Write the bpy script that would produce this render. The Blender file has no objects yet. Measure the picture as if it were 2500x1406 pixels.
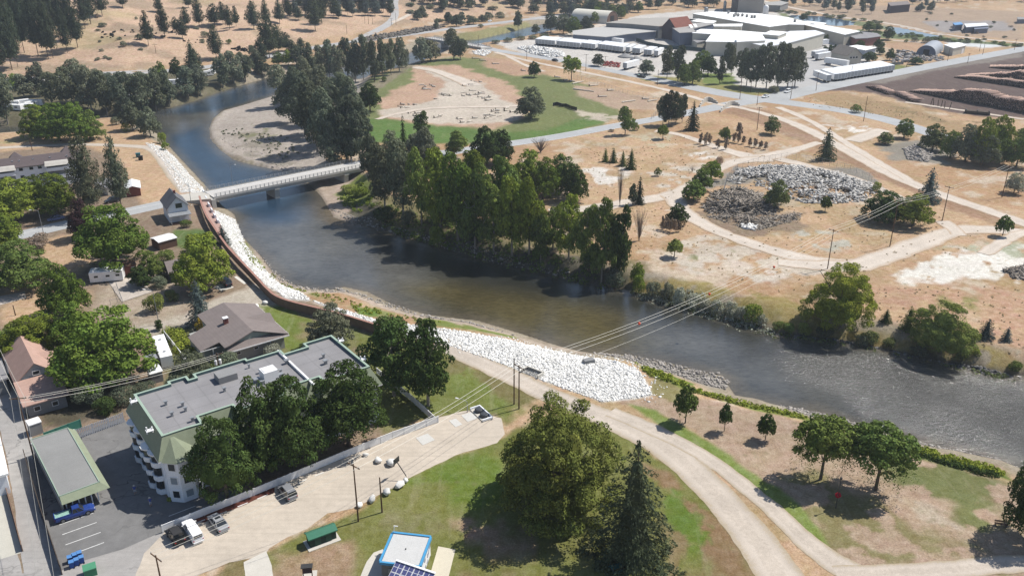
import bpy, math, random
import numpy as np
from mathutils import Vector, Matrix
from mathutils.geometry import delaunay_2d_cdt
R = math.radians
S = bpy.context.scene
COL = S.collection
rng = np.random.default_rng(7)
random.seed(7)

# ------------------------------------------------------------------ camera, sky, sun
CAMH, PITCH, FPX = 85.0, R(24.0), 2100.0
cd = bpy.data.cameras.new('camera'); cam = bpy.data.objects.new('camera', cd); COL.objects.link(cam)
cam.location = (0, 0, CAMH); cam.rotation_euler = (R(90) - PITCH, 0, 0)
cd.sensor_width = 36; cd.lens = 36 * FPX / 2500; cd.clip_start = 1; cd.clip_end = 6000
S.camera = cam
SUN_EL, SUN_AZ = R(54), R(64)          # azimuth clockwise from +Y
W = bpy.data.worlds.new('World'); S.world = W; W.use_nodes = True
wn = W.node_tree.nodes; wl = W.node_tree.links
sky = wn.new('ShaderNodeTexSky'); sky.sky_type = 'NISHITA'; sky.sun_disc = False
sky.sun_elevation = SUN_EL; sky.sun_rotation = SUN_AZ; sky.air_density = 1.0; sky.dust_density = 1.0; sky.altitude = 500
wl.new(sky.outputs[0], wn['Background'].inputs[0]); wn['Background'].inputs[1].default_value = 0.086
sd_ = bpy.data.lights.new('sun', 'SUN'); sd_.energy = 4.4; sd_.angle = R(0.5); sd_.color = (1.0, 0.955, 0.88)
sun = bpy.data.objects.new('sun', sd_); COL.objects.link(sun)
sv = Vector((math.sin(SUN_AZ) * math.cos(SUN_EL), math.cos(SUN_AZ) * math.cos(SUN_EL), math.sin(SUN_EL)))
sun.rotation_euler = sv.to_track_quat('Z', 'Y').to_euler()
S.view_settings.view_transform = 'Standard'; S.view_settings.look = 'None'
S.view_settings.exposure = 0.46; S.view_settings.gamma = 1
try:
    S.cycles.max_bounces = 5; S.cycles.diffuse_bounces = 2; S.cycles.glossy_bounces = 2
    S.cycles.transmission_bounces = 3; S.cycles.transparent_max_bounces = 4
    S.cycles.caustics_reflective = False; S.cycles.caustics_refractive = False
except Exception: pass

# ------------------------------------------------------------------ picture measurements -> world
WZ = -3.4
ct, st = math.cos(PITCH), math.sin(PITCH)
def ray(px, py):
    a = (px - 1250) / FPX; b = (py - 703) / FPX
    return np.array([a, ct - b * st, -st - b * ct])
def U(px, py, z=0.0):
    d = ray(px, py); k = (z - CAMH) / d[2]
    return np.array([k * d[0], k * d[1], z])
def topz(px, py, B):
    r = ray(px, py); return CAMH + B[1] / r[1] * r[2]
def depth(B): return B[1] * ct + (CAMH - B[2]) * st
def poly(px, z=0.0): return np.array([U(x, y, z)[:2] for x, y in px])

def sdist(P, poly_, closed=True):
    """signed distance (negative inside) of points P (n,2) to polygon / distance to polyline"""
    A = poly_; n = len(A); out = np.full(len(P), 1e9); ins = np.zeros(len(P), bool)
    x, y = P[:, 0], P[:, 1]
    for i in range(n if closed else n - 1):
        a = A[i]; b = A[(i + 1) % n]; e = b - a; L = e @ e + 1e-9
        t = np.clip(((x - a[0]) * e[0] + (y - a[1]) * e[1]) / L, 0, 1)
        d = (x - a[0] - t * e[0]) ** 2 + (y - a[1] - t * e[1]) ** 2
        out = np.minimum(out, d)
        if closed:
            c = (a[1] > y) != (b[1] > y)
            with np.errstate(divide='ignore', invalid='ignore'):
                xi = (b[0] - a[0]) * (y - a[1]) / (b[1] - a[1] + 1e-12) + a[0]
            ins ^= c & (x < xi)
    out = np.sqrt(out)
    return np.where(ins, -out, out) if closed else out
_h = rng.random((256, 256))
def vnoise(x, y):
    xi = np.floor(x).astype(int); yi = np.floor(y).astype(int); fx = x - xi; fy = y - yi
    fx = fx * fx * (3 - 2 * fx); fy = fy * fy * (3 - 2 * fy)
    g = lambda a, b: _h[a & 255, b & 255]
    return (g(xi, yi) * (1 - fx) + g(xi + 1, yi) * fx) * (1 - fy) + (g(xi, yi + 1) * (1 - fx) + g(xi + 1, yi + 1) * fx) * fy
def fbm(x, y, s=1.0, o=4):
    v = 0; a = 0.5; t = 0
    for i in range(o):
        v = v + a * vnoise(x / s + 17.3 * i, y / s + 9.1 * i); t += a; a *= 0.55; s *= 0.5
    return v / t * 2 - 1
def sm(t): t = np.clip(t, 0, 1); return t * t * (3 - 2 * t)

RIVER_L = [(3500,1230),(3400,1400),(2700,1220),(2500,1150),(2443,1127),(2349,1107),(2231,1074),(2150,1052),(2073,1028),(1962,1000),(1880,985),(1794,964),(1780,945),(1765,918),(1700,905),(1670,895),(1600,880),(1536,866),(1452,862),(1418,858),(1368,846),(1267,813),(1166,783),(1048,769),(964,746),(897,712),(840,700),(806,708),(760,706),(706,692),(662,660),(625,612),(591,578),(578,540),(571,524),(540,500),(504,457),(470,420),(440,388),(417,363),(402,348),(392,332),(365,318),(330,306),(290,296),(240,300),(150,318),(60,332),(0,336),(-200,345),(-200,300),(0,306),(60,306),(150,298),(240,280),(300,283),(360,272),(420,262),(480,245),(530,226),(600,205),(665,187),(740,176),(850,158),(990,132),(1050,108),(1100,98),(1165,97),(1240,80),(1290,66),(1340,56),(1420,40)]
RIVER_R = [(1460,50),(1400,70),(1330,84),(1260,100),(1200,110),(1175,113),(1130,121),(1080,132),(1040,150),(990,166),(900,190),(800,205),(720,217),(659,237),(600,255),(544,271),(520,290),(512,312),(514,338),(540,368),(571,390),(620,403),(690,418),(735,432),(760,455),(785,480),(800,505),(815,530),(860,546),(914,558),(998,578),(1099,612),(1200,638),(1300,658),(1418,685),(1536,706),(1670,746),(1727,760),(1838,793),(1895,813),(1962,818),(2063,830),(2164,850),(2298,878),(2399,907),(2500,917),(2700,960),(3400,1120)]
RIV = poly(RIVER_L + RIVER_R, WZ)
PONDS = [poly([(1915,40),(1949,36),(2016,40),(2090,54),(2083,63),(2040,66),(1976,56)], -1.0),
         poly([(2154,66),(2190,66),(2298,88),(2280,93),(2230,88),(2191,86)], -1.0)]
NEARBANK = poly([(480,460),(560,480),(700,640),(800,690),(1060,755),(1300,810),(1560,850),(1800,960),(2100,1030),(2500,1140),(2900,1300),(2900,1500),(1500,1100),(700,820),(400,560)], 0)
BARS = [poly([(505,310),(560,262),(665,230),(760,200),(900,185),(880,240),(760,300),(800,400),(760,440),(640,405),(540,372)], WZ),
        poly([(780,440),(850,420),(900,470),(900,545),(1000,560),(1080,600),(960,580),(800,525),(775,480)], WZ),
        poly([(1440,850),(1560,860),(1700,900),(1790,930),(1790,975),(1700,960),(1560,900)], WZ),
        poly([(600,590),(650,600),(740,680),(860,690),(1000,735),(1150,775),(1350,835),(1330,850),(1150,800),(980,770),(860,730),(720,710),(620,640)], WZ),
        poly([(1900,985),(2100,1020),(2300,1080),(2280,1100),(2060,1060),(1900,1005)], WZ)]
HB = [tuple(p) for p in poly([(-500,250),(0,208),(200,190),(400,170),(480,158),(560,146),(640,131),(740,108),(850,92),(960,74),(1100,50),(1300,32),(1420,10),(1500,-10)], 0)]
HILL = np.array(HB + [(900, 2600), (-3500, 2600), (-2500, 900), (-1200, 480)])
def T(x, y):
    x = np.atleast_1d(np.asarray(x, float)); y = np.atleast_1d(np.asarray(y, float)); P = np.stack([x, y], 1)
    z = np.zeros(len(x))
    d = sdist(P, RIV)
    m = d < 90
    if m.any():
        near = sm(0.5 - sdist(P[m], NEARBANK) / 6)
        w = 7 + 6 * near
        dd = d[m]
        zz = WZ + (-WZ) * (1 - (1 - np.clip(dd / w, 0, 1)) ** 1.7)
        zz = np.where(dd < 0, WZ - np.minimum(2.2, 0.25 * -dd) - .05, zz)
        for b in BARS:
            bm_ = sm(0.5 - sdist(P[m], b) / 9)
            flat = WZ + 0.10 + 0.028 * np.maximum(dd, 0) + 0.08 * fbm(P[m][:, 0], P[m][:, 1], 6)
            zz = np.where(dd > 0, zz * (1 - bm_) + np.minimum(flat, zz) * bm_, zz)
        z[m] = zz
    for p in PONDS:
        q = sdist(P, p); z = np.where(q < 4, np.minimum(z, -1.05 + np.maximum(q, 0) / 4 * 1.05), z)
    m = y > 300
    if m.any():
        hd = -sdist(P[m], HILL)
        hh = 75 * (1 - np.exp(-np.maximum(hd, 0) * 0.13 / 75))
        k = np.clip(hd / 50, 0, 1)
        hh = hh + k * (3.0 * fbm(x[m], y[m], 55, 3) + 2.2 * (1 - np.abs(fbm(x[m] + 40, y[m], 80, 2)) * 2))
        z[m] = z[m] + np.where(hd > 0, hh, 0)
    return z
def G(px, py):
    """where the sight line of a picture point meets the terrain"""
    b = U(px, py, 0)
    if b[1] < 300 and -900 < 0:
        q = sdist(b[None, :2], RIV)[0]
        if q > 60: return b
    d = ray(px, py); s = np.concatenate([np.linspace(60, 420, 260), np.linspace(421, 1500, 400)]) / d[1] / 1.0
    P = np.array([0, 0, CAMH]) + s[:, None] * d
    h = T(P[:, 0], P[:, 1]) - P[:, 2]
    i = int(np.argmax(h > 0))
    if h[i] <= 0: return b
    if i == 0: return P[0]
    t = h[i - 1] / (h[i - 1] - h[i]); p = P[i - 1] * (1 - t) + P[i] * t
    return p

# ------------------------------------------------------------------ materials
def lin(c): c = c / 255.0; return c / 12.92 if c <= 0.04045 else ((c + 0.055) / 1.055) ** 2.4
def rgb(r, g, b, k=0.72, sat=0.86):
    m = 0.3 * r + 0.55 * g + 0.15 * b; r, g, b = (m + (q - m) * sat for q in (r, g, b))
    return (lin(r) * k, lin(g) * k, lin(b) * k, 1)
class NT:
    def __init__(s, name):
        s.m = bpy.data.materials.new(name); s.m.use_nodes = True; s.t = s.m.node_tree; s.n = s.t.nodes; s.l = s.t.links
        s.b = s.n['Principled BSDF']; s.o = s.n['Material Output']
    def new(s, t, **k):
        n = s.n.new(t)
        for a, v in k.items():
            if a[0] == '_': n.inputs[a[1:]].default_value = v
            else: setattr(n, a, v)
        return n
    def link(s, a, b): s.l.new(a, b)
    def noise(s, scale, detail=3, rough=0.55, vec=None, dist=0):
        n = s.new('ShaderNodeTexNoise'); n.inputs['Scale'].default_value = scale; n.inputs['Detail'].default_value = detail
        n.inputs['Roughness'].default_value = rough; n.inputs['Distortion'].default_value = dist
        s.link(vec if vec is not None else s.coord(), n.inputs['Vector']); return n.outputs['Fac']
    def coord(s):
        if not hasattr(s, 'tc'): s.tc = s.new('ShaderNodeTexCoord')
        return s.tc.outputs['Object']
    def pos(s):
        if not hasattr(s, 'ge'): s.ge = s.new('ShaderNodeNewGeometry')
        return s.ge.outputs['Position']
    def rng(s, v, a, b, c, d):
        n = s.new('ShaderNodeMapRange'); s.link(v, n.inputs[0])
        for i, q in enumerate((a, b, c, d)): n.inputs[i + 1].default_value = q
        return n.outputs[0]
    def math(s, op, a, b=None):
        n = s.new('ShaderNodeMath', operation=op)
        for i, q in enumerate((a, b)):
            if q is None: continue
            if isinstance(q, (int, float)): n.inputs[i].default_value = q
            else: s.link(q, n.inputs[i])
        return n.outputs[0]
    def mix(s, f, a, b, bt='MIX'):
        n = s.new('ShaderNodeMix', data_type='RGBA', blend_type=bt)
        for i, q in ((0, f), (6, a), (7, b)):
            if isinstance(q, (int, float)): n.inputs[i].default_value = q
            elif isinstance(q, tuple): n.inputs[i].default_value = q
            else: s.link(q, n.inputs[i])
        return n.outputs[2]
    def hsv(s, col, v=None, h=None, sat=None):
        n = s.new('ShaderNodeHueSaturation'); s.link(col, n.inputs['Color'])
        for nm, q in (('Value', v), ('Hue', h), ('Saturation', sat)):
            if q is None: continue
            if isinstance(q, (int, float)): n.inputs[nm].default_value = q
            else: s.link(q, n.inputs[nm])
        return n.outputs[0]
    def attr(s, name):
        return s.new('ShaderNodeAttribute', attribute_name=name).outputs['Color']
    def bump(s, h, strength=0.3, dist=0.1):
        b = s.new('ShaderNodeBump'); b.inputs['Strength'].default_value = strength; b.inputs['Distance'].default_value = dist
        s.link(h, b.inputs['Height']); s.link(b.outputs[0], s.b.inputs['Normal'])
    def fin(s, col, rough=0.9, metal=0.0, spec=0.3):
        if isinstance(col, tuple): s.b.inputs['Base Color'].default_value = col
        else: s.link(col, s.b.inputs['Base Color'])
        s.b.inputs['Roughness'].default_value = rough; s.b.inputs['Metallic'].default_value = metal
        s.b.inputs['Specular IOR Level'].default_value = spec
        return s.m
MATS = {}
def mat(name, c, rough=0.7, metal=0.0, var=0.12, sc=0.8, spec=0.3, bump=0.0, var2=0.1, sc2=6.0, seam=None):
    """plain procedural surface: base colour with two scales of wear"""
    if name in MATS: return MATS[name]
    s = NT(name); n1 = s.noise(sc, 4); n2 = s.noise(sc2, 3)
    v = s.math('MULTIPLY', s.rng(n1, 0.25, 0.75, 1 - var, 1 + var), s.rng(n2, 0.25, 0.75, 1 - var2, 1 + var2))
    if seam:      # joints every `period` metres along one axis, `depth` darker
        ax, period, depth_s = seam; sp = s.new('ShaderNodeSeparateXYZ'); s.link(s.coord(), sp.inputs[0])
        for a_ in ax: v = s.math('MULTIPLY', v, s.rng(s.math('PINGPONG', sp.outputs['XYZ'.index(a_)], period / 2), 0.0, period * .06, 1 - depth_s, 1))
    rgbn = s.new('ShaderNodeRGB'); rgbn.outputs[0].default_value = c
    MATS[name] = s.fin(s.hsv(rgbn.outputs[0], v=v), rough, metal, spec)
    if bump: s.bump(n2, bump, 0.05)
    return MATS[name]

# ------------------------------------------------------------------ objects
def mesh_np(name, V, F, mats=(), fm=None, smooth=False):
    """V (n,3) array, F (m,k) array of equal sized faces"""
    V = np.ascontiguousarray(V, dtype=np.float32); F = np.ascontiguousarray(F, dtype=np.int32)
    me = bpy.data.meshes.new(name); k = F.shape[1]; m = len(F)
    me.vertices.add(len(V)); me.vertices.foreach_set('co', V.ravel())
    me.loops.add(m * k); me.loops.foreach_set('vertex_index', F.ravel())
    me.polygons.add(m); me.polygons.foreach_set('loop_start', np.arange(0, m * k, k, dtype=np.int32))
    try: me.polygons.foreach_set('loop_total', np.full(m, k, dtype=np.int32))
    except Exception: pass
    if fm is not None: me.polygons.foreach_set('material_index', np.asarray(fm, dtype=np.int32))
    if smooth: me.polygons.foreach_set('use_smooth', np.ones(m, bool))
    me.update(calc_edges=True); me.validate(clean_customdata=False)
    for q in mats: me.materials.append(q)
    return me
def link(name, me, parent=None, loc=None, rz=0, kind=None):
    o = bpy.data.objects.new(name, me); COL.objects.link(o)
    if parent is not None: o.parent = parent
    if loc is not None: o.location = [float(q) for q in loc]
    if rz: o.rotation_euler = (0, 0, rz)
    if kind: o['kind'] = kind
    return o
LABELS = []
def tag(o, label, cat, group=None, order=None):
    o['label'] = label; o['category'] = cat
    if group: o['group'] = group
    LABELS.append(o); return o
def thing(name, label, cat, loc=(0, 0, 0), rz=0, group=None):
    o = bpy.data.objects.new(name, None); COL.objects.link(o); o.empty_display_size = 0.5
    o.location = [float(q) for q in loc]; o.rotation_euler = (0, 0, rz)
    return tag(o, label, cat, group)
class MB:
    """collects shapes, builds ONE mesh"""
    def __init__(s): s.v = []; s.f = []; s.mi = []; s.cur = 0
    def add(s, vs, fs):
        o = len(s.v); s.v += [tuple(map(float, q)) for q in vs]; s.f += [tuple(i + o for i in f) for f in fs]; s.mi += [s.cur] * len(fs); return s
    def box(s, c, d, rz=0, taper=(1, 1)):
        cx, cy, cz = c; a, b, h = d[0] / 2, d[1] / 2, d[2] / 2; co, si = math.cos(rz), math.sin(rz)
        vs = []
        for z, tx, ty in ((-h, 1, 1), (h, taper[0], taper[1])):
            for x, y in ((-a, -b), (a, -b), (a, b), (-a, b)):
                x2, y2 = x * tx, y * ty; vs.append((cx + x2 * co - y2 * si, cy + x2 * si + y2 * co, cz + z))
        return s.add(vs, [(3, 2, 1, 0), (4, 5, 6, 7), (0, 1, 5, 4), (1, 2, 6, 5), (2, 3, 7, 6), (3, 0, 4, 7)])
    def prism(s, pts, z0, z1, cap=True):
        n = len(pts); a = sum(pts[i][0] * pts[(i + 1) % n][1] - pts[(i + 1) % n][0] * pts[i][1] for i in range(n))
        if a < 0: pts = pts[::-1]
        vs = [(p[0], p[1], z0) for p in pts] + [(p[0], p[1], z1) for p in pts]
        fs = [(i, (i + 1) % n, n + (i + 1) % n, n + i) for i in range(n)]
        if cap: fs += [tuple(range(n - 1, -1, -1)), tuple(range(n, 2 * n))]
        return s.add(vs, fs)
    def loft(s, p0, z0, p1, z1, cap=False):
        n = len(p0); vs = [(p[0], p[1], z0) for p in p0] + [(p[0], p[1], z1) for p in p1]
        fs = [(i, (i + 1) % n, n + (i + 1) % n, n + i) for i in range(n)]
        if cap: fs += [tuple(range(n - 1, -1, -1)), tuple(range(n, 2 * n))]
        return s.add(vs, fs)
    def tube(s, pts, r, n=6, r1=None, cap=True):
        pts = [Vector(p) for p in pts]; r1 = r if r1 is None else r1; vs = []; m = len(pts)
        for i, p in enumerate(pts):
            t = (pts[min(i + 1, m - 1)] - pts[max(i - 1, 0)]).normalized()
            u = t.orthogonal().normalized() if abs(t.z) > 0.9 else t.cross(Vector((0, 0, 1))).normalized()
            w = t.cross(u); rr = r + (r1 - r) * i / max(1, m - 1)
            for k in range(n):
                a = 2 * math.pi * k / n; vs.append(p + u * (rr * math.cos(a)) + w * (rr * math.sin(a)))
        fs = []
        for i in range(m - 1):
            for k in range(n): fs.append((i * n + k, i * n + (k + 1) % n, (i + 1) * n + (k + 1) % n, (i + 1) * n + k))
        if cap: fs += [tuple(range(n - 1, -1, -1)), tuple(range((m - 1) * n, m * n))]
        return s.add(vs, fs)
    def lathe(s, prof, c=(0, 0, 0), n=12):
        vs = []; m = len(prof)
        for r, z in prof:
            for k in range(n): a = 2 * math.pi * k / n; vs.append((c[0] + r * math.cos(a), c[1] + r * math.sin(a), c[2] + z))
        fs = [(i * n + k, i * n + (k + 1) % n, (i + 1) * n + (k + 1) % n, (i + 1) * n + k) for i in range(m - 1) for k in range(n)]
        fs += [tuple(range(n - 1, -1, -1)), tuple(range((m - 1) * n, m * n))]
        return s.add(vs, fs)
    def build(s, name, mats, parent=None, loc=None, rz=0, smooth=False, kind=None):
        me = bpy.data.meshes.new(name); me.from_pydata(s.v, [], s.f)
        if not isinstance(mats, (list, tuple)): mats = [mats]
        for q in mats: me.materials.append(q)
        if len(mats) > 1: me.polygons.foreach_set('material_index', s.mi)
        if smooth: me.polygons.foreach_set('use_smooth', np.ones(len(me.polygons), bool))
        me.update(); return link(name, me, parent, loc, rz, kind)
def copy_tree(o, parent=None):
    c = o.copy(); COL.objects.link(c)
    if parent is not None: c.parent = parent
    else: LABELS.append(c)
    for ch in list(KIDS(o)): copy_tree(ch, c)
    return c
def KIDS(o): return [q for q in o.children]

# ------------------------------------------------------------------ ground colours, traced region by region
DRY = rgb(198, 163, 125); DRY2 = rgb(176, 135, 94); DIRT = rgb(206, 190, 172); PALE = rgb(214, 200, 184); TOWN = rgb(150, 128, 106)
GREEN = rgb(116, 130, 54); GREEN2 = rgb(100, 122, 62); OLIVE = rgb(132, 128, 72); BROWN = rgb(158, 132, 104); GREY = rgb(176, 170, 162)
GRAV = rgb(168, 156, 144); WHITE = rgb(232, 228, 220); ROCKG = rgb(110, 108, 100); DKDIRT = rgb(108, 90, 84); LIME = rgb(126, 144, 66)
PAINTS = []
def paint(px, c, soft=3.0, amp=2.0, patch=None, k=1.0, line=None, z=0.0, ns=6.0):
    """px polygon (or polyline with line=half width in m)"""
    P = np.array([G(x, y)[:2] for x, y in px]) if z is None else poly(px, z)
    PAINTS.append((P, c, soft, amp, patch, k, line, ns))
hillz = None
# left town
paint([(-700,352),(0,352),(200,345),(330,330),(400,350),(500,462),(540,520),(640,670),(760,745),(930,800),(1100,862),(1280,950),(1240,1020),(1000,1040),(400,1290),(300,1406),(-700,1500)], TOWN, 3, 2)
paint([(0,335),(330,322),(400,352),(440,420),(480,478),(350,500),(330,470),(300,400),(200,350),(0,372)], DRY, 3, 1)
paint([(-300,345),(60,335),(200,318),(260,310),(250,330),(100,345),(-300,372)], rgb(160,150,96), 3, 2, patch=0.0, k=.8)
paint([(90,590),(230,560),(240,640),(150,690),(100,640)], DRY, 3, 2)
paint([(0,700),(130,690),(240,720),(160,800),(0,800)], DRY, 4, 2)
paint([(240,650),(380,640),(440,700),(480,780),(360,800),(220,760)], rgb(176,158,136), 4, 2)
paint([(430,770),(560,720),(620,690),(700,740),(560,790),(430,830),(330,800)], rgb(196,184,166), 3, 1.5)
paint([(630,745),(690,745),(770,780),(870,800),(860,860),(820,900),(740,900),(690,860)], GREEN, 3, 2)
paint([(740,790),(780,790),(770,830),(720,830)], BROWN, 3, 2, k=.7)
paint([(860,805),(930,815),(1100,870),(1290,960),(1240,1030),(1075,1020),(930,1060),(900,960)], rgb(122,128,62), 3, 2)
paint([(1090,900),(1290,985),(1235,1025),(1100,960)], GREEN, 5, 3, k=.7)
paint([(1100,862),(1240,925),(1290,965),(1360,1010),(1300,1000),(1180,950),(1100,900)], rgb(126,118,70), 2, 2, patch=-0.2)
# yards near bridge
paint([(420,560),(500,560),(540,590),(480,620),(420,600)], GREEN2, 2, 1)
paint([(0,920),(250,930),(300,1010),(150,1030),(0,990)], rgb(96,88,70), 3, 2)
paint([(400,800),(470,800),(560,900),(480,960),(400,960)], rgb(110,112,66), 3, 2)
# park at the bottom
paint([(560,1420),(660,1340),(740,1300),(880,1245),(980,1170),(1100,1112),(1210,1078),(1300,1030),(1440,1000),(1530,1060),(1640,1140),(1730,1220),(1800,1300),(1860,1420),(1700,1700),(300,1700)], rgb(124,126,62), 1.5, 1)
paint([(980,1170),(1210,1080),(1260,1180),(1180,1260),(1060,1200)], rgb(108,128,46), 5, 3)
paint([(660,1345),(760,1330),(860,1320),(900,1350),(860,1406),(860,1500),(640,1500)], rgb(164,136,106), 3, 2)
paint([(1080,1265),(1150,1258),(1230,1300),(1300,1330),(1260,1380),(1240,1500),(1090,1500),(1120,1340)], rgb(166,138,110), 3, 3, patch=-0.25)
paint([(860,1245),(960,1230),(1060,1290),(960,1300),(880,1290)], rgb(134,130,84), 5, 3, patch=0.0)
paint([(1640,1240),(1700,1230),(1780,1330),(1800,1500),(1650,1500),(1600,1350)], rgb(140,122,82), 5, 3, patch=0.0)
paint([(1560,1120),(1640,1150),(1740,1240),(1830,1400),(1850,1500),(1790,1500),(1730,1330),(1650,1220),(1560,1150)], rgb(146,118,82), 1.5, 1.2, patch=-0.15)
paint([(1600,1165),(1650,1200),(1700,1260),(1760,1360),(1800,1500),(1740,1500),(1690,1350),(1620,1230)], rgb(104,128,44), 1.5, 1.5, patch=0.05)
paint([(520,1406),(560,1370),(600,1360),(590,1500),(500,1500)], rgb(136,122,78), 1, 1)
# strip right of the trail and the lower right flat
paint([(1520,985),(1620,960),(1760,975),(1960,1030),(2080,1075),(2230,1110),(2440,1165),(2700,1240),(2800,1500),(2100,1500),(2010,1340),(1900,1220),(1740,1090),(1600,1010)], rgb(178,152,126), 2, 1.5)
paint([(1570,900),(1640,915),(1700,950),(1660,985),(1590,960)], rgb(150,140,90), 2, 2)
paint([(1880,1200),(2020,1180),(2200,1280),(2380,1330),(2400,1380),(2100,1400),(2000,1330)], rgb(138,128,82), 4, 4, patch=-0.1)
paint([(2140,1130),(2260,1120),(2430,1175),(2460,1300),(2400,1320),(2280,1230),(2160,1190)], rgb(118,122,70), 4, 3, patch=-0.15)
paint([(2180,1190),(2260,1200),(2360,1300),(2300,1330),(2180,1260)], rgb(182,164,142), 3, 3, patch=0.0)
paint([(1525,982),(1606,998),(1718,1066),(1820,1136),(1922,1212),(2004,1288),(2034,1340),(1980,1325),(1900,1250),(1800,1175),(1700,1105),(1590,1030)], LIME, 1.2, 0.8)
paint([(1560,905),(1600,905),(1660,940),(1760,975),(1860,990),(1990,1018),(1985,1032),(1850,1010),(1700,965),(1600,935)], rgb(126,138,52), 1.0, 0.8, z=-1)
paint([(1545,885),(1570,880),(1700,925),(1690,945),(1570,905)], rgb(108,130,46), 1, 1, z=-1)
paint([(2070,1040),(2140,1050),(2230,1085),(2330,1118),(2460,1150),(2470,1175),(2300,1140),(2180,1100),(2090,1065)], rgb(100,124,48), 1.5, 1, z=-0.5)
# near bank: white rock bed, gravel at the water's edge, weeds
RIP1 = [(355,356),(400,362),(425,380),(458,420),(506,466),(514,480),(440,476),(425,448),(398,400)]
RIP2 = [(522,512),(572,522),(584,545),(598,585),(640,638),(690,692),(740,722),(760,745),(700,740),(650,700),(600,650),(565,605),(528,550)]
RIP3 = [(762,744),(870,777),(930,795),(1090,815),(1240,835),(1400,866),(1500,885),(1560,915),(1590,978),(1470,994),(1350,952),(1240,906),(1110,860),(930,812),(860,790)]
for q in (RIP1, RIP2, RIP3): paint(q, rgb(215,213,206), 1.0, 0.6, z=-1)
paint([(620,600),(650,620),(700,680),(760,705),(840,712),(960,755),(1060,780),(1260,825),(1440,866),(1420,872),(1200,835),(1000,790),(860,740),(760,725),(690,700),(640,650)], rgb(186,168,150), 1.5, 1, z=-2.8)
paint([(570,570),(600,580),(680,680),(760,722),(850,745),(950,775),(1080,800),(1060,808),(900,780),(800,755),(700,715),(620,650)], rgb(140,146,84), 1.5, 1.5, patch=0.0, z=-2)
paint([(1020,780),(1120,800),(1260,825),(1250,835),(1100,815),(1000,800)], rgb(128,140,66), 1.2, 1, patch=-0.2, z=-2)
paint([(860,755),(920,760),(930,785),(870,780)], rgb(112,142,60), 1.5, 1, z=-1)
# gravel bars
paint([(505,310),(560,262),(665,230),(760,200),(900,185),(900,260),(760,300),(820,430),(760,440),(640,405),(540,372)], rgb(178,166,154), 2, 2, z=-3)
paint([(560,330),(640,320),(700,370),(740,420),(640,400),(560,370)], rgb(156,146,132), 3, 3, patch=-.1, z=-3)
paint([(600,300),(660,315),(690,345),(640,350),(580,330)], rgb(136,134,100), 3, 3, patch=.15, z=-3)
paint([(780,440),(860,420),(930,480),(1010,540),(1080,600),(960,580),(800,525),(775,480)], rgb(180,160,142), 2, 1.5, z=-3)
paint([(820,470),(880,430),(930,470),(900,520),(860,500)], rgb(122,134,62), 2, 1.5, z=-2.5)
paint([(1440,866),(1560,870),(1700,903),(1780,930),(1770,950),(1690,930),(1560,890)], rgb(168,162,152), 1.5, 1, z=-3)
paint([(1890,985),(2000,1005),(2090,1030),(2080,1050),(1990,1025)], rgb(178,172,160), 1.5, 1, z=-2.8)
# far bank
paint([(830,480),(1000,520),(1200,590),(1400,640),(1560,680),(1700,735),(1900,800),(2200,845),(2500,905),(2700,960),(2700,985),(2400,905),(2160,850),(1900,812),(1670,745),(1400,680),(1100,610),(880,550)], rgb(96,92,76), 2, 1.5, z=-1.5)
paint([(900,470),(1000,480),(1400,600),(1560,650),(1400,620),(1100,570),(950,530)], rgb(126,116,76), 4, 4)
paint([(1540,660),(1700,690),(1900,730),(2060,790),(2300,820),(2600,880),(2600,900),(2300,845),(2000,800),(1800,750),(1540,690)], rgb(160,142,84), 2.5, 2, patch=-0.3)
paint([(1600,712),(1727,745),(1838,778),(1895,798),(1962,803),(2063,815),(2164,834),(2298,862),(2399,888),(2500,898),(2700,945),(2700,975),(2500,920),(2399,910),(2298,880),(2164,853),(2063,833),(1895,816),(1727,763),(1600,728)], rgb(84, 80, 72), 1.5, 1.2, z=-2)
paint([(1560,420),(1700,400),(1720,470),(1640,470)], rgb(206, 194, 176), 4, 4, patch=.1)
paint([(1620,590),(1760,600),(1800,640),(1900,660),(1880,690),(1700,660)], rgb(210, 196, 178), 5, 5, patch=.0)
# ball field turned gravel lot
paint([(885,200),(960,172),(1040,150),(1110,138),(1180,145),(1330,185),(1420,205),(1480,225),(1520,262),(1510,290),(1420,322),(1300,345),(1060,352),(900,348),(880,285)], rgb(122,130,76), 5, 3)
paint([(885,290),(1060,300),(1200,325),(1330,318),(1440,285),(1490,290),(1410,322),(1300,342),(1060,352),(900,348)], rgb(98,128,58), 4, 2)
paint([(1000,160),(1120,160),(1190,190),(1240,200),(1290,250),(1280,290),(1200,315),(1060,310),(940,290),(920,250),(960,220),(1010,200)], rgb(196,160,132), 4, 3)
paint([(1180,140),(1230,145),(1330,180),(1260,185),(1180,165)], rgb(190,152,122), 4, 3)
paint([(1010,162),(1055,165),(1100,183),(1182,203),(1185,218),(1240,250),(1285,262),(1270,292),(1200,303),(1060,302),(940,285),(925,270),(1060,248),(1075,230),(1085,200),(1050,180)], rgb(206,192,174), 3, 2)
paint([(1400,208),(1500,220),(1600,248),(1600,270),(1500,265),(1410,235)], rgb(186,158,132), 4, 2)
paint([(1410,270),(1520,285),(1480,300),(1420,290)], rgb(200,186,164), 3, 2, patch=-.2)
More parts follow.
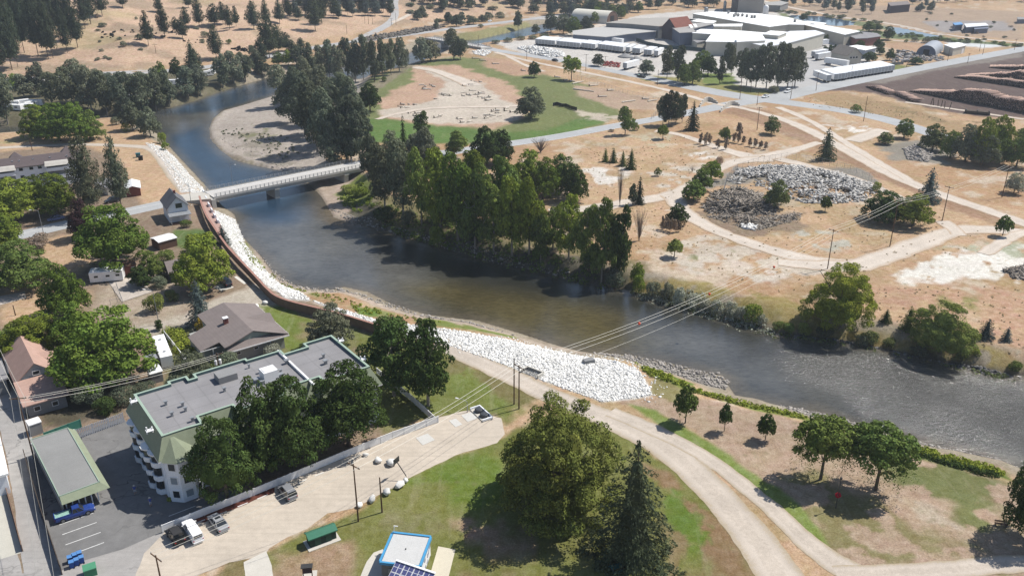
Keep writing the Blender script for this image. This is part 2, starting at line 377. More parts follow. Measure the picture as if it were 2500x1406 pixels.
# right side fields
paint([(1400,400),(1520,410),(1520,450),(1460,460),(1390,430)], WHITE, 5, 4, patch=0.05, k=.8)
paint([(1500,330),(1640,325),(1640,360),(1540,360)], rgb(196,182,150), 4, 3, patch=0.1)
paint([(1670,375),(1720,370),(1760,385),(1700,395)], WHITE, 3, 3, patch=0.1, k=.8)
paint([(1830,345),(1960,360),(1980,390),(1900,375),(1850,365)], rgb(196,180,156), 3, 3, patch=-.05)
paint([(1690,560),(1800,590),(1960,640),(2060,660),(1960,690),(1760,650),(1680,610)], rgb(204,188,168), 6, 4, patch=-.1)
paint([(1660,600),(1760,610),(1800,650),(1700,660)], rgb(150,148,108), 4, 4, patch=.2)
paint([(1940,560),(2040,570),(2100,600),(2020,620),(1950,600)], rgb(190,184,166), 4, 3, patch=.0)
paint([(2190,660),(2290,620),(2400,600),(2500,600),(2500,640),(2440,680),(2300,680),(2200,695)], rgb(232,226,214), 3, 4, patch=-.35)
paint([(2280,600),(2420,590),(2500,600),(2500,630),(2400,620)], rgb(176,178,150), 4, 3, patch=0)
paint([(2080,700),(2200,690),(2420,700),(2600,720),(2600,860),(2400,830),(2200,760)], rgb(190,150,118), 8, 5, patch=-.2)
paint([(2280,720),(2400,720),(2380,760),(2290,750)], rgb(150,140,84), 4, 3, patch=0)
paint([(1700,460),(1900,440),(2100,470),(2150,450),(2140,420),(1950,400),(1800,410),(1740,450)], rgb(150,142,130), 3, 3)
paint([(1700,520),(1960,520),(1960,560),(1800,580),(1720,550)], rgb(150,128,104), 3, 3)
# embankment bands
paint([(1765,255),(1860,265),(1990,330),(2100,385),(2250,450),(2500,560),(2500,580),(2240,480),(2080,405),(1960,350),(1850,300),(1765,275)], rgb(160,124,96), 2, 1.5, k=.8)
paint([(1960,232),(2060,228),(2170,250),(2350,300),(2500,335),(2500,345),(2300,318),(2160,290),(2040,262)], rgb(172,142,102), 3, 3)
paint([(2140,350),(2240,345),(2340,380),(2300,400),(2180,390)], rgb(150,142,128), 3, 3)
paint([(2020,305),(2120,302),(2130,325),(2060,330)], WHITE, 3, 3, patch=0, k=.8)
paint([(2060,265),(2200,262),(2420,300),(2400,315),(2250,290),(2150,285)], rgb(150,128,90), 3, 3, patch=.1)
# log yard
LOGYARD = [(1990,222),(2190,168),(2360,140),(2520,118),(2900,100),(2900,330),(2520,290),(2400,285),(2330,278),(2260,262),(2150,232),(2080,222)]
paint(LOGYARD, DKDIRT, 4, 3)
paint([(2080,200),(2240,165),(2400,140),(2500,128),(2500,140),(2300,170),(2150,205)], rgb(140,130,120), 3, 2)
# mill
MILL = [(1200,105),(1330,95),(1440,70),(1560,38),(1700,25),(1900,20),(2000,60),(2120,80),(2160,110),(2100,170),(2180,180),(1960,215),(1880,235),(1840,215),(1700,205),(1560,190),(1420,160),(1300,140)]
paint(MILL, rgb(208,202,194), 3, 2)
paint([(1560,185),(1700,190),(1820,212),(1900,228),(1820,235),(1700,215),(1560,195)], rgb(150,144,84), 2, 2)
paint([(1710,180),(1790,180),(1800,208),(1720,205)], rgb(118,136,64), 2, 2)
paint([(2160,105),(2300,105),(2260,125),(2170,120)], rgb(190,152,118), 3, 2)
paint([(2180,158),(2220,162),(2200,178),(2176,178)], rgb(122,130,66), 2, 2)
paint([(2300,118),(2400,120),(2390,138),(2310,135)], rgb(196,160,120), 3, 2, patch=-.3)
paint([(2310,100),(2400,100),(2470,112),(2400,118),(2320,113)], rgb(215,218,218), 3, 2)
paint([(1800,30),(2000,10),(2300,20),(2500,30),(2500,100),(2330,85),(2160,58),(1980,30)], rgb(176,150,124), 5, 4)
paint([(2250,52),(2450,52),(2480,75),(2300,80)], rgb(160,152,148), 4, 2)
paint([(2090,72),(2500,110),(2500,116),(2300,100),(2100,92)], rgb(110,124,80), 2, 2)
paint([(1900,33),(2060,45),(2310,88),(2300,92),(2060,58),(1910,40)], rgb(120,128,84), 2, 1)
# along the far road, river flats below the hill
paint([(1100,112),(1160,90),(1340,60),(1300,52),(1180,72),(1090,88)], rgb(148,142,92), 4, 3)
paint([(0,210),(250,190),(480,170),(600,160),(560,215),(400,262),(0,300)], rgb(112,106,80), 6, 4)
paint([(400,255),(520,218),(620,190),(680,176),(660,188),(530,228),(420,265)], rgb(184,170,150), 2, 1)
paint([(880,225),(1000,150),(1010,160),(900,240)], rgb(140,130,104), 3, 2)
paint([(860,98),(960,80),(1060,62),(1090,66),(960,92),(880,108)], rgb(134,126,118), 3, 2, z=None)
# ------------------------------------------------------------------ the ground sheet
def build_ground():
    ph = np.concatenate([np.arange(R(66), R(40), -0.02), np.arange(R(40), R(13), -0.00165), np.arange(R(13), R(3.2), -0.0011), np.arange(R(3.2), R(1.3), -0.0025)])
    rr = CAMH / np.tan(ph)
    az = np.concatenate([np.linspace(-R(180), -R(36), 70, endpoint=False), np.arange(-R(36), R(36), 0.00172), np.linspace(R(36), R(180), 70, endpoint=False)])
    A, RR = np.meshgrid(az, rr); x = (RR * np.sin(A)).ravel(); y = (RR * np.cos(A)).ravel()
    z = T(x, y); P = np.stack([x, y], 1)
    col = np.zeros((len(x), 4)); col[:] = DRY
    n_big = fbm(x, y, 40, 4); n_s = fbm(x + 77, y - 31, 9, 4)
    t = sm(n_big * 2.4 + 0.45)[:, None] * 0.6; col = col * (1 - t) + np.array(DRY2) * t
    t = sm((n_s + 0.25 * n_big - 0.18) * 4)[:, None] * 0.7; col = col * (1 - t) + np.array(rgb(208, 192, 170)) * t
    n3 = fbm(x - 310, y + 55, 16, 4); t = sm((n3 - 0.15) * 5)[:, None] * 0.35; col = col * (1 - t) + np.array(rgb(150, 132, 84)) * t
    dr_ = sdist(P, RIV); t = (sm((9 - dr_) / 5) * 0.9)[:, None]; col = col * (1 - t) + np.array(rgb(158, 148, 128)) * t
    hd = -sdist(P, HILL); hm = sm(hd / 12)[:, None]
    hc = np.array(rgb(206, 171, 140)) * (1 + 0.12 * fbm(x, y, 60, 4))[:, None]
    t = sm((fbm(x + 200, y * 2.2, 40, 4) - 0.10) * 6)[:, None] * 0.7; hc = hc * (1 - t) + np.array(rgb(160, 138, 112)) * t
    t = sm((fbm(x - 90, y + 300, 60, 3) - 0.25) * 5)[:, None] * 0.35; hc = hc * (1 - t) + np.array(rgb(172, 160, 100)) * t
    col = col * (1 - hm) + hc * hm
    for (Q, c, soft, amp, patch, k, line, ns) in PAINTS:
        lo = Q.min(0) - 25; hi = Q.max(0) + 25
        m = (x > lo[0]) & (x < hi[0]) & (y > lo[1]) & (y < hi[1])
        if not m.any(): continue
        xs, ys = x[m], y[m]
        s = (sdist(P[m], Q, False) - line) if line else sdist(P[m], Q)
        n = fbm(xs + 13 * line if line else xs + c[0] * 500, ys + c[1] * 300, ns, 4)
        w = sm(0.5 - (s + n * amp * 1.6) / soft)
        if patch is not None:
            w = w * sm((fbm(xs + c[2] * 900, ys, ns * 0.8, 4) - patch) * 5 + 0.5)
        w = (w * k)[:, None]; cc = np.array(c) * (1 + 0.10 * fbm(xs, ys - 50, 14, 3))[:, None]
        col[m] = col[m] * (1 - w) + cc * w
    # wet river bed and dark stones along the water line
    d = sdist(P, RIV); w = sm(1 - np.abs(d) / 0.9)[:, None] * 0.45 * (z < -2)[:, None]; col = col * (1 - w) + np.array(rgb(92, 84, 70)) * w
    nr, nc = len(rr), len(az)
    i = np.arange(nr - 1)[:, None] * nc; j = np.arange(nc)[None, :]; j2 = (j + 1) % nc
    F = np.stack([i + j, i + j2, i + nc + j2, i + nc + j], -1).reshape(-1, 4)
    # fill the hole below the camera
    V = np.stack([x, y, z], 1); V = np.vstack([V, [0, 0, 0]]); col = np.vstack([col, rgb(150, 140, 90)])
    me = mesh_np('ground', V, F, [ground_mat()], smooth=True)
    a = me.color_attributes.new('col', 'FLOAT_COLOR', 'POINT'); col[:, 3] = 1
    a.data.foreach_set('color', col.astype(np.float32).ravel())
    link('ground', me, kind='structure')
def ground_mat():
    s = NT('ground')
    P = s.pos()
    c = s.attr('col')
    mp = s.new('ShaderNodeMapping'); mp.inputs['Scale'].default_value = (1, 1, 0.2); s.link(P, mp.inputs[0]); P = mp.outputs[0]
    a = s.noise(0.09, 5, 0.6, P); b = s.noise(0.7, 5, 0.65, P); d = s.noise(3.5, 4, 0.7, P)
    v = s.math('MULTIPLY', s.rng(a, 0.3, 0.7, 0.9, 1.1), s.math('MULTIPLY', s.rng(b, 0.3, 0.7, 0.78, 1.2), s.rng(d, 0.3, 0.7, 0.68, 1.28)))
    hh = s.rng(s.noise(0.25, 4, 0.6, P), 0.3, 0.7, 0.487, 0.513)
    # tufts: small darker and straw-pale spots; faint trampled streaks
    vo = s.new('ShaderNodeTexVoronoi'); vo.inputs['Scale'].default_value = 0.55; s.link(P, vo.inputs['Vector'])
    tf = s.math('MULTIPLY', s.rng(vo.outputs['Distance'], 0.12, 0.34, 1, 0), s.rng(s.noise(0.12, 3, 0.6, P), 0.48, 0.62, 0, 1))
    mq = s.new('ShaderNodeMapping'); mq.inputs['Scale'].default_value = (1, 0.16, 1); mq.inputs['Rotation'].default_value = (0, 0, R(62)); s.link(P, mq.inputs[0])
    stx = s.rng(s.noise(0.5, 4, 0.6, mq.outputs[0]), 0.55, 0.75, 0, 0.16)
    cc = s.mix(s.math('MULTIPLY', tf, 0.42), s.hsv(c, v=v, h=hh, sat=s.rng(b, 0.3, 0.7, 1.1, 0.86)), (0.13, 0.125, 0.055, 1))
    cc = s.mix(stx, cc, (0.46, 0.40, 0.31, 1))
    s.fin(cc, 0.95, 0, 0.1)
    s.bump(s.math('ADD', b, s.math('MULTIPLY', d, 0.5)), 0.5, 0.25)
    return s.m

# ------------------------------------------------------------------ flat sheets laid on the ground
def ragged(P, step, amp, ns=3.0):
    out = []
    for i in range(len(P)):
        a = P[i]; b = P[(i + 1) % len(P)]; n = max(1, int(np.hypot(*(b - a)) / step))
        for k in range(n): out.append(a + (b - a) * k / n)
    out = np.array(out)
    if amp:
        t = np.roll(out, -1, 0) - np.roll(out, 1, 0); t /= np.linalg.norm(t, axis=1)[:, None] + 1e-9
        n = np.stack([-t[:, 1], t[:, 0]], 1); out = out + n * (fbm(out[:, 0], out[:, 1], ns, 3) * amp)[:, None]
    return out
def smooth_line(P, it=2):
    P = [np.asarray(p, float) for p in P]
    for _ in range(it):
        Q = [P[0]]
        for a, b in zip(P[:-1], P[1:]): Q += [a * 0.75 + b * 0.25, a * 0.25 + b * 0.75]
        Q.append(P[-1]); P = Q
    return np.array(P)
def sheet(name, P, m, off=0.02, grid=None, flat=None, kind='structure'):
    P = np.asarray(P)
    vs = [Vector(p) for p in P]; n = len(vs); extra = []
    if grid:
        lo, hi = P.min(0), P.max(0)
        gx, gy = np.meshgrid(np.arange(lo[0], hi[0], grid), np.arange(lo[1], hi[1], grid))
        q = np.stack([gx.ravel(), gy.ravel()], 1); q = q[sdist(q, P) < -0.3 * grid]; extra = [Vector(p) for p in q]
    v, e, f, *_ = delaunay_2d_cdt(vs + extra, [(i, (i + 1) % n) for i in range(n)], [], 1, 1e-4)
    V = np.array([(a.x, a.y) for a in v]); z = np.full(len(V), flat) if flat is not None else T(V[:, 0], V[:, 1]) + off
    F = []
    for t in f:
        t = list(t)
        for k in range(1, len(t) - 1): F.append((t[0], t[k], t[k + 1]))
    F = np.array(F); a, b, c = V[F[:, 0]], V[F[:, 1]], V[F[:, 2]]
    cr = (b[:, 0] - a[:, 0]) * (c[:, 1] - a[:, 1]) - (b[:, 1] - a[:, 1]) * (c[:, 0] - a[:, 0])
    F[cr < 0] = F[cr < 0][:, ::-1]
    me = mesh_np(name, np.column_stack([V, z]), F, [m])
    return link(name, me, kind=kind)
def ribbon_poly(C, w, rag=0.0, step=2.0, ns=3.0):
    C = np.asarray(C); t = np.gradient(C, axis=0); t /= np.linalg.norm(t, axis=1)[:, None]
    n = np.stack([-t[:, 1], t[:, 0]], 1); w = np.asarray(w) if np.ndim(w) else np.full(len(C), w)
    if np.ndim(w) and len(w) != len(C): w = np.interp(np.linspace(0, 1, len(C)), np.linspace(0, 1, len(w)), w)
    P = np.vstack([C + n * (w / 2)[:, None], (C - n * (w / 2)[:, None])[::-1]])
    return ragged(P, step, rag, ns)
def ribbon(name, C, w, m, off=0.02, rag=0.0, step=2.0):
    """strip of quads along a centre line, draped on the terrain"""
    C = np.asarray(C); seg = np.r_[0, np.cumsum(np.hypot(*np.diff(C, axis=0).T))]; n = max(2, int(seg[-1] / step))
    s = np.linspace(0, seg[-1], n); C2 = np.stack([np.interp(s, seg, C[:, 0]), np.interp(s, seg, C[:, 1])], 1)
    t = np.gradient(C2, axis=0); t /= np.linalg.norm(t, axis=1)[:, None]; nn = np.stack([-t[:, 1], t[:, 0]], 1)
    w = np.interp(s / seg[-1], np.linspace(0, 1, len(w)), w) if np.ndim(w) else np.full(n, w)
    L = w / 2 + rag * fbm(C2[:, 0], C2[:, 1], 2.5, 3); Rr = w / 2 + rag * fbm(C2[:, 0] + 50, C2[:, 1], 2.5, 3)
    cols = 5; V = []
    for k in range(cols):
        f = k / (cols - 1); V.append(C2 + nn * (L * (1 - f) - Rr * f)[:, None])
    V = np.stack(V, 1).reshape(-1, 2); z = T(V[:, 0], V[:, 1]) + off
    i = np.arange(n - 1)[:, None] * cols; j = np.arange(cols - 1)[None]
    F = np.stack([i + j, i + cols + j, i + cols + j + 1, i + j + 1], -1).reshape(-1, 4)
    me = mesh_np(name, np.column_stack([V, z]), F, [m]); a = me.attributes.new('across', 'FLOAT', 'POINT'); a.data.foreach_set('value', np.tile(np.linspace(0, 1, cols), n).astype(np.float32))
    return link(name, me, kind='structure')
def GL(px): return [G(x, y)[:2] for x, y in px]
def soil(name, c, sc=0.5, var=0.12, fine=0.12, rough=0.95, bump=0.25, crack=0, streak=None):
    s = NT(name); P = s.pos()
    a = s.noise(sc * 0.25, 5, 0.6, P); b = s.noise(sc * 2, 4, 0.6, P); d = s.noise(sc * 12, 3, 0.6, P)
    v = s.math('MULTIPLY', s.rng(a, 0.3, 0.7, 1 - var, 1 + var), s.math('MULTIPLY', s.rng(b, 0.3, 0.7, 1 - var * .6, 1 + var * .6), s.rng(d, 0.3, 0.7, 1 - fine, 1 + fine)))
    r = s.new('ShaderNodeRGB'); r.outputs[0].default_value = c; cc = s.hsv(r.outputs[0], v=v)
    if streak is not None:      # tyre marks that run along the drive
        mp = s.new('ShaderNodeMapping'); mp.inputs['Rotation'].default_value = (0, 0, -R(streak)); mp.inputs['Scale'].default_value = (.05, 1.4, 1); s.link(P, mp.inputs[0])
        q = s.noise(1.0, 4, .6, mp.outputs[0]); cc = s.mix(s.rng(q, .5, .66, 0, .3), cc, tuple(x * .72 for x in c[:3]) + (1,)); cc = s.mix(s.rng(q, .45, .32, 0, .22), cc, tuple(min(1, x * 1.2) for x in c[:3]) + (1,))
    if crack:
        vo = s.new('ShaderNodeTexVoronoi', feature='DISTANCE_TO_EDGE'); vo.inputs['Scale'].default_value = crack
        wv = s.new('ShaderNodeVectorMath', operation='ADD'); nz = s.new('ShaderNodeTexNoise'); nz.inputs['Scale'].default_value = 0.35; s.link(P, nz.inputs[0])
        sc_ = s.new('ShaderNodeVectorMath', operation='SCALE'); sc_.inputs['Scale'].default_value = 6; s.link(nz.outputs['Color'], sc_.inputs[0])
        s.link(P, wv.inputs[0]); s.link(sc_.outputs[0], wv.inputs[1]); s.link(wv.outputs[0], vo.inputs['Vector'])
        f = s.math('MULTIPLY', s.rng(vo.outputs['Distance'], 0.0, 0.012, 0.75, 0.0), s.rng(a, 0.45, 0.6, 0, 1))
        cc = s.mix(f, cc, (0.015, 0.015, 0.015, 1))
    s.fin(cc, rough, 0, 0.15)
    if bump: s.bump(d, bump, 0.05)
    return s.m
def track(name, c, verge, rut=0.5, sc=0.5, centre=None):
    s = NT(name); P = s.pos(); a = s.noise(sc * .3, 5, .6, P); b = s.noise(sc * 3, 4, .65, P); d = s.noise(sc * 14, 3, .6, P)
    e = s.math('MULTIPLY', s.math('ABSOLUTE', s.math('SUBTRACT', s.new('ShaderNodeAttribute', attribute_name='across').outputs['Fac'], .5)), 2)
    e2 = s.math('ADD', e, s.rng(b, .3, .7, -.16, .16))
    v = s.math('MULTIPLY', s.rng(a, .3, .7, .88, 1.1), s.math('MULTIPLY', s.rng(b, .3, .7, .9, 1.08), s.rng(d, .3, .7, .86, 1.12)))
    r = s.new('ShaderNodeRGB'); r.outputs[0].default_value = c; cc = s.hsv(r.outputs[0], v=v)
    rt = s.math('MULTIPLY', s.math('MULTIPLY', s.rng(e2, .25, .42, 0, 1), s.rng(e2, .5, .66, 1, 0)), s.rng(a, .35, .6, .15, rut))
    cc = s.mix(rt, cc, (min(1, c[0] * 1.25), min(1, c[1] * 1.27), min(1, c[2] * 1.3), 1))
    if centre: cc = s.mix(s.math('MULTIPLY', s.rng(e2, .05, .22, .75, 0), s.rng(a, .4, .55, 0, 1)), cc, centre)
    cc = s.mix(s.rng(e2, .68, .98, 0, .95), cc, verge)
    s.fin(cc, .95, 0, .1); s.bump(d, .3, .05); return s.m
def water_mat():
    s = NT('river water'); P = s.pos()
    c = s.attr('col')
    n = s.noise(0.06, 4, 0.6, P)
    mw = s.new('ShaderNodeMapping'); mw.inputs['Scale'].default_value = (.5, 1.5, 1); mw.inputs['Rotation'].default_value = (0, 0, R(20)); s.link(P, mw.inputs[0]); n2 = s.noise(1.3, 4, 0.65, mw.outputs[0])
    cc = s.hsv(c, v=s.math('MULTIPLY', s.rng(n, 0.3, 0.7, 0.75, 1.3), s.rng(n2, 0.3, 0.7, 0.72, 1.25)))  # n2 paints the light and dark of ripples into the water colour
    s.fin(cc, 0.06, 0, 0.5); s.b.inputs['IOR'].default_value = 1.55; s.b.inputs['Specular IOR Level'].default_value = 0.5
    mp = s.new('ShaderNodeMapping'); mp.inputs['Scale'].default_value = (1, 1.6, 1); mp.inputs['Rotation'].default_value = (0, 0, R(25)); s.link(P, mp.inputs[0])
    rip = s.math('MULTIPLY', s.noise(1.15, 4, 0.62, mp.outputs[0]), s.attr('chop'))
    s.link(s.rng(s.attr('chop'), .3, 1.2, .06, .17), s.b.inputs['Roughness'])
    b = s.new('ShaderNodeBump'); b.inputs['Strength'].default_value = 1.0; b.inputs['Distance'].default_value = 0.55
    s.link(rip, b.inputs['Height']); s.link(b.outputs[0], s.b.inputs['Normal'])
    return s.m
def build_water():
    m = water_mat()
    P = ragged(RIV, 2.5, 0.7, 4)
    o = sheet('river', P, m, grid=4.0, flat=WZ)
    me = o.data; n = len(me.vertices); co = np.empty(n * 3, np.float32); me.vertices.foreach_get('co', co); co = co.reshape(-1, 3)
    Q = co[:, :2].astype(float); d = -sdist(Q, RIV)
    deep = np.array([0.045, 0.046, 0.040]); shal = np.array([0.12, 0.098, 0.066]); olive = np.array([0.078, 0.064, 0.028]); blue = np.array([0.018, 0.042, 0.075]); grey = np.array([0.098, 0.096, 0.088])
    c = np.tile(deep, (n, 1))
    def put(px, k, colr, soft=8):
        nonlocal c
        w = (sm(0.5 - (sdist(Q, poly(px, WZ)) + 5 * fbm(Q[:, 0], Q[:, 1], 18)) / soft) * k)[:, None]; c = c * (1 - w) + colr * w
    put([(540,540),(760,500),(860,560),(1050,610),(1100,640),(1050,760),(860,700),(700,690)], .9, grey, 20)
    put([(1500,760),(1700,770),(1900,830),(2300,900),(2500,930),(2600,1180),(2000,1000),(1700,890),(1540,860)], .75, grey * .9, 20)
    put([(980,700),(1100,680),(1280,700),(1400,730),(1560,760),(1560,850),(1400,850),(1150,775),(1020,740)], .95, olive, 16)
    put([(880,570),(1100,615),(1300,660),(1540,706),(1700,752),(1840,795),(1900,815),(1860,850),(1700,800),(1500,760),(1300,720),(1100,690),(960,640)], .9, np.array([.020, .021, .018]), 16)  # dark tree reflections under the far bank, painted into the water colour
    put([(400,350),(440,300),(500,290),(510,340),(600,400),(700,425),(760,460),(700,540),(580,530),(480,450)], .95, blue, 16)  # blue upstream reaches: sky reflection put into the base colour
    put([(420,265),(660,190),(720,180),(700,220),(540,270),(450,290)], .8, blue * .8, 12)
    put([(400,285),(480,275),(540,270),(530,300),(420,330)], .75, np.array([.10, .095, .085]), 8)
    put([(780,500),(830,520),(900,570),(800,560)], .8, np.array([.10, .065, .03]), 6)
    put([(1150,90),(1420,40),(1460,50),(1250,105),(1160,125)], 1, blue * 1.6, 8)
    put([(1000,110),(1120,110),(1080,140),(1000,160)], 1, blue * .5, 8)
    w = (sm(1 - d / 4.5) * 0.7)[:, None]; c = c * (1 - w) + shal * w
    chop = 0.10 + 0.16 * sm(fbm(Q[:, 0], Q[:, 1], 30) + .5)
    g = sm(0.5 - (sdist(Q, poly([(1900,840),(2100,870),(2400,930),(2600,960),(2700,1200),(2480,1160),(2330,1080),(2140,990),(1960,900)], WZ))) / 25)
    chop = chop + g * (0.9 + .5 * sm(fbm(Q[:, 0], Q[:, 1], 14, 3) * 2 + .5))
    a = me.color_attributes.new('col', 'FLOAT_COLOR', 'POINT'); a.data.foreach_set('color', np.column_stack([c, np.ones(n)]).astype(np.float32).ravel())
    a = me.attributes.new('chop', 'FLOAT', 'POINT'); a.data.foreach_set('value', chop.astype(np.float32))
    pm = mat('pond water', (0.06, 0.09, 0.14, 1), 0.08, spec=0.5, sc=0.05)
    for p in PONDS:
        sheet('pond', ragged(p, 3, 1, 6), pm, flat=-1.0)
build_ground()
build_water()
M_ASPH = soil('worn pale asphalt', rgb(186, 184, 182), 0.3, 0.08, 0.05, 0.85, 0.1)
M_ASPHD = soil('dark parking asphalt', rgb(132, 131, 130), 0.35, 0.14, 0.07, 0.85, 0.1, crack=0.09)
M_LOT = soil('sandy lot', rgb(210, 196, 178), 0.45, 0.10, 0.08, streak=30)
M_TRAIL = track('packed trail grit', rgb(206, 192, 176), rgb(186, 168, 140), .35)
M_DIRT = track('dirt track', rgb(218, 204, 188), rgb(198, 170, 140), .22)
M_CONC = soil('pale concrete', rgb(216, 210, 198), 0.8, 0.06, 0.05, 0.8, 0.1)
M_PAINT = mat('road paint', rgb(235, 235, 232), 0.6, var=0.15, sc=1.5)
M_LANE = soil('back lane asphalt', rgb(176, 172, 168), 0.3, 0.12, 0.06, 0.85, 0.1, crack=0.07, streak=-62)

def road(name, px, w, m, off=0.03, rag=0.0, smooth=2, step=2.0):
    return ribbon(name, smooth_line(GL(px), smooth), w, m, off, rag, step)
# trail along the dike, from the bridge round to the lower right
road('dike_trail', [(1070,836),(1130,866),(1240,915),(1340,965),(1440,1005),(1530,1040),(1640,1100),(1720,1175),(1800,1265),(1870,1350),(1920,1430),(1990,1600)], [5.0,5.2,5.2,5.0,5.2,6.4,6.2,6.0,6.0,6.5,7,7], M_TRAIL, 0.03, 0.35, step=0.7)
road('trail', [(1490,1005),(1600,1050),(1700,1100),(1800,1170),(1900,1255),(1990,1340),(2080,1400),(2200,1440)], [3.4,3.6,3.4,3.2,3.2,3.6,4.5,5], M_TRAIL, 0.036, 0.3, step=0.7)
road('path', [(2040,1400),(2150,1398),(2300,1392),(2420,1380),(2560,1370),(2800,1380)], [3.5,3.2,3.4,3.4,3.4,3.4], M_TRAIL, 0.042, 0.3, step=0.7)
# sandy parking lot beside the white fence
lot = [(392,1310),(420,1280),(620,1206),(840,1112),(1000,1048),(1075,1018),(1150,1000),(1225,1020),(1232,1060),(1215,1082),(1130,1103),(1060,1135),(990,1170),(960,1190),(900,1220),(860,1243),(800,1252),(750,1290),(700,1312),(660,1338),(640,1360),(560,1372),(480,1406),(380,1440),(330,1420),(350,1350)]
sheet('parking_lot', ragged(np.array(GL(lot)), 0.8, 0.35, 2.5), M_LOT, 0.025)
sheet('path', ragged(np.array(GL([(596,1372),(650,1345),(664,1380),(668,1420),(680,1500),(600,1500),(600,1420)])), 1, 0.2), M_CONC, 0.03)
# apartment car park
sheet('car_park', ragged(np.array(GL([(183,1062),(300,1018),(345,1080),(372,1140),(400,1205),(410,1222),(465,1218),(560,1196),(600,1180),(560,1225),(398,1290),(400,1296),(300,1340),(190,1372),(150,1392),(130,1340),(95,1250),(80,1090)])), 1, 0.05), M_ASPHD, 0.03)
sheet('car_park_apron', ragged(np.array(GL([(190,1368),(300,1334),(400,1292),(440,1300),(470,1330),(420,1420),(380,1500),(60,1560),(20,1400),(150,1392)])), 1, 0.3), M_LANE, 0.02)
road('back_lane', [(-30,880),(12,960),(45,1080),(70,1180),(95,1290),(125,1400),(150,1500)], [4.4,4.4,4.4,4.4,5,6,7], M_LANE, 0.022, 0.15, step=1)
sheet('lane_verge', ragged(np.array(GL([(-200,1290),(-60,1290),(40,1340),(60,1420),(40,1500),(-200,1500)])), 1, .2), M_LANE, 0.018)
# streets
M_ROADG = soil('grey road asphalt', rgb(184, 186, 187), 0.3, 0.08, 0.05, 0.85, 0.1)
road('street', [(-120,606),(60,573),(160,548),(300,520),(400,498),(470,484),(512,478)], 7.5, M_ROADG, 0.03, 0.0)
road('street', [(890,400),(960,388),(1100,372),(1240,352),(1360,335),(1500,308),(1620,288),(1720,268),(1800,252),(1860,244)], [7.5,7.5,7.5,7.5,7.5,7.5,7.5,9,10,10], M_ROADG, 0.03, 0.0)
road('main_road', [(1120,108),(1180,118),(1260,132),(1340,143),(1420,158),(1500,175),(1580,190),(1700,216),(1800,235),(1870,244),(1960,256),(2060,270),(2180,295),(2300,335)], [8,8,8,8,8,8,8,9,11,13,12,10,10,9], M_ROADG, 0.034, 0.0)
road('main_road', [(1870,246),(1930,230),(2020,212),(2140,188),(2280,160),(2400,138),(2520,116),(2700,84)], [14,12,11,11,11,11,11,11], M_ROADG, 0.038, 0.0)
road('mill_entrance', [(1920,232),(1960,210),(1975,170),(1990,140),(2010,110)], [14,14,16,18,14], M_ASPH, 0.026)
road('highway', [(-100,208),(300,180),(480,169),(560,155),(640,142),(760,118),(850,104),(950,92),(1060,76),(1100,71),(1200,59),(1320,44),(1420,34)], 10, M_ASPH, 0.05, 0.0, step=4)
road('hill_road', [(870,98),(900,84),(940,66),(960,50),(966,30),(962,10),(968,-10),(990,-30)], 6, M_ASPH, 0.06, 0.3, step=4)
road('hill_track', [(958,56),(985,44),(1003,34),(1005,28)], 4, M_DIRT, 0.07, 0.3, step=3)
# bridge approach slab
sheet('bridge_approach', np.array(GL([(432,474),(505,466),(520,482),(488,498),(470,500),(455,510),(420,500)])), M_CONC, 0.045)
# dirt tracks
road('upper_trail', [(-100,366),(60,358),(190,352),(330,357),(375,362),(400,388),(430,425),(462,462)], [4,4,4,4,5,6,7,7], M_TRAIL, 0.03, 0.3)
_dk = [0]
def D(px, w, r=0.8):
    _dk[0] += 1; return road('dirt_track', px, w, M_DIRT, 0.045 + 0.004 * _dk[0], r)
D([(1210,128),(1280,148),(1400,172),(1540,200),(1660,228),(1760,258),(1800,262)], 4.0)
D([(1235,135),(1290,165),(1330,175)], 3)
D([(1800,262),(1860,276),(1930,298),(2000,330),(2080,375),(2180,430),(2280,470),(2400,510),(2520,552),(2650,600)], [4,5,6,6,6,6,6,6,6,7])
D([(1900,262),(1980,295),(2060,345),(2140,395),(2220,440)], [4,4,4,4,4])
D([(1600,320),(1660,328),(1720,350),(1790,372),(1850,388),(1900,378),(1960,360),(2000,348)], [4,4,5,6,9,8,5,4])
D([(1880,388),(1800,392),(1740,415),(1690,455),(1640,478),(1560,490),(1440,510),(1340,515)], [9,6,6,6,7,7,7,5])
D([(1640,478),(1670,520),(1720,550),(1790,580),(1880,610),(1980,638),(2080,650)], [8,6,6,5,6,7,9])
D([(2520,570),(2420,560),(2330,560),(2260,590),(2180,620),(2100,650),(2000,650),(1900,640)], [6,7,7,8,8,8,8,5])
D([(2300,540),(2330,560),(2340,575)], 5)
D([(1900,388),(1990,410),(2100,440),(2180,475),(2240,505)], [6,4,4,4,4])
D([(2400,620),(2480,570),(2560,560)], 4)
D([(2080,345),(2150,320),(2160,318)], [8,8,8])
D([(1015,165),(1060,172),(1110,190),(1160,210)], [7,7,9,12])
D([(920,292),(1010,268),(1100,262),(1200,262),(1290,258)], [3,3,4,4,4], 1.5)
D([(2210,250),(2500,292)], 3)
D([(2060,44),(2200,62),(2310,88),(2500,106),(2600,112)], 5)
D([(1860,2),(1930,20),(2060,44)], 6)
D([(1320,100),(1400,84),(1470,60),(1500,52)], [5,7,8,8])
D([(2180,100),(2300,108),(2330,116)], 4)
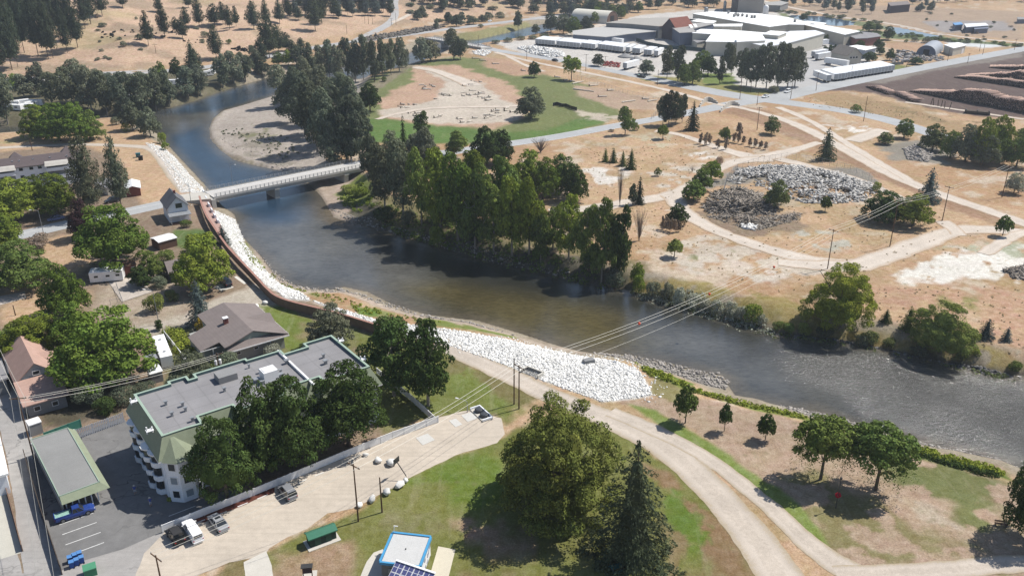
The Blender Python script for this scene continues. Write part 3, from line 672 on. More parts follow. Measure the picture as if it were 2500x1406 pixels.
# painted stall lines
def line_px(a, b, w=0.14, off=0.05, name='stall_line'):
    A, B = G(*a)[:2], G(*b)[:2]; ribbon(name, [A, B], w, M_PAINT, off)
for a, b in (((145,1281),(228,1252)), ((152,1305),(236,1275)), ((160,1330),(246,1299)), ((168,1356),(254,1324)), ((412,1260),(477,1235))): line_px(a, b)
for a, b in (((481,1276),(501,1268)), ((534,1256),(554,1248)), ((580,1237),(605,1227)), ((628,1218),(654,1207)), ((728,1180),(748,1170)), ((768,1162),(790,1153))): line_px(a, b, 0.2, 0.05, 'curb_stop')
sheet('red_mulch', ragged(np.array(GL([(448,1272),(500,1246),(640,1190),(668,1190),(668,1202),(560,1246),(500,1274)])), .6, .4), soil('red mulch', rgb(112, 62, 50), 1, .25, .2), 0.045)
# long painted edge lines on the roads
for px in ([(-100,603),(60,570),(160,545),(300,517),(400,496)], ):
    ribbon('road_line', smooth_line(GL(px)), 0.25, M_PAINT, 0.06)
for sgn in (-1, 1):
    C = smooth_line(GL([(900,398),(1100,372),(1240,352),(1360,335),(1500,308),(1620,288)])); t = np.gradient(C, axis=0); t /= np.linalg.norm(t, axis=1)[:, None]
    ribbon('road_line', C + sgn * 3.3 * np.stack([-t[:, 1], t[:, 0]], 1), 0.25, M_PAINT, 0.06)
# ------------------------------------------------------------------ vegetation
def unit(v): return v / (np.linalg.norm(v, axis=-1, keepdims=True) + 1e-9)
def quads(C, N, s, asp=1.0, D=None, bend=0.0):
    """one leaf spray per centre: quad faces with given normals; D = preferred long axis"""
    n = len(C); r = rng.normal(size=(n, 3)) if D is None else D + 0.25 * rng.normal(size=(n, 3))
    u = unit(r - N * (r * N).sum(1, keepdims=True)); v = np.cross(N, u)
    s = (s * rng.uniform(0.65, 1.35, n))[:, None]; a = s * asp
    k = rng.uniform(0.6, 1.0, (n, 4, 1))
    V = np.stack([C + u * a * k[:, 0], C + v * s * k[:, 1], C - u * a * k[:, 2], C - v * s * k[:, 3]], 1)
    return V.reshape(-1, 3)
def leafmesh(name, V, m):
    F = np.arange(len(V)).reshape(-1, 4); return mesh_np(name, V, F, [m])
def lobes_pts(L, n, up=0.25, jit=0.55, thick=0.22, keep=0.12):
    L = np.array(L); c, r = L[:, :3], L[:, 3:6] if L.shape[1] > 4 else np.repeat(L[:, 3:4], 3, 1)
    w = (r[:, 0] * r[:, 2]); w = w / w.sum(); out = []; nn = []
    got = 0
    for _ in range(8):
        k = rng.choice(len(L), n * 2, p=w); d = unit(rng.normal(size=(n * 2, 3))); d[:, 2] = np.where((d[:, 2] < -0.2) & (rng.random(n * 2) < 0.6), -d[:, 2], d[:, 2])
        P = c[k] + r[k] * d * (1 - thick * rng.random((n * 2, 1)) ** 1.5 + 0.06 * rng.normal(size=(n * 2, 1)))
        q = np.min(np.where(np.arange(len(L))[None] == k[:, None], 9, np.linalg.norm((P[:, None] - c[None]) / r[None], axis=2)), 1)
        ok = (q > 0.86) | (rng.random(n * 2) < keep)
        out.append(P[ok]); nn.append(unit(d[ok] + jit * rng.normal(size=(ok.sum(), 3)) + np.array([0, 0, up]))); got += ok.sum()
        if got >= n: break
    return np.vstack(out)[:n], np.vstack(nn)[:n]
def M_leaf():
    s = NT('foliage')
    oi = s.new('ShaderNodeObjectInfo'); ge = s.new('ShaderNodeNewGeometry')
    c = s.hsv(oi.outputs['Color'], v=s.math('MULTIPLY', s.rng(ge.outputs['Random Per Island'], 0, 1, 0.6, 1.42), s.rng(s.noise(7, 2), 0.3, 0.7, 0.85, 1.2)),
              h=s.rng(s.noise(4, 2), 0.3, 0.7, 0.485, 0.512))
    df = s.new('ShaderNodeBsdfDiffuse'); tr = s.new('ShaderNodeBsdfTranslucent'); mx = s.new('ShaderNodeMixShader'); mx.inputs[0].default_value = 0.18
    s.link(c, df.inputs[0]); s.link(s.mix(1.0, c, (1.0, 1.05, 0.55, 1), 'MULTIPLY'), tr.inputs[0])
    s.link(df.outputs[0], mx.inputs[1]); s.link(tr.outputs[0], mx.inputs[2]); s.link(mx.outputs[0], s.o.inputs[0])
    return s.m
LEAF = M_leaf()
BARK = mat('bark', (0.13, 0.10, 0.075, 1), 0.95, sc=3, var=0.3, sc2=20)
BARKG = mat('grey bark', (0.26, 0.23, 0.20, 1), 0.95, sc=3, var=0.25, sc2=20)
DEADW = mat('bare twigs', (0.22, 0.185, 0.16, 1), 0.95, sc=3, var=0.25)
def branchy(mb, base, top, r, ends, n=6):
    mb.tube([base, (Vector(base) * 0.5 + Vector(top) * 0.5) + Vector((rng.normal() * .01, rng.normal() * .01, 0)), top], r, n, r * 0.35)
    for e in ends:
        t = rng.uniform(0.35, 0.9); p = Vector(base).lerp(Vector(top), t); q = Vector(e)
        mb.tube([p, p.lerp(q, 0.5) + Vector((0, 0, -0.02)), q], r * 0.4, 4, r * 0.1, cap=False)
def blobs(D, k=.8, nu=9, nv=6):
    # closed quad lumps added inside the crown to block light and deepen shade
    out = []
    th = np.linspace(0, 2 * np.pi, nu + 1); ph = np.linspace(0, np.pi, nv + 1)
    S = np.array([[(math.sin(p) * math.cos(t), math.sin(p) * math.sin(t), math.cos(p)) for t in th] for p in ph])
    Q = np.stack([S[:-1, :-1], S[1:, :-1], S[1:, 1:], S[:-1, 1:]], 2).reshape(-1, 4, 3)
    for d in D: out.append((Q * d[3:6] * k * (1 + .0 * Q[..., :1]) + d[:3]).reshape(-1, 3))
    return np.vstack(out)
def crown_round(n, seed, tall=False, base=0.2, nl=30, lob=(0.12, 0.19), flat=1.0, droop=False):
    # a few big limbs' domes, each covered with many small leaf clumps
    D = []
    if tall:
        m = 6
        for i in range(m):
            f = (i + .5) / m; a = rng.uniform(0, 6.28); q = .10 + .05 * rng.random(); rr = (.26, .32, .33, .30, .25, .17)[i] * rng.uniform(.85, 1.1)
            D.append([q * math.cos(a), q * math.sin(a), base + (1 - base) * (.08 + .84 * f), rr, rr, .15])
    else:
        m = 6; D.append([0, 0, .62, .34, .34, .34])
        for i in range(m):
            a = 6.28 * (i + .6 * rng.random()) / m; q = rng.uniform(.17, .24); rr = rng.uniform(.24, .31); zc = base + rr * .95 + rng.uniform(.0, .15)
            D.append([q * math.cos(a), q * math.sin(a), zc, rr, rr, rr * rng.uniform(.85, 1.05)])
    D = np.array(D); L = []; t = 0
    lo, hi = (0.06, 0.105) if lob[0] >= .12 else (.05, .085)
    want = 95 if lob[0] >= .12 else 130
    while len(L) < want and t < 4000:
        t += 1; k = rng.integers(len(D)); d = unit(rng.normal(size=3)); d[2] = d[2] if d[2] > -.55 else -d[2]
        p = D[k, :3] + d * D[k, 3:] * rng.uniform(.82, 1.06); q = np.linalg.norm((p - D[:, :3]) / D[:, 3:], axis=1); q[k] = 9
        if q.min() < .8: continue
        r = rng.uniform(lo, hi); L.append([p[0], p[1], p[2], r, r, r * (.75 if not tall else .85) * flat])
    L = np.array(L); core = D * np.array([1, 1, 1, .9, .9, .9])
    P, N = lobes_pts(L, int(n * .82), jit=.42, thick=.3); P2, N2 = lobes_pts(core, n - int(n * .82), jit=.4, thick=.1)
    P = np.vstack([P, P2]); N = np.vstack([N, N2]); s = math.sqrt(2.6 * 2.2 / n) * 0.62
    P[:, 2] = np.clip(P[:, 2], 0.015, None); top = np.percentile(P[:, 2], 99.7); P[:, 2] *= 1 / top
    wd = np.percentile(np.hypot(P[:, 0], P[:, 1]), 98); P[:, :2] *= .5 / wd
    B_ = blobs(D, .5); B_[:, 2] = np.clip(B_[:, 2] / top, .03, .97); B_[:, :2] *= .5 / wd
    return np.vstack([quads(P, N, s, 1.2), B_]), L
def crown_pine(n, seed, base=0.22, fat=0.5, layers=16, spruce=False):
    C = []; Dd = []; NN = []
    per = []
    for i in range(layers):
        z = base + (1 - base) * (i + 0.3 * rng.random()) / layers; t = (z - base) / (1 - base)
        Lr = fat * ((1 - t) ** 0.66 if spruce else (1 - t) ** 0.55 * (0.45 + 0.55 * min(1, t * 3 + 0.3))) + 0.02
        nb = max(4, int((11 if spruce else 8) * (0.45 + 0.55 * (1 - t))))
        for b in range(nb):
            if not spruce and rng.random() < 0.12: continue
            a = 2 * math.pi * (b + rng.random() * 0.8) / nb; L = Lr * rng.uniform(0.72, 1.12)
            per.append((z, a, L))
    w = np.array([p[2] ** 1.3 for p in per]); w /= w.sum()
    k = rng.choice(len(per), n, p=w); z, a, L = np.array(per)[k].T
    f = rng.random(n) ** 0.6; r = L * f
    side = rng.normal(size=n) * (0.10 * (1 - f * 0.6)) * L * 1.5 if spruce else rng.normal(size=n) * 0.13 * L
    droop = (-0.15 * f ** 1.5 + 0.05 * f) * (L / 0.5) if spruce else (0.05 * f) * (L / .5)
    zz = z + droop + rng.normal(size=n) * (0.007 if spruce else 0.022) * 1.2
    C = np.stack([np.cos(a) * r - np.sin(a) * side, np.sin(a) * r + np.cos(a) * side, np.clip(zz, 0.01, 1.0)], 1)
    Dv = np.stack([np.cos(a), np.sin(a), np.full(n, -0.35 if spruce else 0.2)], 1)
    N = unit(np.stack([np.cos(a) * 0.4, np.sin(a) * 0.4, np.ones(n)], 1) + 0.5 * rng.normal(size=(n, 3)))
    s = math.sqrt(1.5 / n) * (0.85 if spruce else 0.95)
    V = quads(C, N, s, 2.0, Dv)
    zs = np.linspace(base + .03, .76, 8); D = [[0, 0, q, *(2 * [fat * (.42 if spruce else .38) * ((1 - (q - base) / (1 - base)) ** (.85 if spruce else .6))]), (.085 if spruce else .05)] for q in zs]
    V = np.vstack([V, blobs(np.array(D), 1.0, 8, 4)])
    V = np.vstack([V, quads(np.stack([rng.normal(size=40) * .008, rng.normal(size=40) * .008, rng.uniform(0.93, 1.0, 40)], 1), unit(rng.normal(size=(40, 3))), 0.012, 1.6)])
    return V
PROTO = {}
SPEC = {  # kind: leaf counts lo, mid, hi, xhi
    'round': (800, 3600, 6500, 11000), 'tall': (800, 3600, 6500, 9000), 'willow': (800, 3600, 9000, 34000), 'pine': (1000, 4200, 8000, 10000),
    'spruce': (1000, 3600, 7000, 13000), 'bush': (500, 1800, 3200, 5000), 'airy': (450, 1600, 3000, 5000), 'weep': (800, 3000, 6000, 8000),
    'bare': (0, 0, 0, 0), 'columnar': (500, 1600, 3000, 4000)}
def proto(kind, lod, var):
    key = (kind, lod, var)
    if key in PROTO: return PROTO[key]
    n = SPEC[kind][lod]; tb = MB(); bark = BARK; r0 = 0.022
    ends = lambda z0, z1, rad, m: [(rng.uniform(-rad, rad), rng.uniform(-rad, rad), rng.uniform(z0, z1)) for _ in range(m)]
    if kind == 'round': V, _ = crown_round(n, var, base=0.03, nl=44); branchy(tb, (0, 0, -0.02), (0, 0, 0.7), 0.032, ends(.4, .8, .28, 7))
    elif kind == 'willow': V, _ = crown_round(n, var, base=-0.02, nl=70, lob=(0.09, 0.15), flat=1.1); branchy(tb, (0, 0, -0.02), (0, 0, 0.65), 0.04, ends(.4, .8, .3, 8))
    elif kind == 'tall': V, _ = crown_round(n, var, tall=True, base=0.13, nl=44, lob=(0.14, 0.22)); bark = BARKG; branchy(tb, (0, 0, -0.02), (0.01, 0, 0.85), 0.03, ends(.35, .9, .25, 8))
    elif kind == 'weep':
        V, L = crown_round(int(n * .8), var, base=0.34, nl=22, lob=(0.13, 0.2)); branchy(tb, (0, 0, -0.02), (0, 0.02, 0.7), 0.028, ends(.5, .8, .33, 9))
        m = n // 8; a = rng.uniform(0, 6.28, m // 14 + 1); rr = rng.uniform(0.25, 0.5, len(a)); k = rng.integers(0, len(a), m)
        C = np.stack([np.cos(a[k]) * rr[k] + rng.normal(size=m) * .025, np.sin(a[k]) * rr[k] + rng.normal(size=m) * .025, rng.uniform(0.26, 0.5, m)], 1)
        V = np.vstack([V, quads(C, unit(rng.normal(size=(m, 3))), math.sqrt(2.6 / n) * .5, 1.4)])
    elif kind == 'pine': V = crown_pine(n, var, 0.20, 0.56, 18); branchy(tb, (0, 0, -0.02), (0, 0, 0.97), 0.02, [])
    elif kind == 'spruce': V = crown_pine(n, var, 0.02, 0.54, 19 if lod == 3 else 15, True); branchy(tb, (0, 0, -0.02), (0, 0, 0.97), 0.02, [])
    elif kind == 'columnar': V, _ = crown_round(n, var, tall=True, base=0.1, nl=16, lob=(0.2, 0.3)); branchy(tb, (0, 0, -0.02), (0, 0, 0.8), 0.04, [])
    elif kind == 'airy':
        V, _ = crown_round(n, var, base=0.16, nl=16, lob=(0.13, 0.2)); branchy(tb, (0, 0, -0.02), (0, 0, 0.8), 0.03, ends(.4, .9, .3, 8))
    elif kind == 'bush':
        L = []
        for i in range(16):
            a = rng.uniform(0, 6.28); r = rng.uniform(0, .3); q = rng.uniform(.16, .24); L.append([r * math.cos(a), r * math.sin(a), rng.uniform(.25, .72) * (1 - r * .8), q, q, q * 1.1])
        P, N = lobes_pts(L, n, thick=.35); P[:, 2] = np.clip(P[:, 2], .02, 1); V = quads(P, N, math.sqrt(3.2 / n) * .62, 1.3); branchy(tb, (0, 0, -0.02), (0, 0, 0.5), 0.03, ends(.3, .6, .2, 3))
    elif kind == 'bare':
        for i in range((30, 60, 110, 110)[lod]):
            a = rng.uniform(0, 6.28); q = rng.uniform(.12, .5); h = 1 - q * .35 - rng.uniform(0, .25); k = rng.uniform(.05, .35)
            tb.tube([(0, 0, k * .3), (q * .35 * math.cos(a), q * .35 * math.sin(a), k + .25 * h), (q * math.cos(a), q * math.sin(a), h)], .011, 3, .003, cap=False)
        branchy(tb, (0, 0, -0.02), (0, 0, 0.45), 0.03, []); bark = DEADW; V = None
    tm = bpy.data.meshes.new('trunk'); tm.from_pydata(tb.v, [], tb.f); tm.materials.append(bark); tm.update()
    PROTO[key] = (tm, leafmesh('crown', V, LEAF) if V is not None else None); return PROTO[key]
TC = dict(deep=(0.066, 0.102, 0.030), straw=(0.40, 0.32, 0.21), dark=(0.054, 0.082, 0.025), mid=(0.118, 0.160, 0.042), maple=(0.098, 0.146, 0.028), bright=(0.165, 0.212, 0.036), lime=(0.235, 0.275, 0.045), olive=(0.205, 0.240, 0.062),
          grey=(0.16, 0.17, 0.115), greyd=(0.118, 0.134, 0.088), silver=(0.31, 0.32, 0.26), pine=(0.062, 0.078, 0.047), pineg=(0.11, 0.122, 0.078), spruce=(0.080, 0.098, 0.056), blue=(0.10, 0.125, 0.118),
          purple=(0.05, 0.028, 0.031), yellow=(0.46, 0.34, 0.05), dead=(0.27, 0.21, 0.165), apple=(0.118, 0.142, 0.055))
KN = dict(round='tree', willow='willow tree', tall='cottonwood tree', weep='drooping tree', pine='pine', spruce='spruce', bush='bush', airy='young tree', bare='leafless tree', columnar='columnar shrub')
NMS = dict(round='broadleaf_tree', willow='willow_tree', tall='cottonwood_tree', weep='drooping_tree', pine='pine_tree', spruce='spruce_tree', bush='bush', airy='young_tree', bare='bare_tree', columnar='columnar_shrub')
CN = dict(deep='deep green', straw='straw', dark='dark green', mid='green', maple='leafy green', bright='bright green', lime='yellow green', olive='pale olive', grey='grey green', greyd='dusky green', silver='silvery grey',
          pine='dark', pineg='grey green', spruce='dark', blue='blue green', purple='dark purple', yellow='golden yellow', dead='brown dead', apple='green')
VAR = {}
def tree(x, yb, yt, w, kind, colr, zone, label=None, hmin=None, B=None, lod=None, tint=0.17):
    B = G(x, yb) if B is None else B
    h = max(1.0, topz(x + (w * 0), yt, B) - B[2]); W_ = w / FPX * depth(B)
    if lod is None: lod = 3 if w > 135 else 2 if w > 68 else 1 if w > 22 else 0
    k = VAR[kind] = VAR.get(kind, -1) + 1
    tm, cm = proto(kind, lod, k % (4 if lod < 2 else 3))
    hgt = 'tall' if h > 11 and kind not in ('bush',) else 'low' if h < 3 else 'mid-sized'
    lb = label or f"{hgt} {CN[colr]} {KN[kind]} {zone[0]}" if kind != 'bare' else (label or f"{hgt} leafless twiggy tree {zone[0]}")
    o = thing(NMS[kind], lb, 'tree' if kind not in ('bush', 'columnar') else 'bush', B, rng.uniform(0, 6.28), zone[1])
    e_ = 1 + .07 * rng.normal(); o.scale = (W_ * e_, W_ / e_, h)
    link('trunk', tm, o)
    if cm is not None:
        c = link('crown', cm, o); q = 1 + tint * rng.normal(); e = 1 + .03 * rng.normal(); b = TC[colr]; c.color = (b[0] * q * e, b[1] * q, b[2] * q / e, 1)
    return o
Z = dict(hill=('on the dry hillside', 'pines on the dry hillside'), belt=('in the belt below the hillside', 'trees in the belt below the hillside'),
         bar=('beside the upstream gravel bar', 'trees beside the gravel bar'), grove=('in the grove right of the bridge', 'trees in the grove right of the bridge'),
         town=('among the houses on the left', 'trees among the houses'), apt=('beside the grey-roofed apartments', 'trees beside the apartment block'), park=('in the riverside park', 'trees in the park'),
         field=('on the dry field across the river', 'trees on the dry field'), bank=('on the rocky bank across the river', 'plants on the rocky bank'), lot=('by the gravel lot of logs', 'trees by the gravel lot'),
         mill=('in front of the sawmill', 'trees in front of the sawmill'), far=('far away near the top edge', 'far trees'), east=('beside the dirt heap on the right', 'trees beside the dirt heap'),
         yard=('by the houses behind the trailers', 'trees behind the trailers'), tl=('left of the river bend', 'trees left of the river bend'), hw=('beside the far highway', 'trees beside the far highway'))
def many(zone, rows):
    for r in rows: tree(*r[:6], Z[zone], *r[6:])
# near park
many('park', [(1365,1245,985,335,'willow','olive','huge pale olive willow tree beside the pointed spruce'), (1540,1368,1076,205,'spruce','spruce','tall dark pointed spruce at the foot of the willow'),
 (1673,1032,945,62,'airy','mid','slim young tree by the trail, nearest the white rocks'), (1768,1052,984,34,'airy','dark','smallest slim young tree of the row near the river'), (1868,1074,1012,46,'airy','dark','compact round young tree next to the wide shade tree'),
 (2003,1170,1022,150,'weep','mid','wide shade tree with drooping leaves left of the red sign'), (2137,1196,1040,165,'weep','mid','wide shade tree with drooping leaves right of the red sign'),
 (2512,1310,1108,150,'round','dark','dark tree cut by the right edge above the bench')])
many('apt', [(556,1222,1020,152,'round','deep','dark tree nearest the white corner bay of the apartment block'), (655,1150,925,165,'round','deep','broad tree left of the pair along the apartment block'), (722,1140,918,165,'round','deep','broad tree in the middle of the apartment block'),
 (852,1090,890,182,'round','deep','broad tree at the right end of the apartment block'), (962,966,768,170,'tall','deep','tall leafy tree left of the white corner fence'), (1046,990,788,130,'tall','deep','tall leafy tree touching the white corner fence'),
 (806,845,742,112,'willow','grey','grey green willow beside the brown floodwall')])
many('town', [(272,940,752,232,'round','maple','huge maple behind the white camper trailer'), (166,775,648,138,'round','maple','upright maple left of the concrete slab'), (90,875,772,150,'round','bright','spreading maple behind the salmon roofed house'), (190,865,740,120,'round','maple','maple between the huge maple and the slab'), (30,870,800,110,'round','mid'),
 (283,652,502,198,'round','maple','huge maple left of the white gabled house'), (502,708,568,145,'round','bright','broad maple beside the dark van'), (58,700,588,165,'round','mid','broad tree at the left edge above the bare lot'), (20,612,524,90,'round','bright'),
 (206,582,488,70,'round','purple','dark purple plum tree beside the two tall firs'), (226,532,333,84,'pine','pineg','tall fir left of its twin by the apartment car park'), (298,512,335,66,'pine','pineg','tall slim fir right of its twin'), (492,792,682,74,'spruce','blue','blue spruce on the gravel street corner'),
 (378,682,612,72,'round','mid'), (546,596,548,38,'spruce','blue','small blue spruce on the white rock slope'), (140,522,424,115,'willow','bright','willow in front of the long apartment building'), (40,540,438,130,'round','bright'), (85,500,430,70,'round','mid'), (15,520,460,80,'round','mid'),
 (503,808,765,48,'bush','yellow','golden yellow bush at the bungalow corner'), (668,872,830,52,'bush','silver','silver bush against the bungalow wall'), (560,912,856,80,'bush','greyd'), (530,925,872,60,'bush','apple'), (470,940,862,110,'willow','greyd'), (430,965,905,90,'bush','greyd'), (380,760,705,60,'bush','olive'), (420,735,700,40,'bush','apple'),
 (470,612,580,40,'bush','bright'), (505,592,560,40,'bush','mid'), (410,640,600,50,'bush','mid'), (390,805,780,24,'columnar','dark'), (225,985,925,90,'bush','greyd'), (300,985,940,80,'bush','greyd'), (150,960,920,60,'bush','greyd'), (352,965,930,70,'bush','greyd'), (260,1005,965,70,'bush','dark'), (90,1010,985,30,'bush','olive'),
 (100,605,560,60,'bush','dead'), (455,555,530,30,'bush','mid'), (345,700,650,60,'round','dark'), (392,700,668,50,'bush','greyd')])
# hillside conifers
H_ = [(30,172,5,52),(8,130,-60,60),(44,165,-20,40),(94,138,-35,46),(118,144,-20,48),(130,143,0,42),(62,84,-80,52),(80,80,-60,46),(40,80,-80,50),(139,90,-50,44),(156,90,-40,36),(175,100,-30,40),(190,117,0,44),(208,70,-40,40),(222,60,-60,44),(110,70,-90,50),(363,112,27,38),(403,93,10,36),(446,95,44,32),(430,80,42,24),(455,68,17,28),(487,68,-4,34),(529,146,60,44),(524,65,10,44),(545,60,5,30),(561,73,14,26),(577,66,15,22),(620,72,3,38),(650,62,0,28),(658,142,38,56),(680,130,60,44),(700,125,80,36),(683,58,0,30),(708,45,4,20),(728,50,16,26),(770,76,-14,46),(786,60,-20,30),(827,46,20,18),(20,110,-50,50),(60,130,-30,44),(0,180,60,50),(165,130,20,34),(95,60,-80,40),(250,40,-40,40),(300,20,-30,30),(388,30,-10,24),(460,20,-20,26),(640,155,95,36),(715,135,100,30)]
for r in H_: tree(*r, 'pine', 'pine', Z['hill'])
many('hill', [(340,98,80,20,'bush','greyd'), (302,114,100,22,'bush','greyd'), (560,108,92,16,'bush','mid'), (252,66,54,26,'bush','greyd'), (238,44,32,14,'bush','dead'), (500,92,72,24,'bush','grey')])
# belt below the hillside and river bank trees
many('belt', [(20,305,190,60,'tall','greyd'), (8,260,170,60,'tall','greyd'), (60,240,180,56,'tall','grey'), (98,235,152,52,'tall','grey'), (128,255,178,66,'tall','greyd'), (165,262,165,66,'tall','greyd'), (205,250,145,84,'tall','grey'), (225,275,160,66,'tall','grey'), (262,280,172,66,'tall','greyd'), (300,285,178,60,'tall','greyd'), (345,282,176,66,'tall','greyd'),
 (382,270,168,56,'tall','greyd'), (402,252,152,50,'round','mid'), (415,262,170,50,'tall','greyd'), (432,196,142,34,'round','dark'), (460,240,160,52,'tall','greyd'), (490,236,158,46,'tall','grey'), (470,162,96,42,'spruce','pine'), (480,190,120,44,'pine','pine'), (545,214,132,44,'tall','greyd'), (572,205,125,50,'tall','grey'), (600,200,128,46,'tall','greyd'), (625,178,112,34,'tall','grey'), (640,184,140,44,'round','greyd'),
 (680,160,128,36,'round','mid'), (704,160,122,34,'round','bright'), (725,162,110,40,'tall','greyd'), (735,120,92,26,'pine','pine'), (390,205,160,40,'round','dark'), (355,230,180,40,'tall','greyd'), (320,240,175,44,'tall','grey'), (280,235,178,50,'tall','greyd'), (240,225,170,50,'tall','grey'), (40,215,180,40,'round','mid')])
many('tl', [(98,335,254,92,'willow','bright'), (145,345,252,96,'willow','maple'), (190,345,252,92,'willow','maple'), (222,342,270,70,'willow','mid'), (325,318,250,58,'round','greyd'), (368,335,262,58,'round','greyd'), (398,355,310,26,'bush','bright'), (404,368,342,22,'bush','bright'), (285,305,280,30,'bush','greyd'), (310,322,290,24,'bush','bright')])
# trees beside the gravel bar
many('bar', [(690,262,158,66,'tall','grey'), (715,300,165,80,'tall','greyd'), (745,330,180,86,'tall','greyd'), (775,372,200,96,'tall','greyd'), (810,388,215,96,'tall','greyd'), (848,400,235,96,'tall','greyd'), (880,395,250,80,'tall','greyd'), (742,250,140,70,'tall','grey'), (790,290,160,80,'tall','grey'), (830,320,180,90,'tall','greyd'), (870,330,190,80,'tall','greyd'), (904,272,202,56,'round','dark'),
 (756,205,105,44,'tall','greyd'), (780,200,112,44,'tall','grey'), (806,198,98,44,'tall','greyd'), (828,205,110,40,'tall','grey'), (850,190,92,44,'columnar','greyd'), (868,200,100,40,'tall','greyd'), (888,196,86,42,'tall','greyd'), (915,200,100,36,'columnar','greyd'), (935,192,94,34,'tall','greyd'), (955,184,96,34,'tall','greyd'), (975,176,92,38,'tall','grey'), (990,165,100,24,'bush','greyd'),
 (1030,154,92,50,'round','grey'), (1052,150,98,50,'round','grey'), (1108,146,70,46,'tall','greyd'), (1124,146,90,40,'tall','greyd'), (815,405,300,70,'tall','greyd'), (858,398,290,70,'tall','dark'), (790,345,240,70,'tall','greyd'), (937,200,186,18,'bush','mid')])
# grove right of the bridge
many('grove', [(918,470,330,72,'tall','greyd'), (940,510,350,86,'tall','greyd'), (985,530,345,92,'tall','greyd'), (1030,548,360,84,'tall','mid'), (1075,575,365,104,'tall','bright'), (1118,590,372,112,'tall','maple'), (1160,605,400,108,'tall','mid'), (1205,618,440,100,'tall','mid'), (1250,625,430,104,'tall','bright'), (1292,622,432,88,'tall','bright'), (1230,560,378,100,'tall','mid'),
 (1150,520,365,90,'tall','bright'), (1052,450,310,80,'tall','grey'), (988,400,278,30,'spruce','dark'), (1030,350,272,46,'tall','dark'), (960,420,320,70,'round','greyd'), (1012,430,325,80,'tall','grey'), (1110,385,318,70,'tall','mid'), (1190,405,308,84,'round','dark'), (1225,400,318,64,'round','dark'), (1290,470,368,96,'round','bright'), (1325,490,385,90,'round','maple'), (1370,470,380,84,'round','mid'), (1402,490,402,72,'round','dark'),
 (1350,610,510,80,'tall','mid'), (1388,632,478,76,'tall','bright'), (1320,640,520,60,'tall','mid'), (1430,655,500,84,'tall','mid'), (1468,690,488,84,'tall','mid'), (1512,690,503,60,'tall','dark'), (1495,660,530,70,'tall','mid'), (1555,690,642,36,'round','bright'), (1440,660,590,80,'bush','dark'), (1500,700,640,60,'bush','greyd'), (940,545,490,60,'bush','dark'), (1070,600,540,50,'bush','bright'),
 (880,480,452,50,'bush','bright'), (850,470,445,50,'bush','olive'), (1000,550,500,50,'bush','greyd'), (1170,590,520,70,'round','dark'), (1100,540,470,80,'round','dark'), (1320,372,332,66,'bare','grey', 'wide leafless grey tree beside the grove road'), (1050,420,372,60,'round','dark'), (1270,560,480,80,'round','dark')])
# lot
many('lot', [(1296,290,214,80,'round','greyd','large dark tree on the edge of the gravel lot'), (1304,189,150,34,'round','dark','small dark round tree by the mill road'), (1395,196,138,46,'weep','bright','yellow green tree with an open crown by the mill road'), (1460,162,132,34,'round','greyd'), (1526,330,260,44,'tall','mid','tall green tree beside the road, a bush at its foot'), (1550,318,294,24,'bush','bright'), (1618,340,304,32,'airy','bright'),
 (1618,305,228,34,'tall','pine'), (1632,308,222,34,'tall','pine'), (1650,306,225,36,'tall','pine'), (1665,300,230,30,'tall','pine'), (1690,318,246,38,'spruce','pine','dark conifer apart from the clump by the road'), (1492,322,314,16,'bush','dead')])
many('field', [(1882,328,284,44,'round','apple'), (2015,391,311,48,'spruce','spruce','dark spruce standing alone by the dirt tracks'), (2090,275,250,32,'bush','mid'), (1478,395,362,20,'spruce','mid'), (1497,397,360,24,'spruce','dark'), (1520,405,368,24,'spruce','mid'), (1540,413,362,30,'spruce','dark'), (2264,492,408,62,'spruce','blue','bluish spruce behind the two round trees'),
 (2158,540,468,112,'willow','deep','dark round tree touching the brighter one'), (2228,552,476,100,'willow','lime','yellow green round tree beside the pole'), (2447,576,528,42,'airy','maple'), (1646,628,583,40,'airy','olive'), (1560,588,498,50,'bare','dead','reddish leafless tree near the river bank'), (1513,502,388,26,'bare','dead','tall thin dead tree beside two dark spruces'),
 (1545,500,450,26,'columnar','pine'), (1560,498,430,28,'spruce','pine'), (1652,548,498,58,'round','dark','round green tree above the dead hedge'), (1735,440,392,52,'round','bright'), (1712,468,412,56,'round','mid'), (1692,490,440,66,'round','mid'), (1690,420,400,20,'bare','dead'), (1896,510,440,56,'round','apple','round tree growing in the driftwood heap'), (1870,500,470,30,'bush','mid'), (2014,516,480,28,'airy','mid'),
 (2140,468,440,26,'bush','bright'), (1768,345,310,30,'round','mid'), (2475,472,422,50,'round','silver','silvery tree at the right edge by the power line'), (1758,400,378,28,'bush','dead'), (1605,430,408,22,'bush','apple'), (1805,330,300,18,'columnar','dead')])
for i, (x, yb, yt) in enumerate([(1710,352,325),(1722,356,324),(1732,354,326),(1752,362,340),(1772,366,334),(1792,348,324),(1802,350,318),(1815,352,332),(1830,358,336),(1843,360,338),(1856,362,343),(1869,366,346)]):
    tree(x, yb, yt, 12, 'columnar', 'dead', ('in the dead hedge row', 'dead shrubs in a hedge row'))
for x, yb, yt in [(1618,560,528),(1628,563,530),(1638,565,532),(1648,568,536),(1657,566,538)]: tree(x, yb, yt, 13, 'columnar', 'dead', ('in the low hedge near the river', 'dead hedge near the river'))
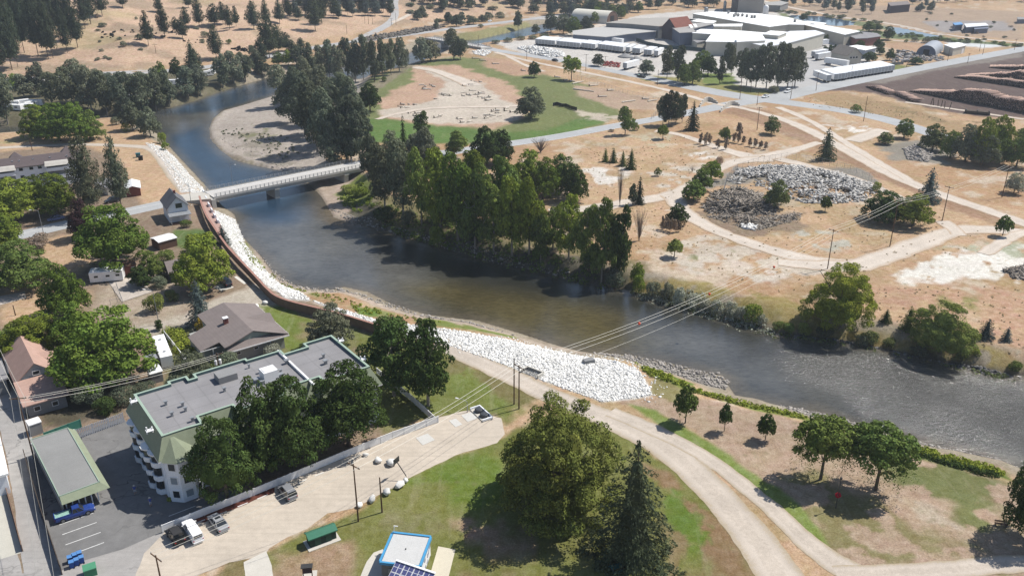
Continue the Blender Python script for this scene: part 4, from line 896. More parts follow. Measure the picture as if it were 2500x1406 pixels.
many('bank', [(2046,798,642,174,'willow','lime','largest yellow green tree on the rocky bank'), (2292,860,738,148,'willow','olive','broad olive willow on the rocky bank'), (2162,785,754,30,'spruce','dark','short dark spruce between the two big bank trees'), (2215,805,746,42,'spruce','mid','green spruce half hidden by the olive willow'), (2405,826,778,44,'spruce','blue','blue spruce, larger of the pair on the right'), (2456,832,797,28,'spruce','blue','blue spruce, smaller of the pair on the right'),
 (1592,728,672,44,'bush','grey'), (1628,738,684,46,'bush','grey'), (1660,748,690,44,'bush','silver'), (1690,755,702,44,'bush','silver'), (1722,762,716,44,'bush','silver'), (1752,770,722,44,'bush','silver'), (1782,778,726,44,'bush','silver'), (1808,786,736,44,'bush','silver'), (1835,790,722,52,'bush','bright'), (1560,715,660,40,'bush','bright'), (1860,795,760,34,'bush','silver'), (1900,805,778,34,'bush','mid'), (1925,812,780,34,'bush','mid'),
 (1962,815,780,40,'bush','olive'), (2120,838,800,50,'bush','apple'), (2130,830,806,26,'bush','lime'), (2170,846,820,40,'bush','apple'), (2350,880,850,40,'bush','apple'), (2480,905,878,44,'bush','mid'), (2380,868,846,30,'bush','lime'), (2010,822,790,50,'bush','greyd'), (2100,845,810,40,'bush','greyd'), (2240,868,830,50,'bush','greyd')])
many('east', [(2160,352,323,44,'round','apple'), (2206,338,290,46,'round','mid'), (2276,368,302,70,'round','apple'), (2320,385,320,60,'round','mid'), (2355,395,305,70,'round','greyd'), (2395,400,288,80,'round','bright'), (2430,385,284,74,'round','bright'), (2400,405,330,70,'round','greyd'), (2480,408,330,70,'round','mid'), (2440,400,340,60,'round','mid'), (2495,345,312,40,'round','mid')])
many('mill', [(1690,205,150,46,'round','mid'), (1670,208,156,44,'round','mid'), (1655,200,112,44,'tall','greyd'), (1712,182,124,56,'round','mid'), (1728,186,136,44,'round','dark'), (1578,182,146,42,'round','greyd'), (1628,192,112,34,'tall','greyd'), (1757,205,138,26,'columnar','greyd'), (1785,185,110,30,'tall','grey'), (1775,170,105,34,'tall','greyd'), (1822,210,120,46,'tall','greyd'), (1845,214,110,50,'tall','greyd'), (1870,218,106,52,'tall','greyd'),
 (1898,218,104,52,'tall','greyd'), (1922,218,108,54,'tall','greyd'), (1940,212,114,46,'tall','greyd'), (1888,226,205,38,'bush','grey'), (1640,180,130,30,'round','mid'), (1810,200,118,36,'tall','grey'), (2020,102,84,24,'round','mid'), (1995,130,120,14,'bush','greyd')])
many('yard', [(2098,102,78,24,'round','dark'), (2120,78,52,34,'round','mid'), (2140,76,58,30,'round','dark'), (2168,98,64,34,'round','dark'), (2098,124,98,26,'round','dark'), (2145,118,96,30,'round','dark'), (2148,134,110,26,'round','dark'), (2172,148,118,24,'round','dark'), (2122,152,126,40,'round','dark'), (2058,150,126,14,'spruce','blue'), (2072,152,126,14,'spruce','blue'), (2015,130,112,14,'columnar','dark'), (2025,131,110,14,'columnar','dark'), (2035,132,110,14,'columnar','dark'), (2045,134,111,14,'columnar','dark'),
 (2055,135,112,14,'columnar','dark'), (2065,136,114,14,'columnar','dark'), (2232,102,88,24,'bush','grey'), (2265,106,90,34,'bush','grey'), (2236,158,140,36,'round','dark'), (1960,50,34,24,'round','dark','dark round tree beside the mill pond'), (2212,104,96,12,'bush','mid')])
many('hw', [(1265,78,28,22,'airy','greyd'), (1308,84,60,22,'round','greyd'), (1345,80,30,40,'round','greyd'), (1375,84,36,44,'round','greyd'), (1400,88,40,40,'round','mid'), (1430,80,40,38,'round','greyd'), (1210,107,94,26,'bush','greyd'), (1240,104,90,28,'bush','greyd'), (1270,98,86,28,'bush','greyd'), (1300,96,84,30,'bush','greyd'), (1330,92,80,30,'bush','greyd'), (1175,68,58,18,'bush','greyd'), (1145,62,48,14,'airy','greyd'), (1066,72,46,18,'tall','greyd'), (1155,60,40,30,'round','greyd'), (1115,66,36,28,'round','greyd'), (1095,60,30,24,'pine','pine'), (1190,50,25,30,'bush','greyd'), (1220,42,25,24,'bush','greyd')])
# distant woods: scattered one by one
def wood(px, n, kinds, hpx, wpx, zone):
    P = np.array(px, float); lo, hi = P.min(0), P.max(0); c = 0; t = 0; pts = []
    while c < n and t < 6000:
        t += 1; q = rng.uniform(lo, hi)
        if sdist(q[None], P)[0] > 0: continue
        if pts and min((q[0] - a) ** 2 + 9 * (q[1] - b) ** 2 for a, b in pts) < (wpx[0] * .42) ** 2: continue
        pts.append(q); c += 1
    for q in sorted(pts, key=lambda p: p[1]):
        k, cl = kinds[rng.integers(len(kinds))]; h = rng.uniform(*hpx)
        if k == 'bush': h *= .4
        tree(q[0], q[1], q[1] - h, rng.uniform(*wpx), k, cl, zone)
FW = lambda a: (a, 'woods ' + a)
wood([(700,24),(960,22),(955,44),(880,42),(760,48),(700,44)], 26, [('pine','pine'),('pine','blue')], (38,58), (20,30), FW('left of the hill road'))
wood([(720,-5),(955,-5),(955,20),(720,20)], 24, [('pine','pine'),('pine','blue')], (36,50), (20,28), FW('at the top by the hill road'))
wood([(985,2),(1100,-4),(1330,-4),(1330,20),(1180,30),(1000,30)], 34, [('pine','pine'),('round','greyd'),('bush','greyd'),('pine','blue')], (24,42), (18,30), FW('right of the hill road'))
wood([(1000,32),(1050,40),(1180,44),(1300,34),(1330,25),(1180,55),(1080,64),(1010,48)], 22, [('bush','greyd'),('round','greyd'),('bush','grey')], (16,30), (18,30), FW('on the slope above the highway'))
wood([(1330,0),(1560,-4),(1760,-4),(1770,18),(1560,26),(1500,30),(1440,42),(1340,40)], 60, [('pine','pine'),('round','greyd'),('tall','greyd'),('round','blue'),('pine','blue')], (26,44), (18,28), FW('in the wood behind the arched hall'))
wood([(1430,44),(1480,30),(1560,30),(1560,38),(1440,60)], 14, [('round','greyd'),('round','mid')], (22,34), (20,28), FW('by the river near the arched hall'))
wood([(1890,4),(2060,6),(2160,20),(2140,38),(2080,38),(1990,22),(1900,14)], 26, [('pine','blue'),('pine','pine')], (26,40), (14,22), FW('on the bluff above the pond'))
wood([(2230,-4),(2520,-4),(2520,8),(2230,12)], 26, [('pine','blue'),('pine','pine')], (18,30), (12,20), FW('at the far top right edge'))
wood([(2220,10),(2300,20),(2290,36),(2235,34)], 7, [('round','greyd'),('pine','blue')], (14,24), (12,20), FW('on the slope right of the bluff'))
wood([(2130,78),(2330,96),(2500,112),(2500,118),(2300,104),(2140,86)], 34, [('bush','greyd'),('bush','mid')], (16,26), (14,24), FW('along the track beyond the pond'))
wood([(1900,28),(2060,42),(2180,60),(2180,64),(2060,48),(1900,34)], 20, [('bush','greyd'),('bush','apple')], (14,20), (14,22), FW('along the pond shore'))
wood([(2240,26),(2490,40),(2490,110),(2330,90),(2240,64)], 18, [('bush','greyd'),('bush','dead')], (12,18), (9,16), FW('on the scrubland, top right'))
wood([(230,50),(520,30),(520,120),(230,150)], 16, [('bush','grey'),('bush','greyd')], (14,20), (9,18), FW('scattered over the open hillside'))

# ---------------- undergrowth and rocks nobody could count
def scatter_pts(px, n, z=None):
    P = np.array(GL(px)) if z is None else poly(px, z); lo, hi = P.min(0), P.max(0); out = np.zeros((0, 2))
    while len(out) < n:
        q = rng.uniform(lo, hi, (n * 3, 2)); out = np.vstack([out, q[sdist(q, P) < 0]])
    return out[:n]
def undergrowth(name, zones, colr, h, leaf=0.22, per=26, label='', z=-1):
    C = []; N = []
    for px, n in zones:
        q = scatter_pts(px, n, z); zz = T(q[:, 0], q[:, 1]); s = rng.uniform(.5, 1.2, n)
        k = np.repeat(np.arange(n), per); d = unit(rng.normal(size=(len(k), 3))); d[:, 2] = abs(d[:, 2])
        C.append(np.column_stack([q[k], zz[k]]) + d * (np.array([.9, .9, 1]) * h * s[k][:, None])); N.append(unit(d + .6 * rng.normal(size=d.shape)))
    V = quads(np.vstack(C), np.vstack(N), leaf, 1.5); o = link(name, leafmesh(name, V, LEAF), kind='stuff'); o.color = (*TC[colr], 1); o['label'] = label; o['category'] = 'undergrowth'
    return o
undergrowth('undergrowth', [([(900,500),(1010,530),(1200,590),(1400,640),(1520,680),(1510,695),(1380,668),(1200,622),(1060,580),(940,545)], 260)], 'mid', 1.1, label='green undergrowth beneath the grove along the far bank')
undergrowth('weeds', [([(1540,690),(1700,722),(1900,790),(2060,812),(2300,862),(2500,900),(2500,912),(2300,873),(2060,826),(1880,806),(1700,748)], 240)], 'apple', 0.8, label='scrubby weeds among the dark rocks of the far bank')
undergrowth('reeds', [([(1545,888),(1600,905),(1700,950),(1850,990),(1990,1022),(1985,1030),(1850,1004),(1700,965),(1590,930)], 170), ([(2070,1042),(2230,1085),(2450,1152),(2450,1170),(2300,1135),(2180,1100)], 240)], 'lime', 0.6, .16, label='yellow green reeds edging the near bank')
undergrowth('bank_weeds', [([(575,575),(640,640),(760,722),(950,775),(1080,800),(1060,808),(900,780),(780,742),(690,700),(610,640)], 130), ([(860,760),(930,772),(930,786),(870,782)], 40)], 'lime', 0.35, .14, per=14, label='green weeds along the foot of the white rocks', z=-2)
undergrowth('weeds', [([(820,470),(880,440),(920,480),(890,510),(850,500)], 90)], 'bright', 0.7, label='green weeds beside the bridge pier')
undergrowth('weeds', [([(560,320),(700,330),(730,380),(690,390),(600,350)], 70), ([(540,318),(600,312),(590,330),(545,330)], 14)], 'grey', 0.6, per=18, label='sparse grey green shrubs on the gravel bar', z=-3)
undergrowth('dry_weeds', [([(1400,370),(1640,330),(1800,350),(1960,400),(2200,480),(2380,560),(2440,600),(2200,640),(2000,700),(1900,720),(1560,640),(1540,560),(1440,480)], 520), ([(2080,700),(2500,700),(2500,880),(2200,830)], 120), ([(1960,240),(2150,250),(2330,300),(2200,290),(1990,262)], 110)], 'straw', 0.3, .14, per=8, label='dry weeds and tufts scattered over the far field', z=0)
undergrowth('hedge', [([(405,808),(440,806),(478,866),(445,872)], 46)], 'lime', 1.2, .14, per=90, label='lime green clipped hedge beside the white wall', z=0)
undergrowth('hedge', [([(404,1216),(458,1190),(470,1200),(412,1226)], 14)], 'lime', 0.6, .1, per=120, label='lime green hedge below the corner bay of the apartments', z=0)
undergrowth('willow_scrub', [([(1560,690),(1700,715),(1860,770),(1900,800),(1850,798),(1700,750),(1560,712)], 150)], 'silver', 1.3, .2, label='silvery willow scrub along the far bank')
undergrowth('brush', [([(2240,1100),(2440,1158),(2440,1168),(2240,1112)], 60)], 'dark', 0.8, .16, label='dark green brush at the water edge on the right', z=0)
t_ = (1 + 5 ** .5) / 2
ICO = unit(np.array([(-1,t_,0),(1,t_,0),(-1,-t_,0),(1,-t_,0),(0,-1,t_),(0,1,t_),(0,-1,-t_),(0,1,-t_),(t_,0,-1),(t_,0,1),(-t_,0,-1),(-t_,0,1)]))
ICF = np.array([(0,11,5),(0,5,1),(0,1,7),(0,7,10),(0,10,11),(1,5,9),(5,11,4),(11,10,2),(10,7,6),(7,1,8),(3,9,4),(3,4,2),(3,2,6),(3,6,8),(3,8,9),(4,9,5),(2,4,11),(6,2,10),(8,6,7),(9,8,1)])
def rock_mat(name, c, var=.35, moss=None):
    s = NT(name); ge = s.new('ShaderNodeNewGeometry'); r = s.new('ShaderNodeRGB'); r.outputs[0].default_value = c
    v = s.math('MULTIPLY', s.rng(ge.outputs['Random Per Island'], 0, 1, 1 - var, 1 + var * .4), s.rng(s.noise(3, 4), .3, .7, .85, 1.1))
    s.fin(s.hsv(r.outputs[0], v=v), .9, 0, .15); return s.m
def rocks(name, zones, n, size, m, label, z=0, sink=.2, flat=.7, long=1.0, piles=None, kind='stuff', tilt=0.35, clump=None):
    q = np.vstack([scatter_pts(px, max(1, int(n * f)), z) for px, f in zones])
    if clump is not None: q = q[fbm(q[:, 0], q[:, 1], 7, 3) + .25 * rng.normal(size=len(q)) > clump]
    n = len(q)
    zz = T(q[:, 0], q[:, 1]) + (piles(q) if piles is not None else 0)
    s = size[0] + (size[1] - size[0]) * rng.random(n) ** 2.2
    V = np.repeat(ICO[None], n, 0) * (1 + .28 * rng.normal(size=(n, 12, 1))) * np.array([long, 1, flat])
    a = rng.uniform(0, 6.28, n); ca, sa = np.cos(a), np.sin(a); b = rng.normal(size=n) * tilt; cb, sb = np.cos(b)[:, None], np.sin(b)[:, None]
    X, Y, Zz = V[..., 0] * cb - V[..., 2] * sb, V[..., 1], V[..., 0] * sb + V[..., 2] * cb
    V = np.stack([X * ca[:, None] - Y * sa[:, None], X * sa[:, None] + Y * ca[:, None], Zz], -1) * (s / 2)[:, None, None]
    V += np.column_stack([q, zz + s * (.5 - sink) * flat * .6])[:, None]
    F = (ICF[None] + 12 * np.arange(n)[:, None, None]).reshape(-1, 3)
    o = link(name, mesh_np(name, V.reshape(-1, 3), F, [m]), kind=kind)
    if label: o['label'] = label; o['category'] = 'rocks'
    return o
M_WROCK = rock_mat('white blasted rock', (0.78, 0.77, 0.74, 1), .40)
M_DROCK = rock_mat('dark bank rock', (0.16, 0.155, 0.15, 1), .5)
M_GROCK = rock_mat('grey river stone', (0.36, 0.33, 0.30, 1), .45)
RIPX = [(1240,822),(1400,852),(1520,868),(1600,900),(1630,960),(1600,1000),(1540,990),(1400,970),(1260,915),(1100,868)]
rocks('riprap', [(RIP3, .67), (RIP2, .2), (RIP1, .12), (RIPX, .03)], 28000, (.16, .66), M_WROCK, 'white blasted riprap rocks lining the near bank', z=-1.2, sink=.42, flat=.6)
rocks('riprap', [([(1560,700),(1700,738),(1900,800),(2060,815),(2300,866),(2500,905),(2700,960),(2700,975),(2500,917),(2300,878),(2060,832),(1880,812),(1700,752)], 1)], 4200, (.3, 1.1), M_DROCK, 'dark rocks along the far water edge', z=-1.8)
rocks('river_stones', [([(1440,862),(1560,868),(1700,900),(1780,925),(1770,950),(1690,930),(1560,890)], .4), ([(1890,985),(2000,1005),(2090,1030),(2080,1048),(1990,1025)], .15), ([(800,505),(860,546),(998,578),(1200,638),(1400,682),(1400,672),(1200,625),(1000,565),(870,530)], .3), ([(620,600),(700,680),(840,705),(1060,772),(1260,820),(1260,828),(1050,785),(840,725),(690,700)], .25)], 2600, (.2, .8), M_GROCK, 'grey stones along the water line', z=-3)
rocks('river_stones', [([(2090,1030),(2230,1076),(2440,1130),(2440,1142),(2230,1090),(2090,1048)], .7), ([(1890,1000),(2100,1008),(2020,1030)], .1), ([(520,330),(600,380),(680,418),(740,440),(720,400),(600,350)], .2)], 500, (.2, .7), M_GROCK, 'scattered stones in the shallows', z=-3.2)
# ------------------------------------------------------------------ buildings
M_WWALL = mat('white siding', rgb(232, 236, 242, .95), 0.7, var=.05, sc=.6, seam=('Z', .45, .12))
M_CREAM = mat('cream wall', rgb(206, 200, 184, .85), 0.8, var=.08, sc=.3)
M_TANW = mat('tan metal wall', rgb(186, 180, 166, .85), 0.7, var=.08, sc=.2)
M_GREYW = mat('grey wall', rgb(150, 150, 150), 0.8, var=.1, sc=.3)
M_BLUEW = mat('blue grey metal wall', rgb(110, 122, 146), 0.6, var=.1, sc=.3)
M_WROOF = mat('white roof membrane', rgb(245, 245, 242, .95), 0.6, var=.07, sc=.06, seam=('X', 6.0, .10))
M_GROOF = mat('grey flat roof', rgb(152, 150, 152), 0.9, var=.14, sc=.22, var2=.05, seam=('XY', 3.2, .14))
M_GSHING = mat('green shingles', rgb(150, 160, 132), 0.9, var=.08, sc=1.5, var2=.14, sc2=14)
M_TRIMG = mat('pale green trim', rgb(168, 192, 172), 0.6, var=.04)
M_BSHING = mat('brown shingles', rgb(140, 128, 124), 0.95, var=.10, sc=.8, var2=.16, sc2=10, seam=('Z', .14, .25))
M_PSHING = mat('salmon shingles', rgb(198, 160, 144), 0.95, var=.10, sc=.7, var2=.14, sc2=10, seam=('Z', .16, .2))
M_DSHING = mat('grey shingles', rgb(112, 114, 120), 0.95, var=.08, sc=.8, var2=.12, sc2=14)
M_GLASS = mat('window glass', (0.02, 0.025, 0.03, 1), 0.12, spec=.6, var=.2)
M_GLASSL = mat('curtained window', rgb(150, 164, 176), 0.3, spec=.5, var=.1)
M_WHITE = mat('white paint', rgb(236, 236, 236, .9), 0.5, var=.03)
M_METAL = mat('galvanised metal', rgb(170, 174, 178), 0.45, 0.3, var=.1)
M_DARK = mat('dark opening', (0.012, 0.012, 0.014, 1), 0.9)
M_BRICK = mat('red brick', rgb(146, 84, 74), 0.9, var=.12, sc=3)
M_BRWN = mat('brown timber', rgb(112, 82, 66), 0.9, var=.15, sc=3)
M_REDB = mat('rusty red boards', rgb(142, 78, 62), 0.85, var=.18, sc=.6)
M_BARN = mat('dark barn boards', rgb(84, 70, 78), 0.9, var=.15, sc=.6)
M_TEAL = mat('teal fabric', rgb(70, 150, 130), 0.7, var=.06)

def frame(px4, z):
    W4 = [U(x, y, z)[:2] for x, y in px4]; u = (W4[1] - W4[0]) + (W4[2] - W4[3]); a = math.atan2(u[1], u[0]); c = sum(W4) / 4
    L = np.linalg.norm(u) / 2; w = (W4[2] - W4[1]) + (W4[3] - W4[0]); return c, a, L, np.linalg.norm(w) / 2
def loc2(o, a, w):
    d = np.asarray(w)[:2] - np.asarray(o)[:2]; return (d[0] * math.cos(a) + d[1] * math.sin(a), -d[0] * math.sin(a) + d[1] * math.cos(a))
def window(parent, x, y, z, ang, w, h, glass=None, fm=None, out=0.04):
    """frame proud of the wall with its pane; ang = direction the window faces"""
    b = MB(); t = 0.09
    for dx, dz, sx, sz in ((0, h / 2, w + t, t), (0, -h / 2, w + t, t), (-w / 2, 0, t, h - t), (w / 2, 0, t, h - t)): b.box((dx, 0, dz), (sx, 0.1, sz))
    fo = b.build('window', fm or M_WHITE, parent, (x + math.cos(ang) * out, y + math.sin(ang) * out, z), ang + R(90))
    MB().box((0, 0, 0), (w - t, 0.05, h - t)).build('pane', glass or M_GLASS, fo, (0, 0, 0)); return fo
def gable(parent, x0, x1, y0, y1, ze, zr, rm, wm=None, axis='x', over=0.5, th=0.18, name='roof', ztop=None):
    """gable roof; ridge along axis; optional gable-end walls"""
    b = MB()
    if axis == 'x':
        ym = (y0 + y1) / 2; sl = (zr - ze) / ((y1 - y0) / 2); e = ze - sl * over
        for s, yy in ((1, y0 - over), (-1, y1 + over)):
            vs = [(x0 - over, yy, e), (x1 + over, yy, e), (x1 + over, ym, zr), (x0 - over, ym, zr)]
            vs += [(a, c, d + th) for a, c, d in vs]; f = [(0, 1, 2, 3), (7, 6, 5, 4), (0, 4, 5, 1), (1, 5, 6, 2), (2, 6, 7, 3), (3, 7, 4, 0)]
            b.add(vs, [q[::-1] for q in f] if s == 1 else f)
        ro = b.build(name, rm, parent)
        if wm:
            for xx in (x0 + .02, x1 - .02):
                g = MB(); g.add([(xx - .1, y0, ze - .02), (xx - .1, y1, ze - .02), (xx - .1, ym, zr - .02), (xx + .1, y0, ze - .02), (xx + .1, y1, ze - .02), (xx + .1, ym, zr - .02)], [(0, 2, 1), (3, 4, 5), (0, 1, 4, 3), (1, 2, 5, 4), (2, 0, 3, 5)]); g.build('gable_wall', wm, parent)
    else:
        xm = (x0 + x1) / 2; sl = (zr - ze) / ((x1 - x0) / 2); e = ze - sl * over
        for s, xx in ((1, x0 - over), (-1, x1 + over)):
            vs = [(xx, y0 - over, e), (xx, y1 + over, e), (xm, y1 + over, zr), (xm, y0 - over, zr)]
            vs += [(a, c, d + th) for a, c, d in vs]; f = [(0, 1, 2, 3), (7, 6, 5, 4), (0, 4, 5, 1), (1, 5, 6, 2), (2, 6, 7, 3), (3, 7, 4, 0)]
            b.add(vs, f if s == 1 else [q[::-1] for q in f])
        ro = b.build(name, rm, parent)
        if wm:
            for yy in (y0 + .1, y1 - .1):
                g = MB(); g.add([(x0, yy - .1, ze - .02), (x1, yy - .1, ze - .02), (xm, yy - .1, zr - .02), (x0, yy + .1, ze - .02), (x1, yy + .1, ze - .02), (xm, yy + .1, zr - .02)], [(0, 1, 2), (3, 5, 4), (0, 3, 4, 1), (1, 4, 5, 2), (2, 5, 3, 0)]); g.build('gable_wall', wm, parent)
    return ro
def offset(P, d):
    """grow a simple polygon outward by d"""
    P = [np.array(p, float) for p in P]; n = len(P); A = sum(P[i][0] * P[(i + 1) % n][1] - P[(i + 1) % n][0] * P[i][1] for i in range(n)); s = 1 if A > 0 else -1; out = []
    for i in range(n):
        a, b, c = P[i - 1], P[i], P[(i + 1) % n]; e1 = (b - a) / np.linalg.norm(b - a); e2 = (c - b) / np.linalg.norm(c - b)
        n1 = np.array([e1[1], -e1[0]]) * s; n2 = np.array([e2[1], -e2[0]]) * s; m = n1 + n2; m = m / max(.35, (m @ m) / 2); out.append(tuple(b + m * d))
    return out

# ---- the long apartment block with the green mansard
def apartments():
    o = U(327.6, 966.5, 10.77); a = R(36.87)
    t = thing('apartment_block', 'long three-storey apartment block with grey flat roof and green shingle skirts', 'apartment block', (o[0], o[1], 0), a)
    out = [(0, 0), (0, -15.3), (3.7, -15.3), (6.2, -15.5), (6.3, -13), (11.8, -13), (11.9, -15), (20, -15), (20, -13), (27, -13), (27, -15), (35.7, -15), (35.7, 0), (30, 0), (30, -1.6), (25.6, -1.6), (25.6, 0.1), (19.4, 0.1), (19.4, 0.9), (10, 0.9), (10, -0.6), (8.9, -0.6), (8.9, .9), (5.7, .9), (5.7, 0)]
    zt = 10.77
    MB().prism(out, zt - .35, zt - .2).build('roof_deck', M_GROOF, t)
    # raised parapet rim: blue green sides, green cap
    b = MB(); inn = offset(out, -0.28); b.loft(out, zt - .22, out, zt + .28); b.loft(inn[::-1], zt - .22, inn[::-1], zt + .28); b.build('parapet', mat('blue green parapet', rgb(112, 140, 140), .7, var=.05), t)
    n = len(out); c = MB(); o2 = offset(out, .06); i2 = offset(out, -.34)
    vs = [(p[0], p[1], zt + .28) for p in o2] + [(p[0], p[1], zt + .28) for p in i2] + [(p[0], p[1], zt + .36) for p in o2] + [(p[0], p[1], zt + .36) for p in i2]
    c.add(vs, [(2 * n + i, 2 * n + (i + 1) % n, 3 * n + (i + 1) % n, 3 * n + i)[::-1] for i in range(n)] + [(i, (i + 1) % n, 2 * n + (i + 1) % n, 2 * n + i) for i in range(n)] + [(n + i, 3 * n + i, 3 * n + (i + 1) % n, n + (i + 1) % n) for i in range(n)])
    c.build('parapet_cap', M_TRIMG, t)
    ou = offset(out, 1.5); MB().loft(offset(out, .02), zt + .1, ou, 7.75).build('mansard_roof', M_GSHING, t)
    e = MB(); e.prism(ou, 7.5, 7.72); e.build('eave', M_WHITE, t)
    MB().prism(offset(out, .75), 0, 7.5).build('wall', M_WWALL, t)
    # firewall ridge over the roof
    MB().box((25.3, -7.3, zt + .02), (.35, 15.6, .5)).build('firewall', M_WHITE, t)
    # corner turret at the front left
    oc = [(1.9 + 2.75 * math.cos(q), -15.6 + 2.75 * math.sin(q)) for q in [R(22.5 + 45 * i) for i in range(8)]]
    MB().prism(oc, 0, 7.6).build('bay', M_WWALL, t)
    r = MB(); oc2 = [(1.9 + 3.3 * math.cos(q), -15.6 + 3.3 * math.sin(q)) for q in [R(22.5 + 45 * i) for i in range(8)]]; r.loft(oc2, 7.55, [(1.2 + .05 * math.cos(q), -14.8 + .05 * math.sin(q)) for q in [R(22.5 + 45 * i) for i in range(8)]], zt + .35, True); r.build('bay_roof', M_GSHING, t)
    for k, q in enumerate([R(-135 + 45 * i) for i in range(3)]):
        for f in range(3):
            if (k + f) % 4 == 3: continue
            window(t, 1.9 + 2.54 * math.cos(q), -15.6 + 2.54 * math.sin(q), 1.5 + 2.5 * f, q, 1.15, 1.3, M_GLASSL if (k + f) % 2 else M_GLASS)
    # balcony stacks on the car park side
    for y0, dp in ((-2.6, 1.5), (-5.4, 1.2), (-11.0, 1.7), (-13.2, 1.2)):
        for f in range(3):
            z = 2.5 * f
            pts = [(-.7, y0 - 1.3), (-.7, y0 + 1.3), (-.7 - dp * .7, y0 + 1.0), (-.7 - dp, y0 + .3), (-.7 - dp, y0 - .3), (-.7 - dp * .7, y0 - 1.0)]
            bb = MB(); bb.prism(pts, z + .15, z + .32); bb.loft(pts, z + .3, pts, z + 1.0); bb.prism(offset(pts, .05), z + 1.0, z + 1.07)
            bb.build('balcony', M_WWALL, t); MB().prism(offset(pts, -.15), z + 1.1, z + 2.45).build('balcony_opening', M_GLASS, t)
        MB().prism(offset(pts, .2), 7.45, 7.7).build('balcony_roof', M_WHITE, t)
    # windows: front, right end
    for f in range(3):
        z = 1.6 + 2.5 * f
        for x in (9.0, 14, 17.5, 23.5, 29.5, 33): window(t, x, (-15 if (12 < x < 20 or x > 27) else -13) - .77, z, R(-90), 1.5, 1.1, M_GLASS if (int(x) + f) % 3 else M_GLASSL)
        window(t, 5.4, -15.5 - .72, z, R(-90), 1.2, 1.0, M_GLASS if f else M_GLASSL)
        for y in (-3, -7, -11.5): window(t, 36.45, y, z, 0, 1.5, 1.1)
    for px, py, s in ((405, 986, .5), (446, 989, .5), (453, 1001, .5), (420, 1013, .5), (470, 1026, .5), (548, 953, .5), (606, 947, .7), (640, 936, .7), (627, 931, .9), (685, 919, .8), (790, 871, .5), (795, 886, .7), (700, 885, .7), (685, 909, .5), (608, 896, .35), (636, 908, .5)):
        p = loc2(o, a, U(px, py, zt)); b = MB(); b.box((p[0], p[1], zt + .15), (s * .7, s * .7, .7)); b.box((p[0], p[1], zt + .55), (s * 1.2, s * 1.0, .14)); b.build('roof_vent', M_METAL, t)
    p = loc2(o, a, U(657, 917, zt + .4)); b = MB(); b.box((p[0], p[1], zt + .75), (2.6, 2.4, 1.9), taper=(.96, .94)); b.box((p[0] - .3, p[1], zt + 1.74), (1.4, 1.5, .1)); b.build('rooftop_unit', M_WHITE, t)
    p = loc2(o, a, U(552, 922, zt)); MB().prism([(p[0] - 1.6, p[1] - 1.3), (p[0] + 1.6, p[1] - 1.3), (p[0] + 1.6, p[1] + 1.3), (p[0] - 1.6, p[1] + 1.3)], zt - .25, zt + 1.0).build('roof_hatch', M_GREYW, t)
    for px, py in ((327, 983), (366, 1054), (832, 835), (886, 880)):
        p = loc2(o, a, U(px, py, zt)); b = MB(); b.box((p[0], p[1], zt + .3), (1.1, .8, .1)); b.tube([(p[0] - .4, p[1], zt - .2), (p[0] - .4, p[1], zt + 1.0)], .12); b.tube([(p[0] + .4, p[1], zt - .2), (p[0] + .4, p[1], zt + .8)], .12); b.build('chimney', M_WHITE, t)
    # light stain that runs along the roof drain line
apartments()

# ---- carport
def carport():
    c, a, L, w = frame([(88, 1068), (175, 1042), (232, 1178), (131, 1217)], 3.5)
    t = thing('carport', 'long open carport with grey flat roof and green shingle edge', 'carport', (c[0], c[1], 0), a)
    w2, L2 = w / 2, L / 2
    MB().box((0, 0, 3.35), (L, w, .2)).build('roof', mat('carport roof', rgb(150, 150, 148), .9, var=.12, sc=.15), t)
    b = MB(); q0 = [(-L2, w2), (-L2, -w2), (L2, -w2), (L2, w2)]; b.loft([(-L2, -w2), (L2, -w2), (L2, w2), (-L2, w2)], 3.5, [(-L2 - .05, -w2 - 1.1), (L2 + 1.1, -w2 - 1.1), (L2 + 1.1, w2 + .1), (-L2 - .05, w2 + .1)], 2.55); b.build('roof_skirt', M_GSHING, t)
    b = MB(); b.box((0, w2, 3.5), (L + .2, .12, .16)); b.box((0, -w2, 3.5), (L + .2, .12, .16)); b.box((-L2, 0, 3.5), (.12, w, .16)); b.box((L2, 0, 3.5), (.12, w, .16)); b.build('roof_rim', M_TRIMG, t)
    b = MB(); b.box((.45, .0, 2.45), (L + 1.1, w + 1.3, .14)); b.build('soffit', M_WHITE, t)
    b = MB(); b.box((-L2 + .1, 0, 1.2), (.16, w, 2.4)); b.box((0, w2 - .1, 1.2), (L, .16, 2.4)); b.box((L2 - .9, w2 - 1.2, 1.2), (1.2, 2, 2.4)); b.build('wall', mat('beige wall', rgb(206, 198, 184), .8), t)
    for i in range(6): MB().box((L2 - .6, -w2 + .5 + i * 0, 1.2), (.16, .16, 2.4)).build('post', M_WHITE, t, (-(L - 1.2) * i / 5, -.3, 0))
carport()

